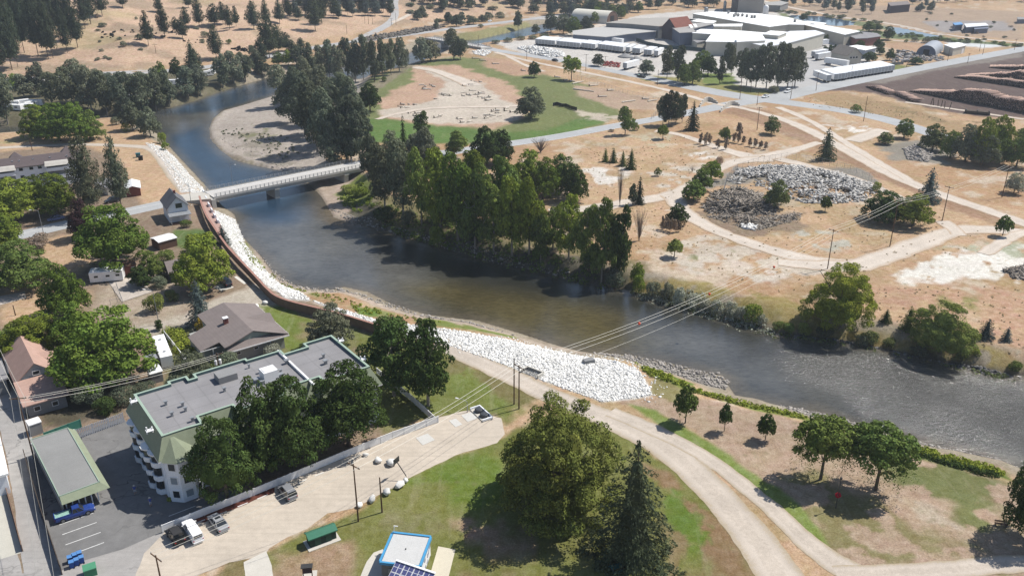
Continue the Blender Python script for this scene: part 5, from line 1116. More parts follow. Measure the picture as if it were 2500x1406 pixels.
# ---- houses
def house(name, label, FL, FR, depth_, eave, ridge, rm, wm, axis='y', porch=None, wins=(), chim=None, over=.5, cat='house'):
    A, B = G(*FL), G(*FR); d = B - A; a = math.atan2(d[1], d[0]); w = float(np.hypot(d[0], d[1]))
    t = thing(name, label, cat, (A[0], A[1], 0), a)
    MB().box((w / 2, depth_ / 2, eave / 2), (w, depth_, eave)).build('wall', wm, t)
    gable(t, 0, w, 0, depth_, eave, ridge, rm, wm, axis, over)
    for (side, pos, z, ww, hh) in wins:
        if side == 'f': window(t, pos * w, -.03, z, R(-90), ww, hh)
        elif side == 'l': window(t, -.03, pos * depth_, z, R(180), ww, hh)
        elif side == 'r': window(t, w + .03, pos * depth_, z, 0, ww, hh)
    if porch:
        b = MB(); b.add([(-.3, -2.2, porch - .35), (w + .3, -2.2, porch - .35), (w + .3, -.02, porch + .15), (-.3, -.02, porch + .15), (-.3, -2.2, porch - .23), (w + .3, -2.2, porch - .23), (w + .3, -.02, porch + .27), (-.3, -.02, porch + .27)], [(3, 2, 1, 0), (4, 5, 6, 7), (0, 1, 5, 4), (1, 2, 6, 5), (2, 3, 7, 6), (3, 0, 4, 7)]); b.build('porch_roof', M_METAL, t)
        for q in (0.02, .5, .98): MB().box((q * w, -2.05, (porch - .35) / 2), (.14, .14, porch - .36)).build('porch_post', M_WHITE, t)
        MB().box((w / 2, -1.1, .12), (w, 2.2, .24)).build('porch_deck', M_BRWN, t)
    if chim: b = MB(); b.box((chim[0] * w, chim[1] * depth_, ridge - .1), (.6, .6, 1.6)); b.box((chim[0] * w, chim[1] * depth_, ridge + .75), (.75, .75, .12)); b.build('chimney', M_BRICK, t)
    return t, w, a
FLw = G(414, 546)
house('gabled_house', 'small white two-storey house with steep grey roof at the bridge end', (416, 546), (464, 538), 9.0, 4.9, 7.7, M_DSHING, M_WWALL, 'y', porch=2.9, wins=(('f', .55, 5.0, 1.9, 1.5), ('l', .3, 3.6, 1, 1.1), ('l', .7, 3.6, 1, 1.1), ('r', .5, 3.6, 1, 1.1)), chim=(.55, .45))
house('cottage', 'brown roofed cottage hidden under the broad maple beside the floodwall', (420, 690), (470, 680), 7, 2.6, 4.3, M_BSHING, M_GREYW, 'x', wins=(('f', .3, 1.5, 1.2, 1), ('f', .7, 1.5, 1.2, 1)))
house('shed', 'low shed with a white metal roof and one red panel', (391, 612), (434, 600), 4.5, 2.3, 2.7, M_WHITE, M_BRWN, 'x', over=.2, cat='shed')
house('shed', 'brick red shed beside the concrete slab', (303, 676), (336, 668), 3.5, 2.5, 2.9, M_BRWN, M_REDB, 'x', over=.15, cat='shed', wins=(('f', .75, 1.3, .8, 1.6),))
house('shed', 'white roofed shed below the bridge trail', (310, 482), (345, 478), 8, 2.6, 3.4, M_WHITE, M_BRICK, 'y', over=.3, cat='shed')
house('shed', 'low grey roofed shed beside the two tall firs', (265, 478), (300, 470), 10, 2.6, 3.2, M_GROOF, M_CREAM, 'y', over=.3, cat='shed')
house('house', 'teal roofed house glimpsed behind the left trees', (95, 508), (140, 500), 8, 3, 4.6, mat('teal roof', rgb(130, 170, 160), .7), M_WWALL, 'x', over=.4)
# bungalow: two broad slopes with a gable facing the apartments
def bungalow():
    o = np.array([-65.9, 158.3]); a = R(36.87)
    t = thing('bungalow', 'brown roofed bungalow with brick chimney on the green lawn', 'house', (o[0], o[1], 0), a)
    fp = [(3.6, -9.6), (15.6, -9.6), (15.6, 7.2), (4.2, 7.2), (4.2, 3.2), (0, 3.0), (0, -6.4), (3.6, -6.4)]
    MB().prism(fp, 0, 3.0).build('wall', mat('grey siding', rgb(176, 178, 172), .8, var=.05), t)
    b = MB(); zl = lambda x: 5.5 - .215 * (9.5 - x); zr = lambda x: 5.5 - .32 * (x - 9.5)
    for P, f in (([(9.5, -9.1), (3.9, -10.3), (3.0, -10.3), (3.0, -7.2), (-.9, -7.2), (-.9, .6), (3.5, 1.8), (3.5, 7.9), (9.5, 7.9)], zl), ([(9.5, 7.9), (16.4, 7.9), (16.4, -10.3), (15.3, -10.3), (9.5, -9.1)], zr)):
        n = len(P); b.add([(x, y, f(x)) for x, y in P] + [(x, y, f(x) + .2) for x, y in P], [tuple(range(n)), tuple(range(2 * n - 1, n - 1, -1))] + [(i, n + i, n + (i + 1) % n, (i + 1) % n) for i in range(n)])
    b.add([(3.0, -10.6, 3.05), (16.4, -10.6, 3.05), (15.6, -9.1, 3.75), (4.0, -9.1, 4.0), (3.0, -10.6, 3.2), (16.4, -10.6, 3.2), (15.6, -9.1, 3.9), (4.0, -9.1, 4.15)], [(3, 2, 1, 0), (4, 5, 6, 7), (0, 1, 5, 4), (1, 2, 6, 5), (2, 3, 7, 6), (3, 0, 4, 7)])
    b.build('roof', M_BSHING, t)
    MB().add([(3.9, -9.0, 3.6), (15.4, -9.0, 3.6), (9.5, -9.0, 5.45), (3.9, -8.8, 3.6), (15.4, -8.8, 3.6), (9.5, -8.8, 5.45)], [(0, 1, 2), (3, 5, 4), (0, 3, 4, 1), (1, 4, 5, 2), (2, 5, 3, 0)]).build('gable_wall', mat('sage siding', rgb(160, 174, 164), .8, var=.04), t)
    MB().add([(9.5, -1.5, 5.4), (16.2, -4.8, 3.4), (16.2, 2.4, 3.4), (16.2, -1.5, 4.9)], [(0, 1, 3), (0, 3, 2), (1, 2, 3)]).build('side_gable', M_BSHING, t)
    p = loc2(o, a, U(552, 790, 5)); b = MB(); b.box((p[0], p[1], 5.1), (.9, .8, 2.4)); b.build('chimney', M_BRICK, t); MB().box((p[0], p[1], 6.38), (1.1, 1.0, .18)).build('chimney_cap', M_WHITE, t)
    b = MB(); [b.box(q, s) for q, s in (((9.7, -10.66, 3.14), (13.5, .1, .2)), ((16.46, -1.2, 3.3), (.1, 18.2, .16)), ((1, -7.26, 3.3), (3.9, .1, .16)))]; b.build('gutter', M_WHITE, t)
    for x in (5.8, 9.5, 13): window(t, x, -9.63, 2.0, R(-90), .9, .6)
    MB().box((1.6, -7.0, 1.5), (.2, .2, 3)).build('porch_post', M_WHITE, t)
bungalow()
def salmon():
    o = np.array([-94.9, 142.1]); a = R(36.87)
    t = thing('salmon_roof_house', 'old house with salmon shingle roofs beside the back lane', 'house', (o[0], o[1], 0), a)
    MB().prism([(.4, -4.6), (7.2, -4.6), (7.2, 9.6), (.4, 9.6)], 0, 4.0).build('wall', M_WWALL, t)
    gable(t, .4, 7.2, -4.2, 9.4, 4.0, 6.9, M_PSHING, mat('pale grey gable', rgb(190, 194, 196), .8), 'y', .5)
    MB().prism([(.5, -11.6), (6.9, -11.6), (6.9, -4.65), (.5, -4.65)], 0, 2.5).build('annex_wall', M_GREYW, t)
    MB().add([(-.2, -12.3, 2.6), (7.5, -12.3, 2.6), (7.5, -4.62, 4.1), (-.2, -4.62, 4.1), (-.2, -12.3, 2.8), (7.5, -12.3, 2.8), (7.5, -4.62, 4.3), (-.2, -4.62, 4.3)], [(3, 2, 1, 0), (4, 5, 6, 7), (0, 1, 5, 4), (1, 2, 6, 5), (2, 3, 7, 6), (3, 0, 4, 7)]).build('annex_roof', M_PSHING, t)
    b = MB(); b.add([(4.2, 2.0, 6.2), (7.9, -.2, 4.1), (7.9, 4.4, 4.1), (8.2, 2.0, 5.5)], [(0, 1, 3), (0, 3, 2), (1, 2, 3)]); b.build('dormer_roof', M_PSHING, t)
    b = MB(); b.tube([(-.2, 1.5, 3.5), (-.2, 1.5, 6.3)], .16); b.build('flue_pipe', M_METAL, t)
    window(t, 3.8, -4.25, 5.0, R(-90), 1.2, .8, out=.3); window(t, 2, -11.62, 1.4, R(-90), 1, .9); window(t, 5, -11.62, 1.4, R(-90), 1, .9)
    # small outbuilding next door
salmon()
house('shed', 'narrow white shed with a tiny window beside the salmon roofed house', (168, 942), (190, 935), 3.2, 2.4, 2.8, M_BSHING, M_CREAM, 'x', over=.15, cat='shed', wins=(('f', .5, 1.6, .7, .4),))
house('shed', 'white box shed beside the teal fabric screen', (78, 1066), (107, 1056), 2.0, 2.2, 2.35, M_WHITE, M_GREYW, 'x', over=.08, cat='shed')
house('shed', 'small grey cabinet shed behind the alley pole', (60, 1010), (75, 1005), 1.6, 1.9, 2.0, M_WHITE, M_GREYW, 'x', over=.05, cat='shed')

# ---- long white apartment building, upper left
def white_block():
    F = U(190, 390, 7.6)[:2]; a = R(29)
    t = thing('apartment_building', 'long white three-storey apartment building with brown roof on the left edge', 'apartment building', (F[0], F[1], 0), a)
    MB().box((-22, 6.5, 3.75), (46, 13, 7.5)).build('wall', M_WWALL, t)
    gable(t, -45, 1, 0, 13, 7.5, 8.9, mat('dark brown roof', rgb(104, 92, 92), .95, var=.1), M_WWALL, 'x', .7)
    for x in (-2.5, -18, -34): 
        b = MB(); b.add([(x - 2, 8, 8.4), (x + 2, 8, 8.4), (x, 12.9, 7.9), (x, 12, 9.8), (x - 2, 13.3, 7.9), (x + 2, 13.3, 7.9)], [(0, 1, 3), (0, 3, 4), (1, 5, 3), (3, 5, 4)]); b.build('dormer', mat('dark brown roof', (0, 0, 0, 1)), t)
    for x in (-6.5, -22):
        for f in range(3):
            b = MB(); b.box((x, -.75, .25 + 2.5 * f), (6.5, 1.6, .18)); b.box((x, -1.5, .85 + 2.5 * f), (6.5, .08, .9)); b.build('balcony', M_WWALL, t)
            MB().box((x, -.02, 1.35 + 2.5 * f), (6.1, .1, 2.0)).build('balcony_recess', M_GREYW, t)
        b = MB(); b.add([(x - 3.6, -1.9, 7.0), (x + 3.6, -1.9, 7.0), (x + 3.4, -.7, 8.0), (x - 3.4, -.7, 8.0), (x + 3.4, .6, 8.1), (x - 3.4, .6, 8.1), (x - 3.6, .6, 7.0), (x + 3.6, .6, 7.0)], [(0, 1, 2, 3), (3, 2, 4, 5), (0, 3, 5, 6), (1, 7, 4, 2)]); b.build('canopy', mat('pale canopy', rgb(206, 200, 190), .8), t)
    for f in range(3):
        for x in (-1.2, -11.5, -14, -17, -27, -30, -33, -36): window(t, x, -.03, 1.7 + 2.45 * f, R(-90), 1.2, 1.0)
    for x, y in ((-3, 3), (-8, 3.6), (-13, 4), (-17, 3.6), (-19, 4), (-26, 3)): MB().box((x, y, 8.4), (.5, .5, .7)).build('roof_vent', M_METAL, t)
    MB().box((-26, 5, 9), (5, 2.4, 1.1)).build('rooftop_unit', M_METAL, t)
white_block()

# ---- the park kiosk with blue trim and solar panels
def kiosk():
    c, a, L, w = frame([(958, 1297), (1052, 1307), (1025, 1381), (927, 1369)], 3.3); a0 = a
    t = thing('kiosk', 'square utility kiosk with a grey roof and bright blue rim', 'kiosk', (c[0], c[1], 0), a)
    blue = mat('sky blue paint', rgb(72, 168, 226), .5, var=.03)
    MB().box((0, 0, 1.45), (L - .3, w - .3, 2.9)).build('wall', mat('grey block wall', rgb(140, 138, 136), .85, var=.06), t)
    MB().box((0, 0, 3.0), (L - .4, w - .4, .2)).build('roof', mat('light grey roof', rgb(212, 212, 210), .8, var=.04), t)
    b = MB(); h = .42
    for x, y, sx, sy in ((0, w / 2, L, .3), (0, -w / 2, L, .3), (L / 2, 0, .3, w - .3), (-L / 2, 0, .3, w - .3)): b.box((x, y, 3.05), (sx, sy, h))
    b.build('rim', blue, t)
    s = NT('abstract mural'); v = s.new('ShaderNodeTexVoronoi'); v.inputs['Scale'].default_value = 1.6; s.link(s.coord(), v.inputs['Vector']); r = s.new('ShaderNodeValToRGB'); r.color_ramp.interpolation = 'CONSTANT'
    s.link(v.outputs['Color'], r.inputs[0]); r.color_ramp.elements[0].color = (.7, .7, .72, 1); r.color_ramp.elements[1].position = .55; r.color_ramp.elements[1].color = (.25, .27, .34, 1); s.fin(r.outputs[0], .6)
    MB().box((L / 2 - .1, 0, 1.45), (.08, w - .8, 2.5)).build('mural', s.m, t); MB().box((-1.2, -w / 2 + .1, 1.05), (1, .1, 2.1)).build('door', M_METAL, t)
    MB().lathe([(.08, 0), (.08, .2)], (0, 0, 3.1), 8).build('roof_drain', M_DARK, t)
    b = MB(); b.tube([(-L / 2 + .2, w / 2, 3.0), (-L / 2 + .3, w / 2, 4.2)], .05); b.box((-L / 2 + .5, w / 2 + .1, 4.25), (.6, .1, .1)); b.build('antenna', M_WHITE, t)
    p0, p1 = U(967, 1368, 3.7), U(1063, 1400, 3.7); d = p1 - p0; aa = math.atan2(d[1], d[0]); Lp = float(np.hypot(d[0], d[1]))
    s_ = thing('solar_array', 'tilted solar panel array in front of the blue rimmed kiosk', 'solar panel', (p0[0], p0[1], 0), aa)
    ti = R(24)
    for i in range(4):
        for j in range(3):
            pw, ph = Lp / 4, 1.6; x = pw * (i + .5); q = -(ph * (j + .5)); y, z = q * math.cos(ti), 3.7 + q * math.sin(ti)
            fr = MB().box((0, 0, 0), (pw - .04, ph - .04, .05)).build('solar_panel', M_WHITE, s_, (x, y, z)); fr.rotation_euler = (ti, 0, 0)
            g = MB()
            for ii in range(2):
                for jj in range(2): g.box(((ii - .5) * (pw / 2 - .04), (jj - .5) * (ph / 2 - .04), .03), (pw / 2 - .12, ph / 2 - .12, .02))
            g.build('cell', mat('solar cells', rgb(92, 96, 150), .25, spec=.6, var=.06), fr)
    for x in (.8, Lp - .8): MB().tube([(x, -1.5, 0), (x, -1.5, 3.0)], .09).build('post', M_METAL, s_)
    MB().box((Lp / 2, .02, 3.8), (Lp, .3, .12)).build('frame_rail', M_WHITE, s_)
kiosk()
sheet('concrete_pad', np.array(GL([(1070, 1333), (1112, 1341), (1092, 1420), (1085, 1480), (1030, 1470)])), soil('cream concrete', rgb(224, 214, 190), .8, .05, .05, .8, .1), 0.03)
sheet('concrete_pad', ragged(np.array(GL([(935, 1340), (912, 1348), (895, 1370), (880, 1406), (870, 1480), (930, 1490), (940, 1400)])), 1, .1), M_CONC, 0.03)

# ---- sawmill
def pxb(name, label, roof, z, wm, rm, cat='mill building', over=.4, th=.35, extra=None):
    W4 = [U(x, y, z)[:2] for x, y in roof]; c = sum(W4) / len(W4); P = [tuple(w - c) for w in W4]
    A = sum(P[i][0] * P[(i + 1) % len(P)][1] - P[(i + 1) % len(P)][0] * P[i][1] for i in range(len(P)))
    if A < 0: P = P[::-1]
    t = thing(name, label, cat, (c[0], c[1], 0)); MB().prism(P, 0, z - .01).build('wall', wm, t); MB().prism(offset(P, over), z, z + th).build('roof', rm, t)
    if extra: extra(t, P, z)
    return t, c
def doors(pts, zz, m, w=4, h=4):
    def f(t, P, z):
        for (x, y) in pts:
            p = G(x, y)[:2] - np.array(t.location[:2]); best = None
            for i in range(len(P)):
                a_, b_ = np.array(P[i]), np.array(P[(i + 1) % len(P)]); e = b_ - a_; k = np.clip((p - a_) @ e / (e @ e), .05, .95); q = a_ + e * k; d = np.linalg.norm(q - p)
                if best is None or d < best[0]: best = (d, q, math.atan2(e[1], e[0]))
            MB().box((0, 0, h / 2), (w, .3, h)).build('dock_door', m, t, (best[1][0], best[1][1], 0), best[2])
    return f
def vents(lst):
    def f(t, P, z):
        for x, y in lst:
            p = U(x, y, z)[:2] - np.array(t.location[:2]); b = MB(); b.lathe([(.9, 0), (.9, 1.5), (1.4, 1.6), (.2, 2.4)], (p[0], p[1], z + .2), 8); b.build('roof_vent', M_GREYW, t)
    return f
pxb('mill_building', 'largest white roofed mill building with a row of roof vents', [(1692, 35), (1735, 30), (1850, 35), (1920, 44), (1965, 55), (1964, 62), (1925, 61), (1878, 67), (1790, 52)], 9, M_TANW, M_WROOF, extra=vents([(1778, 35), (1796, 40), (1812, 42), (1823, 44), (1835, 46), (1842, 46), (1802, 42), (1792, 43), (1940, 56)]))
pxb('mill_building', 'low white roofed wing at the right end of the largest mill building', [(1950, 55), (1972, 53), (2016, 58), (2010, 62), (1980, 59), (1962, 62)], 7, M_TANW, M_WROOF)
pxb('mill_building', 'mid white roofed mill building with a stepped roof nearest the trees', [(1691, 82), (1712, 73), (1780, 75), (1870, 82), (1868, 92), (1828, 105), (1724, 103), (1738, 85)], 8, M_CREAM, M_WROOF)
pxb('mill_building', 'raised white roofed block on top of the stepped mill building', [(1862, 85), (1882, 77), (1920, 80), (1900, 88)], 11, M_TANW, M_WROOF)
pxb('mill_building', 'narrow white roofed mill link building behind the stepped one', [(1742, 61), (1812, 60), (1810, 66), (1744, 66)], 9, M_CREAM, M_WROOF)
pxb('mill_building', 'pale grey roofed warehouse running diagonally beside the mill trees', [(1828, 106), (1880, 92), (1930, 78), (1990, 76), (2012, 83), (1918, 108), (1870, 115)], 8.5, M_CREAM, mat('pale grey metal roof', rgb(224, 226, 228, .9), .5, var=.04), extra=doors([(1985, 112)], 0, M_GREYW))
pxb('mill_building', 'long white roofed warehouse with a brick office at the pond', [(1964, 62), (2000, 62), (2098, 78), (2062, 86)], 7, M_TANW, M_WROOF)
pxb('office', 'low brick office joined to the pond warehouse', [(2062, 84), (2100, 79), (2140, 83), (2150, 90), (2115, 95), (2090, 96)], 5, M_BRICK, M_GROOF, cat='office')
pxb('mill_building', 'grey roofed mill hall with a blue side wall beside the red barn roof', [(1640, 68), (1668, 52), (1742, 60), (1690, 72), (1700, 80), (1660, 82)], 8, M_BLUEW, mat('grey metal roof', rgb(176, 172, 166), .6, var=.06))
pxb('mill_building', 'white roofed strip building at the far left of the mill halls', [(1656, 50), (1705, 48), (1748, 53), (1740, 58), (1690, 57)], 8, M_CREAM, M_WROOF)
pxb('mill_building', 'grey roofed hall behind the arched fabric hall', [(1480, 57), (1545, 47), (1650, 44), (1700, 50), (1640, 62), (1608, 66), (1540, 60)], 8, M_GREYW, mat('taupe roof', rgb(178, 172, 162), .7, var=.06))
pxb('mill_building', 'long low grey hall with a flat facade behind the white trailers', [(1399, 77), (1450, 70), (1540, 60), (1612, 66), (1600, 78), (1530, 85), (1478, 92), (1400, 86)], 5, M_BLUEW, mat('light concrete roof', rgb(196, 194, 190), .8, var=.06))
pxb('mill_building', 'small white roofed loading building at the mill yard', [(1800, 92), (1862, 90), (1868, 100), (1800, 104)], 10, M_CREAM, M_WROOF)
pxb('mill_shed', 'small tan shed with a dark opening beside the stepped mill building', [(1692, 100), (1712, 97), (1723, 101), (1702, 106)], 4, M_TANW, M_GROOF, cat='shed')
pxb('warehouse', 'small blue walled warehouse with a white roof beside the cedar hedge', [(2066, 116), (2092, 112), (2138, 118), (2112, 124)], 5, mat('pale blue wall', rgb(170, 184, 204), .7), M_WROOF, cat='warehouse', extra=doors([(2095, 135)], 0, M_GREYW, 3, 3))
def pbase(name, label, base, h, wm, rm, cat='mill building'):
    P0_ = [U(x, y, 0)[:2] for x, y in base]; c = sum(P0_) / len(P0_); P = [tuple(w - c) for w in P0_]; t = thing(name, label, cat, (c[0], c[1], 0)); MB().prism(P, 0, h - .01).build('wall', wm, t); MB().prism(offset(P, .3), h, h + .4).build('roof', rm, t)
pbase('mill_building', 'tall tan mill block cut by the top edge', [(1800, 33), (1862, 33), (1864, 24), (1806, 22)], 26, mat('tan tower wall', rgb(176, 168, 158), .7, var=.08, sc=.1), M_GREYW)
pbase('mill_building', 'dark mill block left of the tall tan one', [(1784, 30), (1799, 31), (1803, 22), (1790, 20)], 26, mat('brown tower wall', rgb(130, 118, 110), .7, var=.08, sc=.1), M_GREYW)
pxb('mill_shed', 'grey roofed shed beyond the mill beside the white silo', [(1866, 8), (1905, 4), (1925, 8), (1905, 15), (1870, 14)], 5, M_GREYW, mat('grey metal roof', (0, 0, 0, 1)), cat='shed')
pxb('house', 'brown roofed house on the bluff at the top', [(2168, 8), (2215, 4), (2222, 12), (2175, 16)], 6, M_BARN, M_BSHING, cat='house')
pxb('shed', 'blue roofed hut in the fenced yard on the scrubland', [(2327, 58), (2345, 56), (2350, 61), (2332, 63)], 4, M_BLUEW, mat('bright blue roof', rgb(96, 160, 220), .6), cat='shed')
pxb('shed', 'long grey hut in the fenced yard on the scrubland', [(2355, 60), (2405, 58), (2412, 64), (2360, 68)], 4, M_BLUEW, mat('pale grey metal roof', (0, 0, 0, 1)), cat='shed')
pxb('shed', 'low blue hut in the fenced yard nearest the right', [(2378, 67), (2408, 66), (2412, 71), (2380, 73)], 3, M_BLUEW, M_BLUEW, cat='shed')
pxb('container', 'long grey container on the scrubland at the right edge', [(2484, 44), (2520, 44), (2522, 48), (2486, 49)], 3, M_BLUEW, M_GREYW, cat='container')
def red_barn():
    c, a, L, w = frame([(1636, 72), (1672, 76), (1704, 70), (1660, 63)], 8)
    A = G(1648, 100); B = G(1715, 90); d = B - A; a = math.atan2(d[1], d[0]); L = float(np.hypot(d[0], d[1])) * .62
    t = thing('mill_barn', 'tall dark mill barn with a steep rusty red roof', 'barn', (A[0], A[1], 0), a)
    MB().box((L / 2, 6, 4), (L, 12, 8)).build('wall', M_BARN, t); gable(t, 0, L, 0, 12, 8, 14, M_REDB, M_BARN, 'x', .4)
    for i in range(4): MB().box((L * (.25 + .2 * i), -.1, 3), (L * .1, .3, 5.2)).build('dock_door', M_DARK, t)
    for i in range(2): MB().box((L * (.45 + .25 * i), 2.4, 10.75), (3, 2.6, .4)).build('skylight', M_WROOF, t).rotation_euler = (R(45), 0, 0)
red_barn()
def arch_hall(name, label, FL, FR, depth_, h, rm, wm, cat='hall', lean=None):
    A, B = G(*FL), G(*FR); d = B - A; a = math.atan2(d[1], d[0]); w = float(np.hypot(d[0], d[1])); t = thing(name, label, cat, (A[0], A[1], 0), a)
    n = 14; arc = [(w / 2 - w / 2 * math.cos(math.pi * i / n), h * math.sin(math.pi * i / n) ** .8) for i in range(n + 1)]; b = MB()
    vs = [(x, -.3, z) for x, z in arc] + [(x, depth_ + .3, z) for x, z in arc]; b.add(vs, [(i, n + 1 + i, n + 2 + i, i + 1)[::-1] for i in range(n)]); b.build('arched_roof', rm, t, smooth=True)
    m = n + 1
    for y, s in ((0, 1), (depth_, -1)): MB().add([(x, y, z * .98) for x, z in arc], [tuple(range(m))[::s]]).build('end_wall', wm, t)
    MB().box((w / 2, -.1, h * .3), (w * .3, .2, h * .6)).build('door', M_DARK, t); return t
arch_hall('arched_hall', 'pale arched fabric hall with a brown end wall at the mill', (1480, 60), (1508, 54), 32, 9, mat('cream fabric', rgb(238, 232, 214), .6, var=.03), M_BRWN)
arch_hall('arched_hall', 'blue grey arched shed beside the junk yard', (2236, 134), (2284, 138), 26, 6, mat('grey corrugated roof', rgb(170, 176, 186), .5, var=.05), M_BLUEW)
pxb('annex', 'white roofed annex at the end of the blue grey arched shed', [(2306, 111), (2340, 106), (2358, 112), (2328, 119)], 4.5, M_CREAM, M_WROOF, cat='shed', extra=doors([(2335, 130), (2352, 124)], 0, M_WHITE, 3, 3))
A_, B_ = G(2066, 158), G(2096, 158); 
house('house', 'tan house with a big sloping roof among dark trees behind the trailers', (2066, 160), (2100, 158), 15, 5.5, 9.5, mat('tan roof', rgb(150, 140, 130), .9), M_TANW, 'y', wins=(('f', .25, 4.2, 1.6, 1.2), ('f', .45, 4.2, 1.6, 1.2), ('f', .65, 4.2, 1.6, 1.2)))
def silo(px, py, top, r, label, m):
    B = G(px, py); h = topz(px, top, B); t = thing('silo', label, 'silo', B)
    MB().lathe([(r, 0), (r, h * .8), (r * .85, h * .92), (r * .3, h)], (0, 0, 0), 16).build('tank', m, t, smooth=True); b = MB(); b.tube([(r + .1, 0, 0), (r + .1, 0, h * .85)], .15); b.build('ladder', M_METAL, t)
silo(1868, 40, 13, 2.2, 'cream egg-shaped silo beside the tall tan mill block', M_WHITE); silo(1723, 34, 18, 1.6, 'pale slim silo at the left end of the largest mill roof', M_METAL); silo(1815, 78, 48, 1.5, 'grey steel silo between the white mill roofs', M_METAL); silo(1768, 30, 2, 1.2, 'thin tall stack beside the tan mill block', M_METAL)
# ------------------------------------------------------------------ vehicles
M_TYRE = mat('tyre rubber', (0.02, 0.02, 0.02, 1), 0.9); M_RIM = mat('wheel rim', rgb(170, 172, 176), 0.35, 0.6)
M_BLACK = mat('black paint', (0.015, 0.016, 0.017, 1), 0.3, spec=.5); M_SILVER = mat('silver car paint', rgb(176, 178, 182), 0.32, 0.1, var=.03); M_CARW = mat('white car paint', rgb(242, 242, 242, .95), 0.25, var=.03)
M_CARG = mat('grey car paint', rgb(150, 152, 158), 0.32, .1, var=.03); M_CARB = mat('blue car paint', (0.02, 0.05, 0.22, 1), 0.25, spec=.6); M_LILAC = mat('pale blue car paint', rgb(130, 136, 176), 0.3, .2); M_VAN = mat('dark blue van paint', rgb(52, 58, 70), .3)
M_LAMP = mat('headlight glass', rgb(230, 230, 225), .15); M_TAIL = mat('tail light', (0.4, 0.02, 0.02, 1), .3)
CARP = {}
def car(name, label, front, rear, kind, paint, L=None, group=None, cat='car', P=None):
    A, B = (G(*front), G(*rear)) if P is None else P; c = (A + B) / 2; d = A - B; a = math.atan2(d[1], d[0])
    t = thing(name, label, cat, (c[0], c[1], c[2] + 0.04), a, group)
    L = L or {'sedan': 4.6, 'suv': 4.7, 'pickup': 5.6, 'canopy': 5.6, 'jeep': 4.0, 'van': 4.9}[kind]; W2 = .88; h = L / 2
    def shell(st):
        b = MB(); secs = []
        for x, w, z0, z1 in st: secs.append([(x, -w * .92, z0), (x, -w, z0 + .15), (x, -w, z0 + (z1 - z0) * .6), (x, -w * .93, z1 - .04), (x, -w * .8, z1), (x, w * .8, z1), (x, w * .93, z1 - .04), (x, w, z0 + (z1 - z0) * .6), (x, w, z0 + .15), (x, w * .92, z0)])
        vs = [p for s in secs for p in s]; n = 10; fs = [(i * n + k, i * n + (k + 1) % n, (i + 1) * n + (k + 1) % n, (i + 1) * n + k) for i in range(len(secs) - 1) for k in range(n)]
        fs += [tuple(range(n))[::-1], tuple(range((len(secs) - 1) * n, len(secs) * n))]; b.add(vs, fs); return b
    hi = {'sedan': (.85, .92), 'suv': (.95, 1.0), 'pickup': (1.0, 1.0), 'canopy': (1.0, 1.0), 'jeep': (1.0, 1.0), 'van': (.95, 1.05)}[kind]
    st = [(-h, W2 * .86, .42, hi[1] - .12), (-h + .18, W2 * .97, .3, hi[1]), (-h * .5, W2, .26, hi[1] + .02), (0, W2, .26, hi[1]), (h * .42, W2, .26, hi[0] + .04), (h * .8, W2 * .96, .28, hi[0] - .06), (h - .08, W2 * .88, .34, hi[0] - .2), (h, W2 * .8, .42, hi[0] - .32)]
    body = shell(st).build('body', paint, t, smooth=False)
    cab = {'sedan': (-.72, -.38, .18, .52, 1.42), 'suv': (-.95, -.86, .18, .52, 1.72), 'pickup': (-.12, -.08, .26, .5, 1.7), 'canopy': (-.12, -.08, .26, .5, 1.7), 'jeep': (-.72, -.7, .2, .3, 1.78), 'van': (-.95, -.86, .3, .7, 1.8)}[kind]
    x0, x1, x2, x3, zt = [q * h for q in cab[:4]] + [cab[4]]; zb = hi[1] - .04
    g = MB(); g.add([(x0, -.8, zb), (x3, -.8, zb), (x3, .8, zb), (x0, .8, zb), (x1, -.64, zt - .06), (x2, -.64, zt - .06), (x2, .64, zt - .06), (x1, .64, zt - .06)], [(3, 2, 1, 0), (4, 5, 6, 7), (0, 1, 5, 4), (1, 2, 6, 5), (2, 3, 7, 6), (3, 0, 4, 7)]); g.build('windows', M_GLASS, t)
    r = MB(); r.box(((x1 + x2) / 2, 0, zt - .02), ((x2 - x1) * 1.0 + .06, 1.34, .09), taper=(.94, .92))
    for s in (-1, 1):
        for (xa, xb) in ((x0, x1), (x3, x2)): r.tube([(xa, s * .81, zb), (xb, s * .66, zt - .04)], .05, 4)
        r.tube([((x0 + x3) / 2, s * .81, zb), ((x1 + x2) / 2, s * .66, zt - .04)], .045, 4)
    r.build('roof', paint if kind != 'jeep' else mat('jeep soft top', (.03, .03, .032, 1), .8), t)
    if kind == 'sedan': MB().box(((x1 + x2) / 2 + .15, 0, zt + .035), (.5, .8, .02)).build('sunroof', M_GLASS, t)
    if kind == 'pickup':
        b = MB(); b.box((-h * .56, 0, hi[1] + .03), (h * .8, 1.36, .03)); b.build('bed', mat('pickup bed load', rgb(150, 196, 180), .7, var=.3, sc=4), t)
        b = MB(); [b.box((-h * .56, s * .76, hi[1] + .06), (h * .84, .1, .14)) for s in (-1, 1)]; b.box((-h + .1, 0, hi[1] + .06), (.1, 1.5, .14)); b.build('bed_rail', paint, t)
    if kind == 'canopy':
        b = MB(); b.box((-h * .56, 0, hi[1] + .36), (h * .86, 1.62, .7), taper=(.97, .86)); b.build('canopy', paint, t); MB().box((-h * .995, 0, hi[1] + .38), (.06, 1.2, .4)).build('rear_window', M_GLASS, t)
    if kind == 'jeep':
        MB().tube([(-h - .02, .1, 1.0), (-h - .22, .1, 1.0)], .37, 14).build('spare_wheel', M_TYRE, t)
        b = MB(); [b.box((sx * h * .66, s * .9, .82), (.95, .26, .08)) for sx in (-1, 1) for s in (-1, 1)]; b.build('fender', M_BLACK, t)
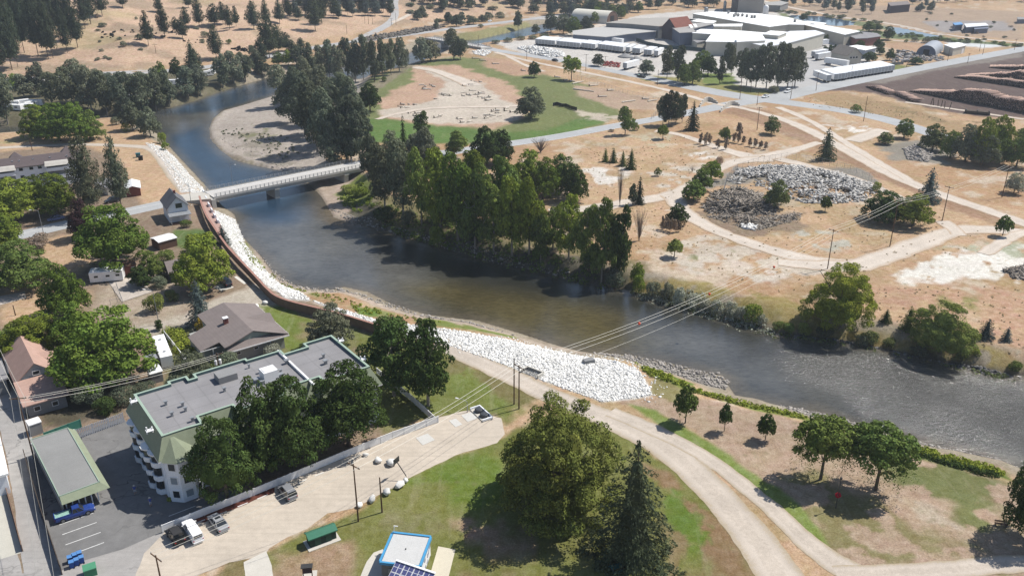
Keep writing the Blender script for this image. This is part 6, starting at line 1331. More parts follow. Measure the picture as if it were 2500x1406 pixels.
    R_ = .33 if kind in ('sedan',) else .38
    for sx in (-.62, .62):
        for s in (-1, 1):
            w = MB().tube([(0, -.11, 0), (0, .11, 0)], R_, 14).build('wheel', M_TYRE, t, (sx * h, s * (W2 - .08), R_ - .02)); MB().tube([(0, s * .10, 0), (0, s * .13, 0)], R_ * .6, 10).build('rim', M_RIM, w)
    for s in (-1, 1):
        MB().box((h - .07, s * .6, hi[0] - .3), (.1, .32, .14)).build('headlight', M_LAMP, t); MB().box((-h + .03, s * .68, hi[1] - .22), (.08, .2, .16)).build('tail_light', M_TAIL, t)
        MB().box((x3 - .1, s * .98, hi[1] + .05), (.14, .18, .12)).build('mirror', paint, t)
    for e in (1, -1): MB().box((e * (h - .02), 0, .42), (.14, 1.5, .16)).build('bumper', M_BLACK if kind == 'jeep' else paint, t)
    return t
car('parked_car', 'silver sedan with a sunroof parked beside the white canopy pickup', (519, 1264), (549, 1300), 'sedan', M_SILVER)
car('parked_car', 'grey hatchback parked alone in the tree shade by the white fence', (688, 1191), (717, 1224), 'suv', M_CARG, 4.3)
car('pickup_truck', 'white pickup truck with a white canopy on its bed', (456, 1279), (487, 1328), 'canopy', M_CARW, cat='pickup truck')
car('jeep', 'black off-roader with a spare wheel at the end of the white fence', (418, 1297), (443, 1332), 'jeep', M_BLACK, cat='jeep')
car('pickup_truck', 'blue pickup truck at the mouth of the carport with a loaded bed', (217, 1248), (150, 1270), 'pickup', M_CARB, cat='pickup truck')
car('parked_van', 'dark van on the white concrete pad by the floodwall', (541, 686), (562, 703), 'van', M_VAN, cat='van')
car('parked_car', 'black car in the shade beside the gravel street', (409, 717), (424, 735), 'sedan', M_BLACK)
car('parked_car', 'pale blue car parked along the left street', (122, 541), (153, 535), 'sedan', M_LILAC)
car('parked_car', 'dark car half hidden beneath the two tall firs', (265, 496), (285, 492), 'suv', M_BLACK)
car('moving_car', 'small dark car driving on the mill road past the stone pile', (1360, 151), (1350, 149), 'sedan', M_BLACK)
car('moving_car', 'dark pickup driving on the mill road near the white semi trailer', (1573, 191), (1558, 188), 'pickup', M_BLACK, cat='pickup truck')
car('moving_car', 'white sedan at the road junction by the culvert walls', (1862, 240), (1875, 237), 'sedan', M_CARW)
car('moving_car', 'white off-roader waiting at the junction beside the big mill trees', (1915, 229), (1929, 224), 'suv', M_CARW)
car('moving_car', 'tiny white car far off on the highway bend', (1192, 55), (1200, 53), 'sedan', M_CARW)

def trailer_proto():
    t = bpy.data.objects.new('semi_trailer', None); COL.objects.link(t); L = 14.6
    b = MB(); b.box((L / 2, 0, 2.6), (L, 2.6, 2.9)); bo = b.build('box_body', M_CARW, t)
    r = MB(); [r.box((L * i / 12, s * 1.31, 2.6), (.08, .03, 2.8)) for i in range(13) for s in (-1, 1)]; r.build('side_ribs', mat('trailer rib', rgb(215, 215, 215, .9), .5), bo)
    MB().box((-.03, 0, 2.55), (.06, 2.3, 2.5)).build('rear_doors', mat('trailer doors', rgb(190, 192, 194), .5, var=.08), t)
    MB().box((L / 2, 0, 1.05), (L - .6, 1.0, .2)).build('chassis', M_BLACK, t)
    for x in (1.4, 2.7):
        for s in (-1, 1): w = MB().tube([(0, -.25, 0), (0, .25, 0)], .5, 12).build('wheel', M_TYRE, t, (x, s * 1.0, .5)); MB().tube([(0, s * .24, 0), (0, s * .28, 0)], .28, 8).build('rim', M_RIM, w)
    b = MB(); [b.box((L - 3, s * .9, .55), (.16, .16, 1.1)) for s in (-1, 1)]; b.build('landing_legs', M_METAL, t)
    return t
TP = trailer_proto(); tp_used = [False]
def semi(near, hd, label, group, L=1.0, P=None):
    P = G(*near) if P is None else P
    if not tp_used[0]: o = TP; tp_used[0] = True; LABELS.append(o)
    else: o = copy_tree(TP)
    o.location = (P[0], P[1], P[2] + .03); o.rotation_euler = (0, 0, hd); o['label'] = label; o['category'] = 'trailer'; o['group'] = group; o.scale = (L, 1, 1); return o
def hdg(a, b): A, B = G(*a), G(*b); return math.atan2(B[1] - A[1], B[0] - A[0])
h1 = hdg((1507, 129), (1531, 117))
for xs, y0, y1 in (((1311, 1318, 1326, 1334, 1342, 1350), 111, 115), ((1363, 1371, 1379, 1387, 1395, 1404, 1411), 116, 121), ((1424, 1432, 1440, 1448), 121, 124), ((1464, 1473, 1482, 1491, 1499, 1508, 1516), 124, 131), ((1532,), 132, 132), ((1548, 1557), 134, 135), ((1576, 1585), 138, 139), ((1601,), 141, 141)):
    for i, x in enumerate(xs): semi((x, y0 + (y1 - y0) * i / max(1, len(xs) - 1)), h1, 'white semi trailer in the front row of the mill yard', 'trailers in the front row of the mill yard')
h2 = hdg((2176, 177), (2131, 163)); a_, b_ = G(2070, 195), G(2177, 178); nn = int(np.hypot(*(b_ - a_)[:2]) / 2.85)
for i in range(nn + 1): semi(None, h2, 'white semi trailer packed in the long row by the main road', 'trailers packed in the long row', P=a_ + (b_ - a_) * i / nn)
for x, y in ((2022, 203), (2040, 200), (2047, 199), (2056, 198), (2062, 197)): semi((x, y), h2, 'white semi trailer at the loose left end of the roadside row', 'trailers at the left end of the roadside row')
for n_, f_, lb in (((1982, 116), (2016, 112), 'white semi trailer against the pale warehouse wall'), ((1984, 143), (2020, 136), 'white semi trailer behind another in the asphalt yard by the hedge'), ((1992, 149), (2036, 142), 'white semi trailer with a dark logo in the asphalt yard'), ((2014, 158), (2060, 165), 'white semi trailer standing alone in front of the tan house'),
                   ((1475, 106), (1511, 110), 'white semi trailer beside the blue facade of the long hall'), ((1562, 88), (1584, 82), 'white semi trailer alone on the pale mill yard'), ((1525, 172), (1560, 162), 'white semi trailer nearest the round roadside tree'), ((1640, 156), (1676, 143), 'white semi trailer half hidden by mill trees'), ((1478, 96), (1510, 92), 'white trailer beside the lumber stacks in the mill yard'), ((1935, 83), (1965, 80), 'white semi trailer in the dock behind the raised block')):
    semi(n_, hdg(n_, f_), lb, 'single trailers around the mill')
def camper(name, label, roof, z, L=None):
    c, a, L_, w = frame(roof, z); t = thing(name, label, 'camper', (c[0], c[1], 0), a)
    b = MB(); b.box((0, 0, z / 2 + .2), (L_, w, z - .4)); b.box((0, 0, z + .03), (L_ - .15, w - .15, .12), taper=(.97, .93)); b.build('body', M_CARW, t)
    for x in (-.25, .3): MB().box((x * L_, 0, z + .16), (.5, .5, .14)).build('roof_vent', M_METAL, t)
    for x in (-.3, .05, .35):
        for s in (-1, 1): MB().box((x * L_, s * w / 2, z * .62), (.9, .05, .5)).build('window', M_GLASS, t)
    for x in (-.08, .08):
        for s in (-1, 1): MB().tube([(x * L_, s * (w / 2 - .3), .34), (x * L_, s * (w / 2 - .05), .34)], .34, 10).build('wheel', M_TYRE, t)
    MB().box((-L_ / 2 - .6, 0, .45), (1.2, .12, .12)).build('hitch', M_METAL, t)
camper('camper_trailer', 'white camper trailer beside the lime green hedge', [(374, 820), (391, 878), (420, 862), (397, 816)], 2.8)
camper('camper_trailer', 'long old camper in the shade beside the brick red shed', [(219, 655), (299, 648), (300, 660), (219, 667)], 2.9)
house('shed', 'small grey roofed shed behind the white camper', (364, 905), (388, 898), 2.4, 2.2, 2.5, M_METAL, M_GREYW, 'x', over=.15, cat='shed')
house('shed', 'white topped lean-to next to the grey roofed shed', (372, 938), (400, 930), 3.2, 2.2, 2.4, M_WHITE, M_GREYW, 'x', over=.15, cat='shed')

for x, y, a_, lb in ((30, 262, 20, 0), (42, 270, -15, 0), (55, 258, 40, 0), (64, 268, 10, 0), (76, 262, 60, 0), (90, 258, 5, 0), (382, 236, 30, 0), (392, 226, -20, 0), (402, 215, 50, 0), (416, 208, 10, 0), (330, 246, 0, 0), (240, 238, 15, 0), (506, 186, 35, 0), (516, 183, 80, 0), (450, 205, 20, 0)):
    B_ = G(x, y); t_c = thing('camper_trailer', 'small white camper glimpsed among the campground trees', 'camper', B_, R(a_), 'campers among the riverside trees')
    b = MB(); b.box((0, 0, 1.5), (6.5, 2.4, 2.2)); b.box((0, 0, 2.65), (6.2, 2.2, .14)); b.build('body', M_CARW, t_c)
    for s_q in (-1, 1):
        MB().box((.8, s_q * 1.21, 1.7), (1.4, .05, .6)).build('window', M_GLASS, t_c); MB().tube([(-.4, s_q * 1.0, .35), (-.4, s_q * 1.2, .35)], .35, 10).build('wheel', M_TYRE, t_c)
# ------------------------------------------------------------------ poles, lamps, wires
M_POLE = mat('weathered pole wood', rgb(112, 84, 62), 0.95, var=.2, sc=2); M_PORC = mat('porcelain', rgb(200, 200, 196), .4)
M_WIRE = mat('bright wire', rgb(214, 210, 196), .5); M_STEEL = mat('dark painted steel', (0.045, 0.045, 0.045, 1), .5)
TOPS = {}
def pole(key, base, top, label, arm=None, B=None, h=None, cans=0, group=None, r=.14, lamp=False):
    B = G(*base) if B is None else B; h = h or topz(top[0], top[1], B) - B[2]
    t = thing('utility_pole' if not lamp else 'street_lamp', label, 'utility pole' if not lamp else 'street lamp', B, 0, group)
    MB().tube([(0, 0, -.1), (0, 0, h)], r if not lamp else .1, 8, r * .65 if not lamp else .05).build('pole', M_POLE if not lamp else M_METAL, t)
    if arm is not None and not lamp:
        c, s = math.cos(arm), math.sin(arm); MB().box((0, 0, h - .35), (2.6, .12, .14), arm).build('crossarm', M_POLE, t)
        for q in (-1.2, 0.25, 1.2): MB().lathe([(.05, 0), (.07, .1), (.03, .25)], (q * c, q * s, h - .28), 6).build('insulator', M_PORC, t)
    for i in range(cans): MB().lathe([(.0, 0), (.26, 0), (.28, .9), (.1, 1.05)], ((.42 if i else -.42) * math.cos(arm or 0), (.42 if i else -.42) * math.sin(arm or 0), h - 2.4), 12).build('transformer_can', M_WHITE, t)
    if lamp:
        c, s = math.cos(arm), math.sin(arm); MB().tube([(0, 0, h), (c * .8, s * .8, h + .35), (c * 1.8, s * 1.8, h + .4)], .04, 6).build('lamp_arm', M_METAL, t); MB().box((c * 2.0, s * 2.0, h + .36), (.6, .22, .12), arm).build('lamp_head', M_WHITE, t)
    TOPS[key] = (Vector((B[0], B[1], B[2] + h)), arm); return t
def wire(a, b, label, sag=.02, off=(0, 0, 0), off2=None, r=.03, group='power lines'):
    A = Vector(a) + Vector(off); Bq = Vector(b) + Vector(off2 if off2 is not None else off); L = (Bq - A).length; n = 16; pts = [A.lerp(Bq, i / n) - Vector((0, 0, 4 * sag * L * (i / n) * (1 - i / n))) for i in range(n + 1)]
    o = MB().tube([p - A for p in pts], r, 3, cap=False).build('power_line', M_WIRE, None, A); tag(o, label, 'power line', group); return pts
def span(k1, k2, label, sag=.02, n=3, r=.03):
    A, a1 = TOPS[k1]; B, a2 = TOPS[k2]; out = []
    for q in ((-1.2, .25, 1.2) if n == 3 else (0,)):
        o1 = (q * math.cos(a1 or 0), q * math.sin(a1 or 0), -.05); o2 = (q * math.cos(a2 or 0), q * math.sin(a2 or 0), -.05); out.append(wire(A, B, label, sag, o1, o2, r))
    return out
arm1 = math.atan2(*(lambda d: (d[1], d[0]))(G(2020, 655) - G(1267, 1000))[:2]) + R(90)
pole('p3', (1267, 998), (1265, 930), 'wooden pole with crossarm on the park lawn by the dike trail', arm1, h=9.2); B3 = TOPS['p3'][0]
b3 = thing('utility_pole', 'second shorter wooden pole of the pair by the dike trail', 'utility pole', (B3.x - .9, B3.y + 1.6, 0)); MB().tube([(0, 0, -.1), (0, 0, 9.6)], .13, 8, .1).build('pole', M_POLE, b3); MB().lathe([(.05, 0), (.08, .1), (.03, .25)], (0, 0, 9.6), 6).build('insulator', M_PORC, b3)
pole('p4', (2020, 657), (2040, 560), 'pole on the far field whose foot the yellow green tree hides', arm1)
pole('p5', (2172, 603), (2181, 492), 'pole in front of the yellow green round tree', arm1)
pole('p6', (2300, 540), (2318, 455), 'pole standing right of the yellow green round tree', arm1)
pole('p7', (2446, 482), (2461, 405), 'pole at the right edge beside the silvery tree', arm1)
armL = math.atan2(*(lambda d: (d[1], d[0]))(G(1267, 1000) - G(875, 1272))[:2]) + R(90)
pole('p1', (875, 1272), (860, 1132), 'pole with broken crossarm in front of the sandy lot', armL)
pole('p2', (933, 1250), (928, 1165), 'short bare pole beside the white boulders', None)
P0 = G(398, 1440); pole('p0', (398, 1440), (377, 1355), 'pole with a dark top cut by the bottom edge', armL, cans=0)
pole('pa', (83, 1118), (50, 968), 'tall dark alley pole beside the carport', R(10), group=None)
pole('pt', (540, 935), (527, 862), 'pole with two white transformer cans behind the apartment block', R(36), cans=2)
pole('pb', (388, 792), (375, 712), 'street lamp pole on the corner of the gravel street', R(170), lamp=True)
pole('pc', (108, 577), (97, 515), 'street lamp pole along the left street', R(190), lamp=True)
pole('pl1', (567, 446), (560, 404), 'lamp post on the bridge deck railing', R(-20), B=U(567, 443, .9), h=5.6, lamp=True)
pole('pl2', (467, 497), (458, 443), 'lamp post beside the white gabled house at the bridge', R(100), lamp=True)
pole('pd', (1141, 1006), (1139, 986), 'small lamp beside the pump station lids', R(160), h=2.2, lamp=True)
FARP = [((2108, 297), (2117, 235), 'slope below the log yard'), ((1848, 257), (1852, 225), 'road junction, near kerb'), ((1806, 242), (1809, 188), 'mill road left of the junction'), ((1832, 225), (1833, 198), 'verge by the mill trees'), ((1930, 242), (1937, 188), 'junction beside the off-roader'), ((1992, 222), (1993, 178), 'corner of the trailer row'), ((2313, 150), (2320, 118), 'road in front of the blue arched shed'), ((2362, 155), (2367, 131), 'main road right of the arched shed'),
        ((2399, 134), (2403, 104), 'junction by the white tarps'), ((2476, 123), (2479, 96), 'right edge near the canal'), ((2391, 126), (2393, 101), 'strip behind the white annex'), ((2213, 165), (2213, 150), 'green strip by the trailer row'), ((2077, 190), (2081, 161), 'middle of the trailer row'), ((1967, 165), (1970, 141), 'asphalt yard island'), ((1286, 146), (1287, 111), 'mill road by the white stone pile'), ((1430, 175), (1431, 133), 'mill road left of the round tree'), ((1605, 208), (1608, 171), 'mill road by the lawn trees'),
        ((1549, 154), (1550, 134), 'gravel cones in the mill yard'), ((1456, 160), (1456, 144), 'round grey tree at the yard'), ((1477, 166), (1478, 138), 'red scrap heap'), ((891, 58), (889, 32), 'hillside left of the hill road, first of three'), ((900, 60), (899, 31), 'hillside left of the hill road, middle of three'), ((910, 60), (910, 44), 'hillside left of the hill road, shortest of three'), ((956, 62), (956, 45), 'left edge of the hill road'), ((967, 62), (966, 32), 'right edge of the hill road'), ((1008, 55), (1007, 37), 'hill track fork'),
        ((847, 84), (847, 62), 'hill foot left of the road fork'), ((1202, 50), (1202, 14), 'slope above the highway bend'), ((1168, 120), (1168, 86), 'near end of the river bridge upstream'), ((381, 131), (379, 108), 'open dry hillside'), ((79, 368), (75, 338), 'trail behind the white apartments'), ((213, 500), (200, 455), 'back yard left of the two firs'), ((38, 770), (36, 745), 'empty lot at the left edge'), ((1848, 318), (1854, 262), 'dry field, leaning and vine-covered')]
for i, (b, tp, pl) in enumerate(FARP): pole('f%d' % i, b, tp, 'thin wooden pole, ' + pl, R(20) if i % 2 else None, group='distant utility poles')
LB = 'power line strung over the river'
sp = span('p3', 'p4', LB, .028); A4, _ = TOPS['p3']; wire(TOPS['p3'][0], TOPS['p4'][0], 'lowest wire strung over the river', .03, (0, 0, -3.2), (0, 0, -2.4), .022)
span('p4', 'p5', 'power line on the far field, first span', .02); span('p5', 'p7', 'power line on the far field, last span', .02); span('p1', 'p3', 'power line over the sandy lot', .018); span('p0', 'p1', 'power line above the parked cars', .015)
wire(TOPS['pa'][0], TOPS['pt'][0], 'alley power line to the transformer pole', .02, (0, 0, -.3), (0, 0, -.3)); wire(TOPS['pa'][0], TOPS['pt'][0], 'alley power line to the transformer pole', .02, (.8, 0, -.5), (.5, 0, -.5)); wire(TOPS['pa'][0], TOPS['pt'][0], 'alley power line to the transformer pole', .025, (0, 0, -1.2), (0, 0, -1))
Q0 = Vector(U(112, 1420, 8.5)); Q1 = Vector(U(-40, 800, 9.5))
for q in (-1.1, .1, 1.1): wire(TOPS['pa'][0], Q0, 'power line along the back lane towards the camera', .01, (q, 0, 0)); wire(TOPS['pa'][0], Q1, 'power line along the back lane towards the trees', .012, (q, 0, 0))
for i, (k, px) in enumerate(((0, 1892), (1, 1730), (1, 1562))):
    L3 = sp[k]; best = min(((abs((p.x / (p.y * ct + (CAMH - p.z) * st)) * FPX + 1250 - px), p) for j in range(len(L3) - 1) for p in [L3[j].lerp(L3[j + 1], f / 8) for f in range(8)]), key=lambda q: q[0])[1]
    o = MB().lathe([(.05, -.3), (.2, -.24), (.3, 0), (.2, .24), (.05, .3)], (0, 0, 0), 12).build('marker_ball', mat('orange marker', (0.65, 0.09, 0.04, 1), .5), None, best, smooth=True); tag(o, 'orange marker ball on the wires over the ' + ('far field', 'grey willow bank', 'middle of the river')[i], 'marker ball', 'marker balls on the wires')

# ------------------------------------------------------------------ fences and walls
def fence(name, label, px, h, post=2.4, m=None, kind='panel', cat='fence', th=.06, z0=0, pm=None, pts=None):
    P = np.array(GL(px)) if pts is None else pts; P0_ = P[0]; zz = lambda p: float(T([p[0]], [p[1]])[0]) if z0 is None else z0
    t = thing(name, label, cat, (P0_[0], P0_[1], 0)); m = m or M_WHITE; pm = pm or m
    posts = []; pan = MB()
    for i in range(len(P) - 1):
        a, b = P[i] - P0_, P[i + 1] - P0_; L = np.linalg.norm(b - a); n = max(1, int(round(L / post))); ang = math.atan2(b[1] - a[1], b[0] - a[0])
        for k in range(n):
            p, q = a + (b - a) * k / n, a + (b - a) * (k + 1) / n; posts.append((p, ang)); c = (p + q) / 2; l = L / n; z = zz(c + P0_)
            if kind == 'panel': pan.box((c[0], c[1], z + h / 2 + .04), (l - .1, th, h - .12), ang); pan.box((c[0], c[1], z + h), (l - .1, th + .04, .08), ang)
            elif kind == 'wire':
                for zf in (.05, .35, .65, 1): pan.box((c[0], c[1], z + h * zf), (l, .02 if zf < 1 else .05, .02 if zf < 1 else .05), ang)
                for q_ in range(4): pan.box((p[0] + (q[0] - p[0]) * q_ / 4, p[1] + (q[1] - p[1]) * q_ / 4, z + h / 2), (.02, .02, h), ang)
            elif kind == 'rib':
                nr = int(l / .28)
                for r_ in range(nr): f = (r_ + .5) / nr; pan.box((p[0] + (q[0] - p[0]) * f, p[1] + (q[1] - p[1]) * f, z + h / 2), (.17, th + .03 * (r_ % 2), h), ang)
                pan.box((c[0], c[1], z + h * .2), (l, .04, .1), ang); pan.box((c[0], c[1], z + h * .8), (l, .04, .1), ang)
    posts.append((P[-1] - P0_, posts[-1][1])); pan.build('panel' if kind != 'wire' else 'wire_mesh', m, t)
    if len(posts) <= 100:
        pmsh = None
        for p, ang in posts:
            z = zz(p + P0_); s = .13 if kind == 'panel' else .07
            if pmsh is None: o = MB().box((0, 0, (h + .1) / 2), (s, s, h + .1)).build('post', pm, t, (p[0], p[1], z), ang); pmsh = o.data
            else: link('post', pmsh, t, (p[0], p[1], z), ang)
    return t
fence('vinyl_fence', 'long white vinyl fence between the sandy lot and the apartment trees', [(398, 1300), (500, 1258), (620, 1210), (740, 1160), (840, 1118), (960, 1070), (1070, 1031)], 1.35)
fence('vinyl_fence', 'white vinyl fence running back from the lawn corner', [(1062, 1032), (1000, 975), (945, 932), (920, 912)], 1.35)
fence('corrugated_fence', 'pale corrugated fence closing the car park beside the carport', [(190, 1072), (304, 1030)], 2.0, kind='rib', m=mat('pale corrugated sheet', rgb(196, 200, 210), .5, var=.1, sc=2))
fence('fabric_screen', 'teal fabric screen behind the carport', [(112, 1078), (200, 1045)], 1.8, m=M_TEAL, cat='screen')
fence('board_fence', 'dark board fence between the back lane and the car park', [(62, 1118), (80, 1180), (104, 1260), (128, 1330), (152, 1402)], 1.7, m=mat('dark fence boards', rgb(92, 80, 70), .95, var=.2, sc=2))
fence('low_wall', 'white low fence along the lime green hedge', [(402, 818), (428, 850), (455, 886)], 1.0, m=M_WHITE)
fence('chain_link_fence', 'chain link fence around the concrete rubble heap', [(1765, 478), (1775, 440), (1800, 415), (1850, 400), (1920, 388), (1990, 398), (2060, 414), (2120, 440), (2155, 475), (2150, 500)], 2.2, 3.0, kind='wire', m=M_METAL)
fence('chain_link_fence', 'chain link fence along the right side of the log lot', [(1400, 192), (1450, 205), (1520, 228), (1570, 240), (1620, 252), (1610, 275), (1590, 292)], 2.0, 3.5, kind='wire', m=M_METAL)
fence('chain_link_fence', 'low chain link fence along the gravel street yards', [(285, 700), (300, 740), (270, 745)], 1.3, 2.5, kind='wire', m=M_METAL)
fence('silt_fence', 'black wavy silt fence on the green grass of the log lot', [(1350, 260), (1360, 258), (1372, 262), (1382, 262), (1395, 268), (1408, 271)], 1.6, m=M_BLACK, th=.04)
fence('screen_fence', 'long dark green screen fence at the mill yard', [(1553, 102), (1580, 112), (1620, 120), (1680, 124), (1760, 132)], 2.5, 4, m=mat('dark green screen', rgb(52, 78, 84), .8), cat='fence')
fence('board_fence', 'grey yard fence in front of the tan house', [(2060, 166), (2110, 165), (2160, 162), (2205, 158)], 1.6, 3, m=M_GREYW)
# floodwall
wpx = [(490, 501), (498, 527), (509, 552), (524, 574), (555, 622), (590, 660), (622, 692), (665, 738), (690, 750), (722, 760), (773, 772), (830, 786), (874, 800), (931, 818)]
fence('floodwall', 'long rusty brown floodwall curving along the white rocks', None, 2.1, 3.2, m=mat('rusty sheet wall', rgb(138, 112, 96), .9, var=.15, sc=.8), cat='floodwall', th=.25, pts=smooth_line(GL(wpx), 2)[::2])
Pw = smooth_line(GL(wpx), 2)[::2]; wl_ = [o for o in COL.objects if o.name == 'floodwall'][0]; cap = MB()
for i in range(len(Pw) - 1):
    a, b = Pw[i] - Pw[0], Pw[i + 1] - Pw[0]; c = (a + b) / 2; cap.box((c[0], c[1], 2.24), (np.linalg.norm(b - a) + .05, .55, .12), math.atan2(b[1] - a[1], b[0] - a[0]))
cap.build('wall_cap', mat('red brown cap', rgb(184, 134, 118), .8, var=.1), wl_)
sheet('promenade', ragged(np.array(GL([(492, 498), (506, 494), (530, 540), (552, 585), (546, 592), (524, 570), (506, 535)])), 1, .05), soil('pinkish paving', rgb(196, 160, 148), 1, .06, .05), 0.4, flat=.35)
for i, (x, y) in enumerate(((500, 487), (506, 500), (512, 513), (519, 527), (526, 541), (534, 555))):
    B = G(x, y); o = MB().box((0, 0, .45), (2.5, .6, .9), taper=(1, .6)).build('concrete_barrier', M_WWALL, None, (B[0], B[1], .35), R(-62)); tag(o, 'white concrete barrier on the promenade beside the bridge', 'barrier', 'concrete barriers on the promenade')
# culvert wing walls by the junction
for px, lb in ((((1708, 262), (1716, 254), (1724, 249), (1736, 248), (1752, 254)), 'left'), (((1758, 275), (1768, 267), (1778, 260), (1790, 257), (1806, 259)), 'right')):
    P = smooth_line(GL(px), 1); t = thing('wing_wall', 'grey arched concrete wing wall on the %s of the underpass road' % lb, 'retaining wall', (P[0][0], P[0][1], 0)); b = MB(); n = len(P)
    for i in range(n - 1):
        a, c = P[i] - P[0], P[i + 1] - P[0]; h = .6 + 1.7 * math.sin(math.pi * (i + .5) / (n - 1)); b.box(((a + c)[0] / 2, (a + c)[1] / 2, h / 2), (np.linalg.norm(c - a) + .02, .5, h), math.atan2(c[1] - a[1], c[0] - a[0]))
    b.build('wall', M_CONC, t)

# ------------------------------------------------------------------ bridges
def bridge(name, label, A, B, w, z, piers, drop, npost):
    d = (B - A)[:2]; L = float(np.hypot(*d)); a = math.atan2(d[1], d[0]); t = thing(name, label, 'bridge', (A[0], A[1], z), a)
    mc = mat('bridge concrete', rgb(200, 196, 188), .85, var=.07, sc=.3)
    MB().box((L / 2, 0, -.2), (L, w, .4)).build('deck', mat('bridge deck paving', rgb(212, 208, 202), .85, var=.06, sc=.2), t)
    for y in (-w / 2 + .6, 0, w / 2 - .6): MB().box((L / 2, y, -.9), (L - .4, .5, 1.0)).build('girder', mc, t)
    for s in (-1, 1):
        MB().box((L / 2, s * (w / 2 - .15), .12), (L, .3, .25)).build('curb', mc, t)
        r = MB(); [r.box((L / 2, s * (w / 2 - .12), q), (L, .06, .07)) for q in (.6, .95, 1.25)]; ro = r.build('railing', M_METAL, t); pm_ = None
        for i in range(npost):
            x = L * (i + .5) / npost
            if pm_ is None: o = MB().box((0, 0, .75), (.16, .16, 1.1)).build('railing_post', M_METAL, ro, (x, s * (w / 2 - .12), 0)); pm_ = o.data
            else: link('railing_post', pm_, ro, (x, s * (w / 2 - .12), 0))
    MB().box((L / 2, w / 2 - 1.7, .08), (L, .2, .16)).build('sidewalk_edge', M_WHITE, t)
    for f in piers:
        b = MB(); b.box((L * f, 0, -1.5 - drop / 2), (1.6, w * .8, drop), taper=(1, 1.12)); b.box((L * f, 0, -1.45), (1.8, w * .98, .4)); b.build('pier', mc, t)
    for x in (-.5, L + .5): MB().box((x, 0, -2.2), (1.4, w + 1, 3.6)).build('abutment', mc, t)
    return t
E1 = (U(502, 481, .9) + U(515, 487, .9)) / 2; An, Af = U(514, 485, 1.3), U(508, 466, 1.3); A0 = (An + Af) / 2; Bn, Bf = U(893, 407, 1.3), U(893, 391, 1.3); B0_ = (Bn + Bf) / 2
dd_ = (B0_ - A0)[:2] / np.linalg.norm((B0_ - A0)[:2]); wv = float(abs(np.cross(dd_, (An - Af)[:2])))
bridge('road_bridge', 'long concrete road bridge with steel railings across the near river', A0, B0_ + (B0_ - A0) * .03, max(7.5, min(wv, 10)), 1.3, (.36, .80), 5.2, 40)
bridge('road_bridge', 'far concrete bridge upstream joining highway and mill road', U(1048, 92, 1.2), U(1186, 116, 1.2), 8, 1.2, (.3, .65), 5, 24)
ap = MB(); e_ = (An - Af)[:2] / np.linalg.norm((An - Af)[:2]); q_ = [A0[:2] + e_ * 4.4, A0[:2] - e_ * 4.4]; g_ = [G(430, 494)[:2], G(424, 478)[:2]]
ap.add([(q_[0][0], q_[0][1], 1.28), (q_[1][0], q_[1][1], 1.28), (g_[1][0], g_[1][1], .06), (g_[0][0], g_[0][1], .06), (q_[0][0], q_[0][1], -.5), (q_[1][0], q_[1][1], -.5), (g_[1][0], g_[1][1], -.5), (g_[0][0], g_[0][1], -.5)], [(0, 1, 2, 3), (0, 4, 5, 1), (1, 5, 6, 2), (2, 6, 7, 3), (3, 7, 4, 0)]); ap.build('bridge_approach', M_CONC, kind='structure')
# ------------------------------------------------------------------ logs, boulders, small things
M_LOG = mat('pale log', rgb(214, 204, 188, .85), .9, var=.25, sc=1.5); M_LOGD = mat('dark root wad', rgb(92, 80, 68), .95, var=.3, sc=3)
def log(x, y, L, r, label, group, wad=True):
    B = G(x, y); t = thing('log', label, 'log', (B[0], B[1], B[2]), rng.uniform(-.7, .9)); MB().tube([(-L / 2, 0, r), (0, rng.normal() * .15, r * 1.1), (L / 2, 0, r)], r, 8, r * .75).build('trunk', M_LOG, t)
    if wad:
        b = MB(); [b.tube([(-L / 2, 0, r), (-L / 2 - .5, math.cos(q) * r * 2.2, r + math.sin(q) * r * 2.2 + .2)], r * .5, 4, r * .15) for q in np.arange(0, 6.28, .9)]; b.build('root_wad', M_LOGD, t)
for x, y, n, lb in ((1053, 214, 9, 'upper left cluster'), (1078, 236, 7, 'cluster with two upright stumps'), (1156, 204, 7, 'top right cluster'), (1156, 229, 10, 'middle right cluster'), (1196, 244, 9, 'cluster left of the dark tree'), (1227, 271, 9, 'cluster touching the dark tree'), (1207, 287, 6, 'cluster below the dark tree'), (1141, 295, 7, 'long logs at the bottom edge'), (992, 260, 9, 'far left cluster'), (1014, 282, 4, 'cluster behind the young spruce'), (1060, 284, 3, 'bottom left cluster')):
    for i in range(n): log(x + rng.uniform(-16, 16) * (1 + n / 14), y + rng.uniform(-7, 7), rng.uniform(1.0, 3.2), rng.uniform(.18, .34), 'cut log on the gravel lot, ' + lb, 'logs on the gravel lot', rng.random() < .6)
for x, y, L in ((1162, 144, 4), (1180, 149, 4), (1211, 157, 4), (1279, 174, 3), (1411, 203, 9), (1450, 210, 5), (1425, 222, 12), (1491, 222, 3), (1472, 237, 4), (1535, 249, 8), (1593, 247, 6), (1577, 243, 3), (1362, 190, 3), (1398, 200, 3), (1382, 197, 3)): log(x, y, L, .32, 'single log lying on the grass by the mill road', 'single logs on the grass', L < 6)
def boulder(x, y, s, label, group=None, m=None):
    B = G(x, y); V = ICO * (1 + .16 * rng.normal(size=(12, 1))) * np.array([1, .75, .6]) * s / 2; V[:, 2] += s * .24
    from_ = mesh_np('boulder', V, ICF, [m or M_WROCK]); o = link('boulder', from_, None, (B[0], B[1], B[2]), rng.uniform(0, 6)); o.modifiers.new('b', 'BEVEL').width = .06; tag(o, label, 'boulder', group)
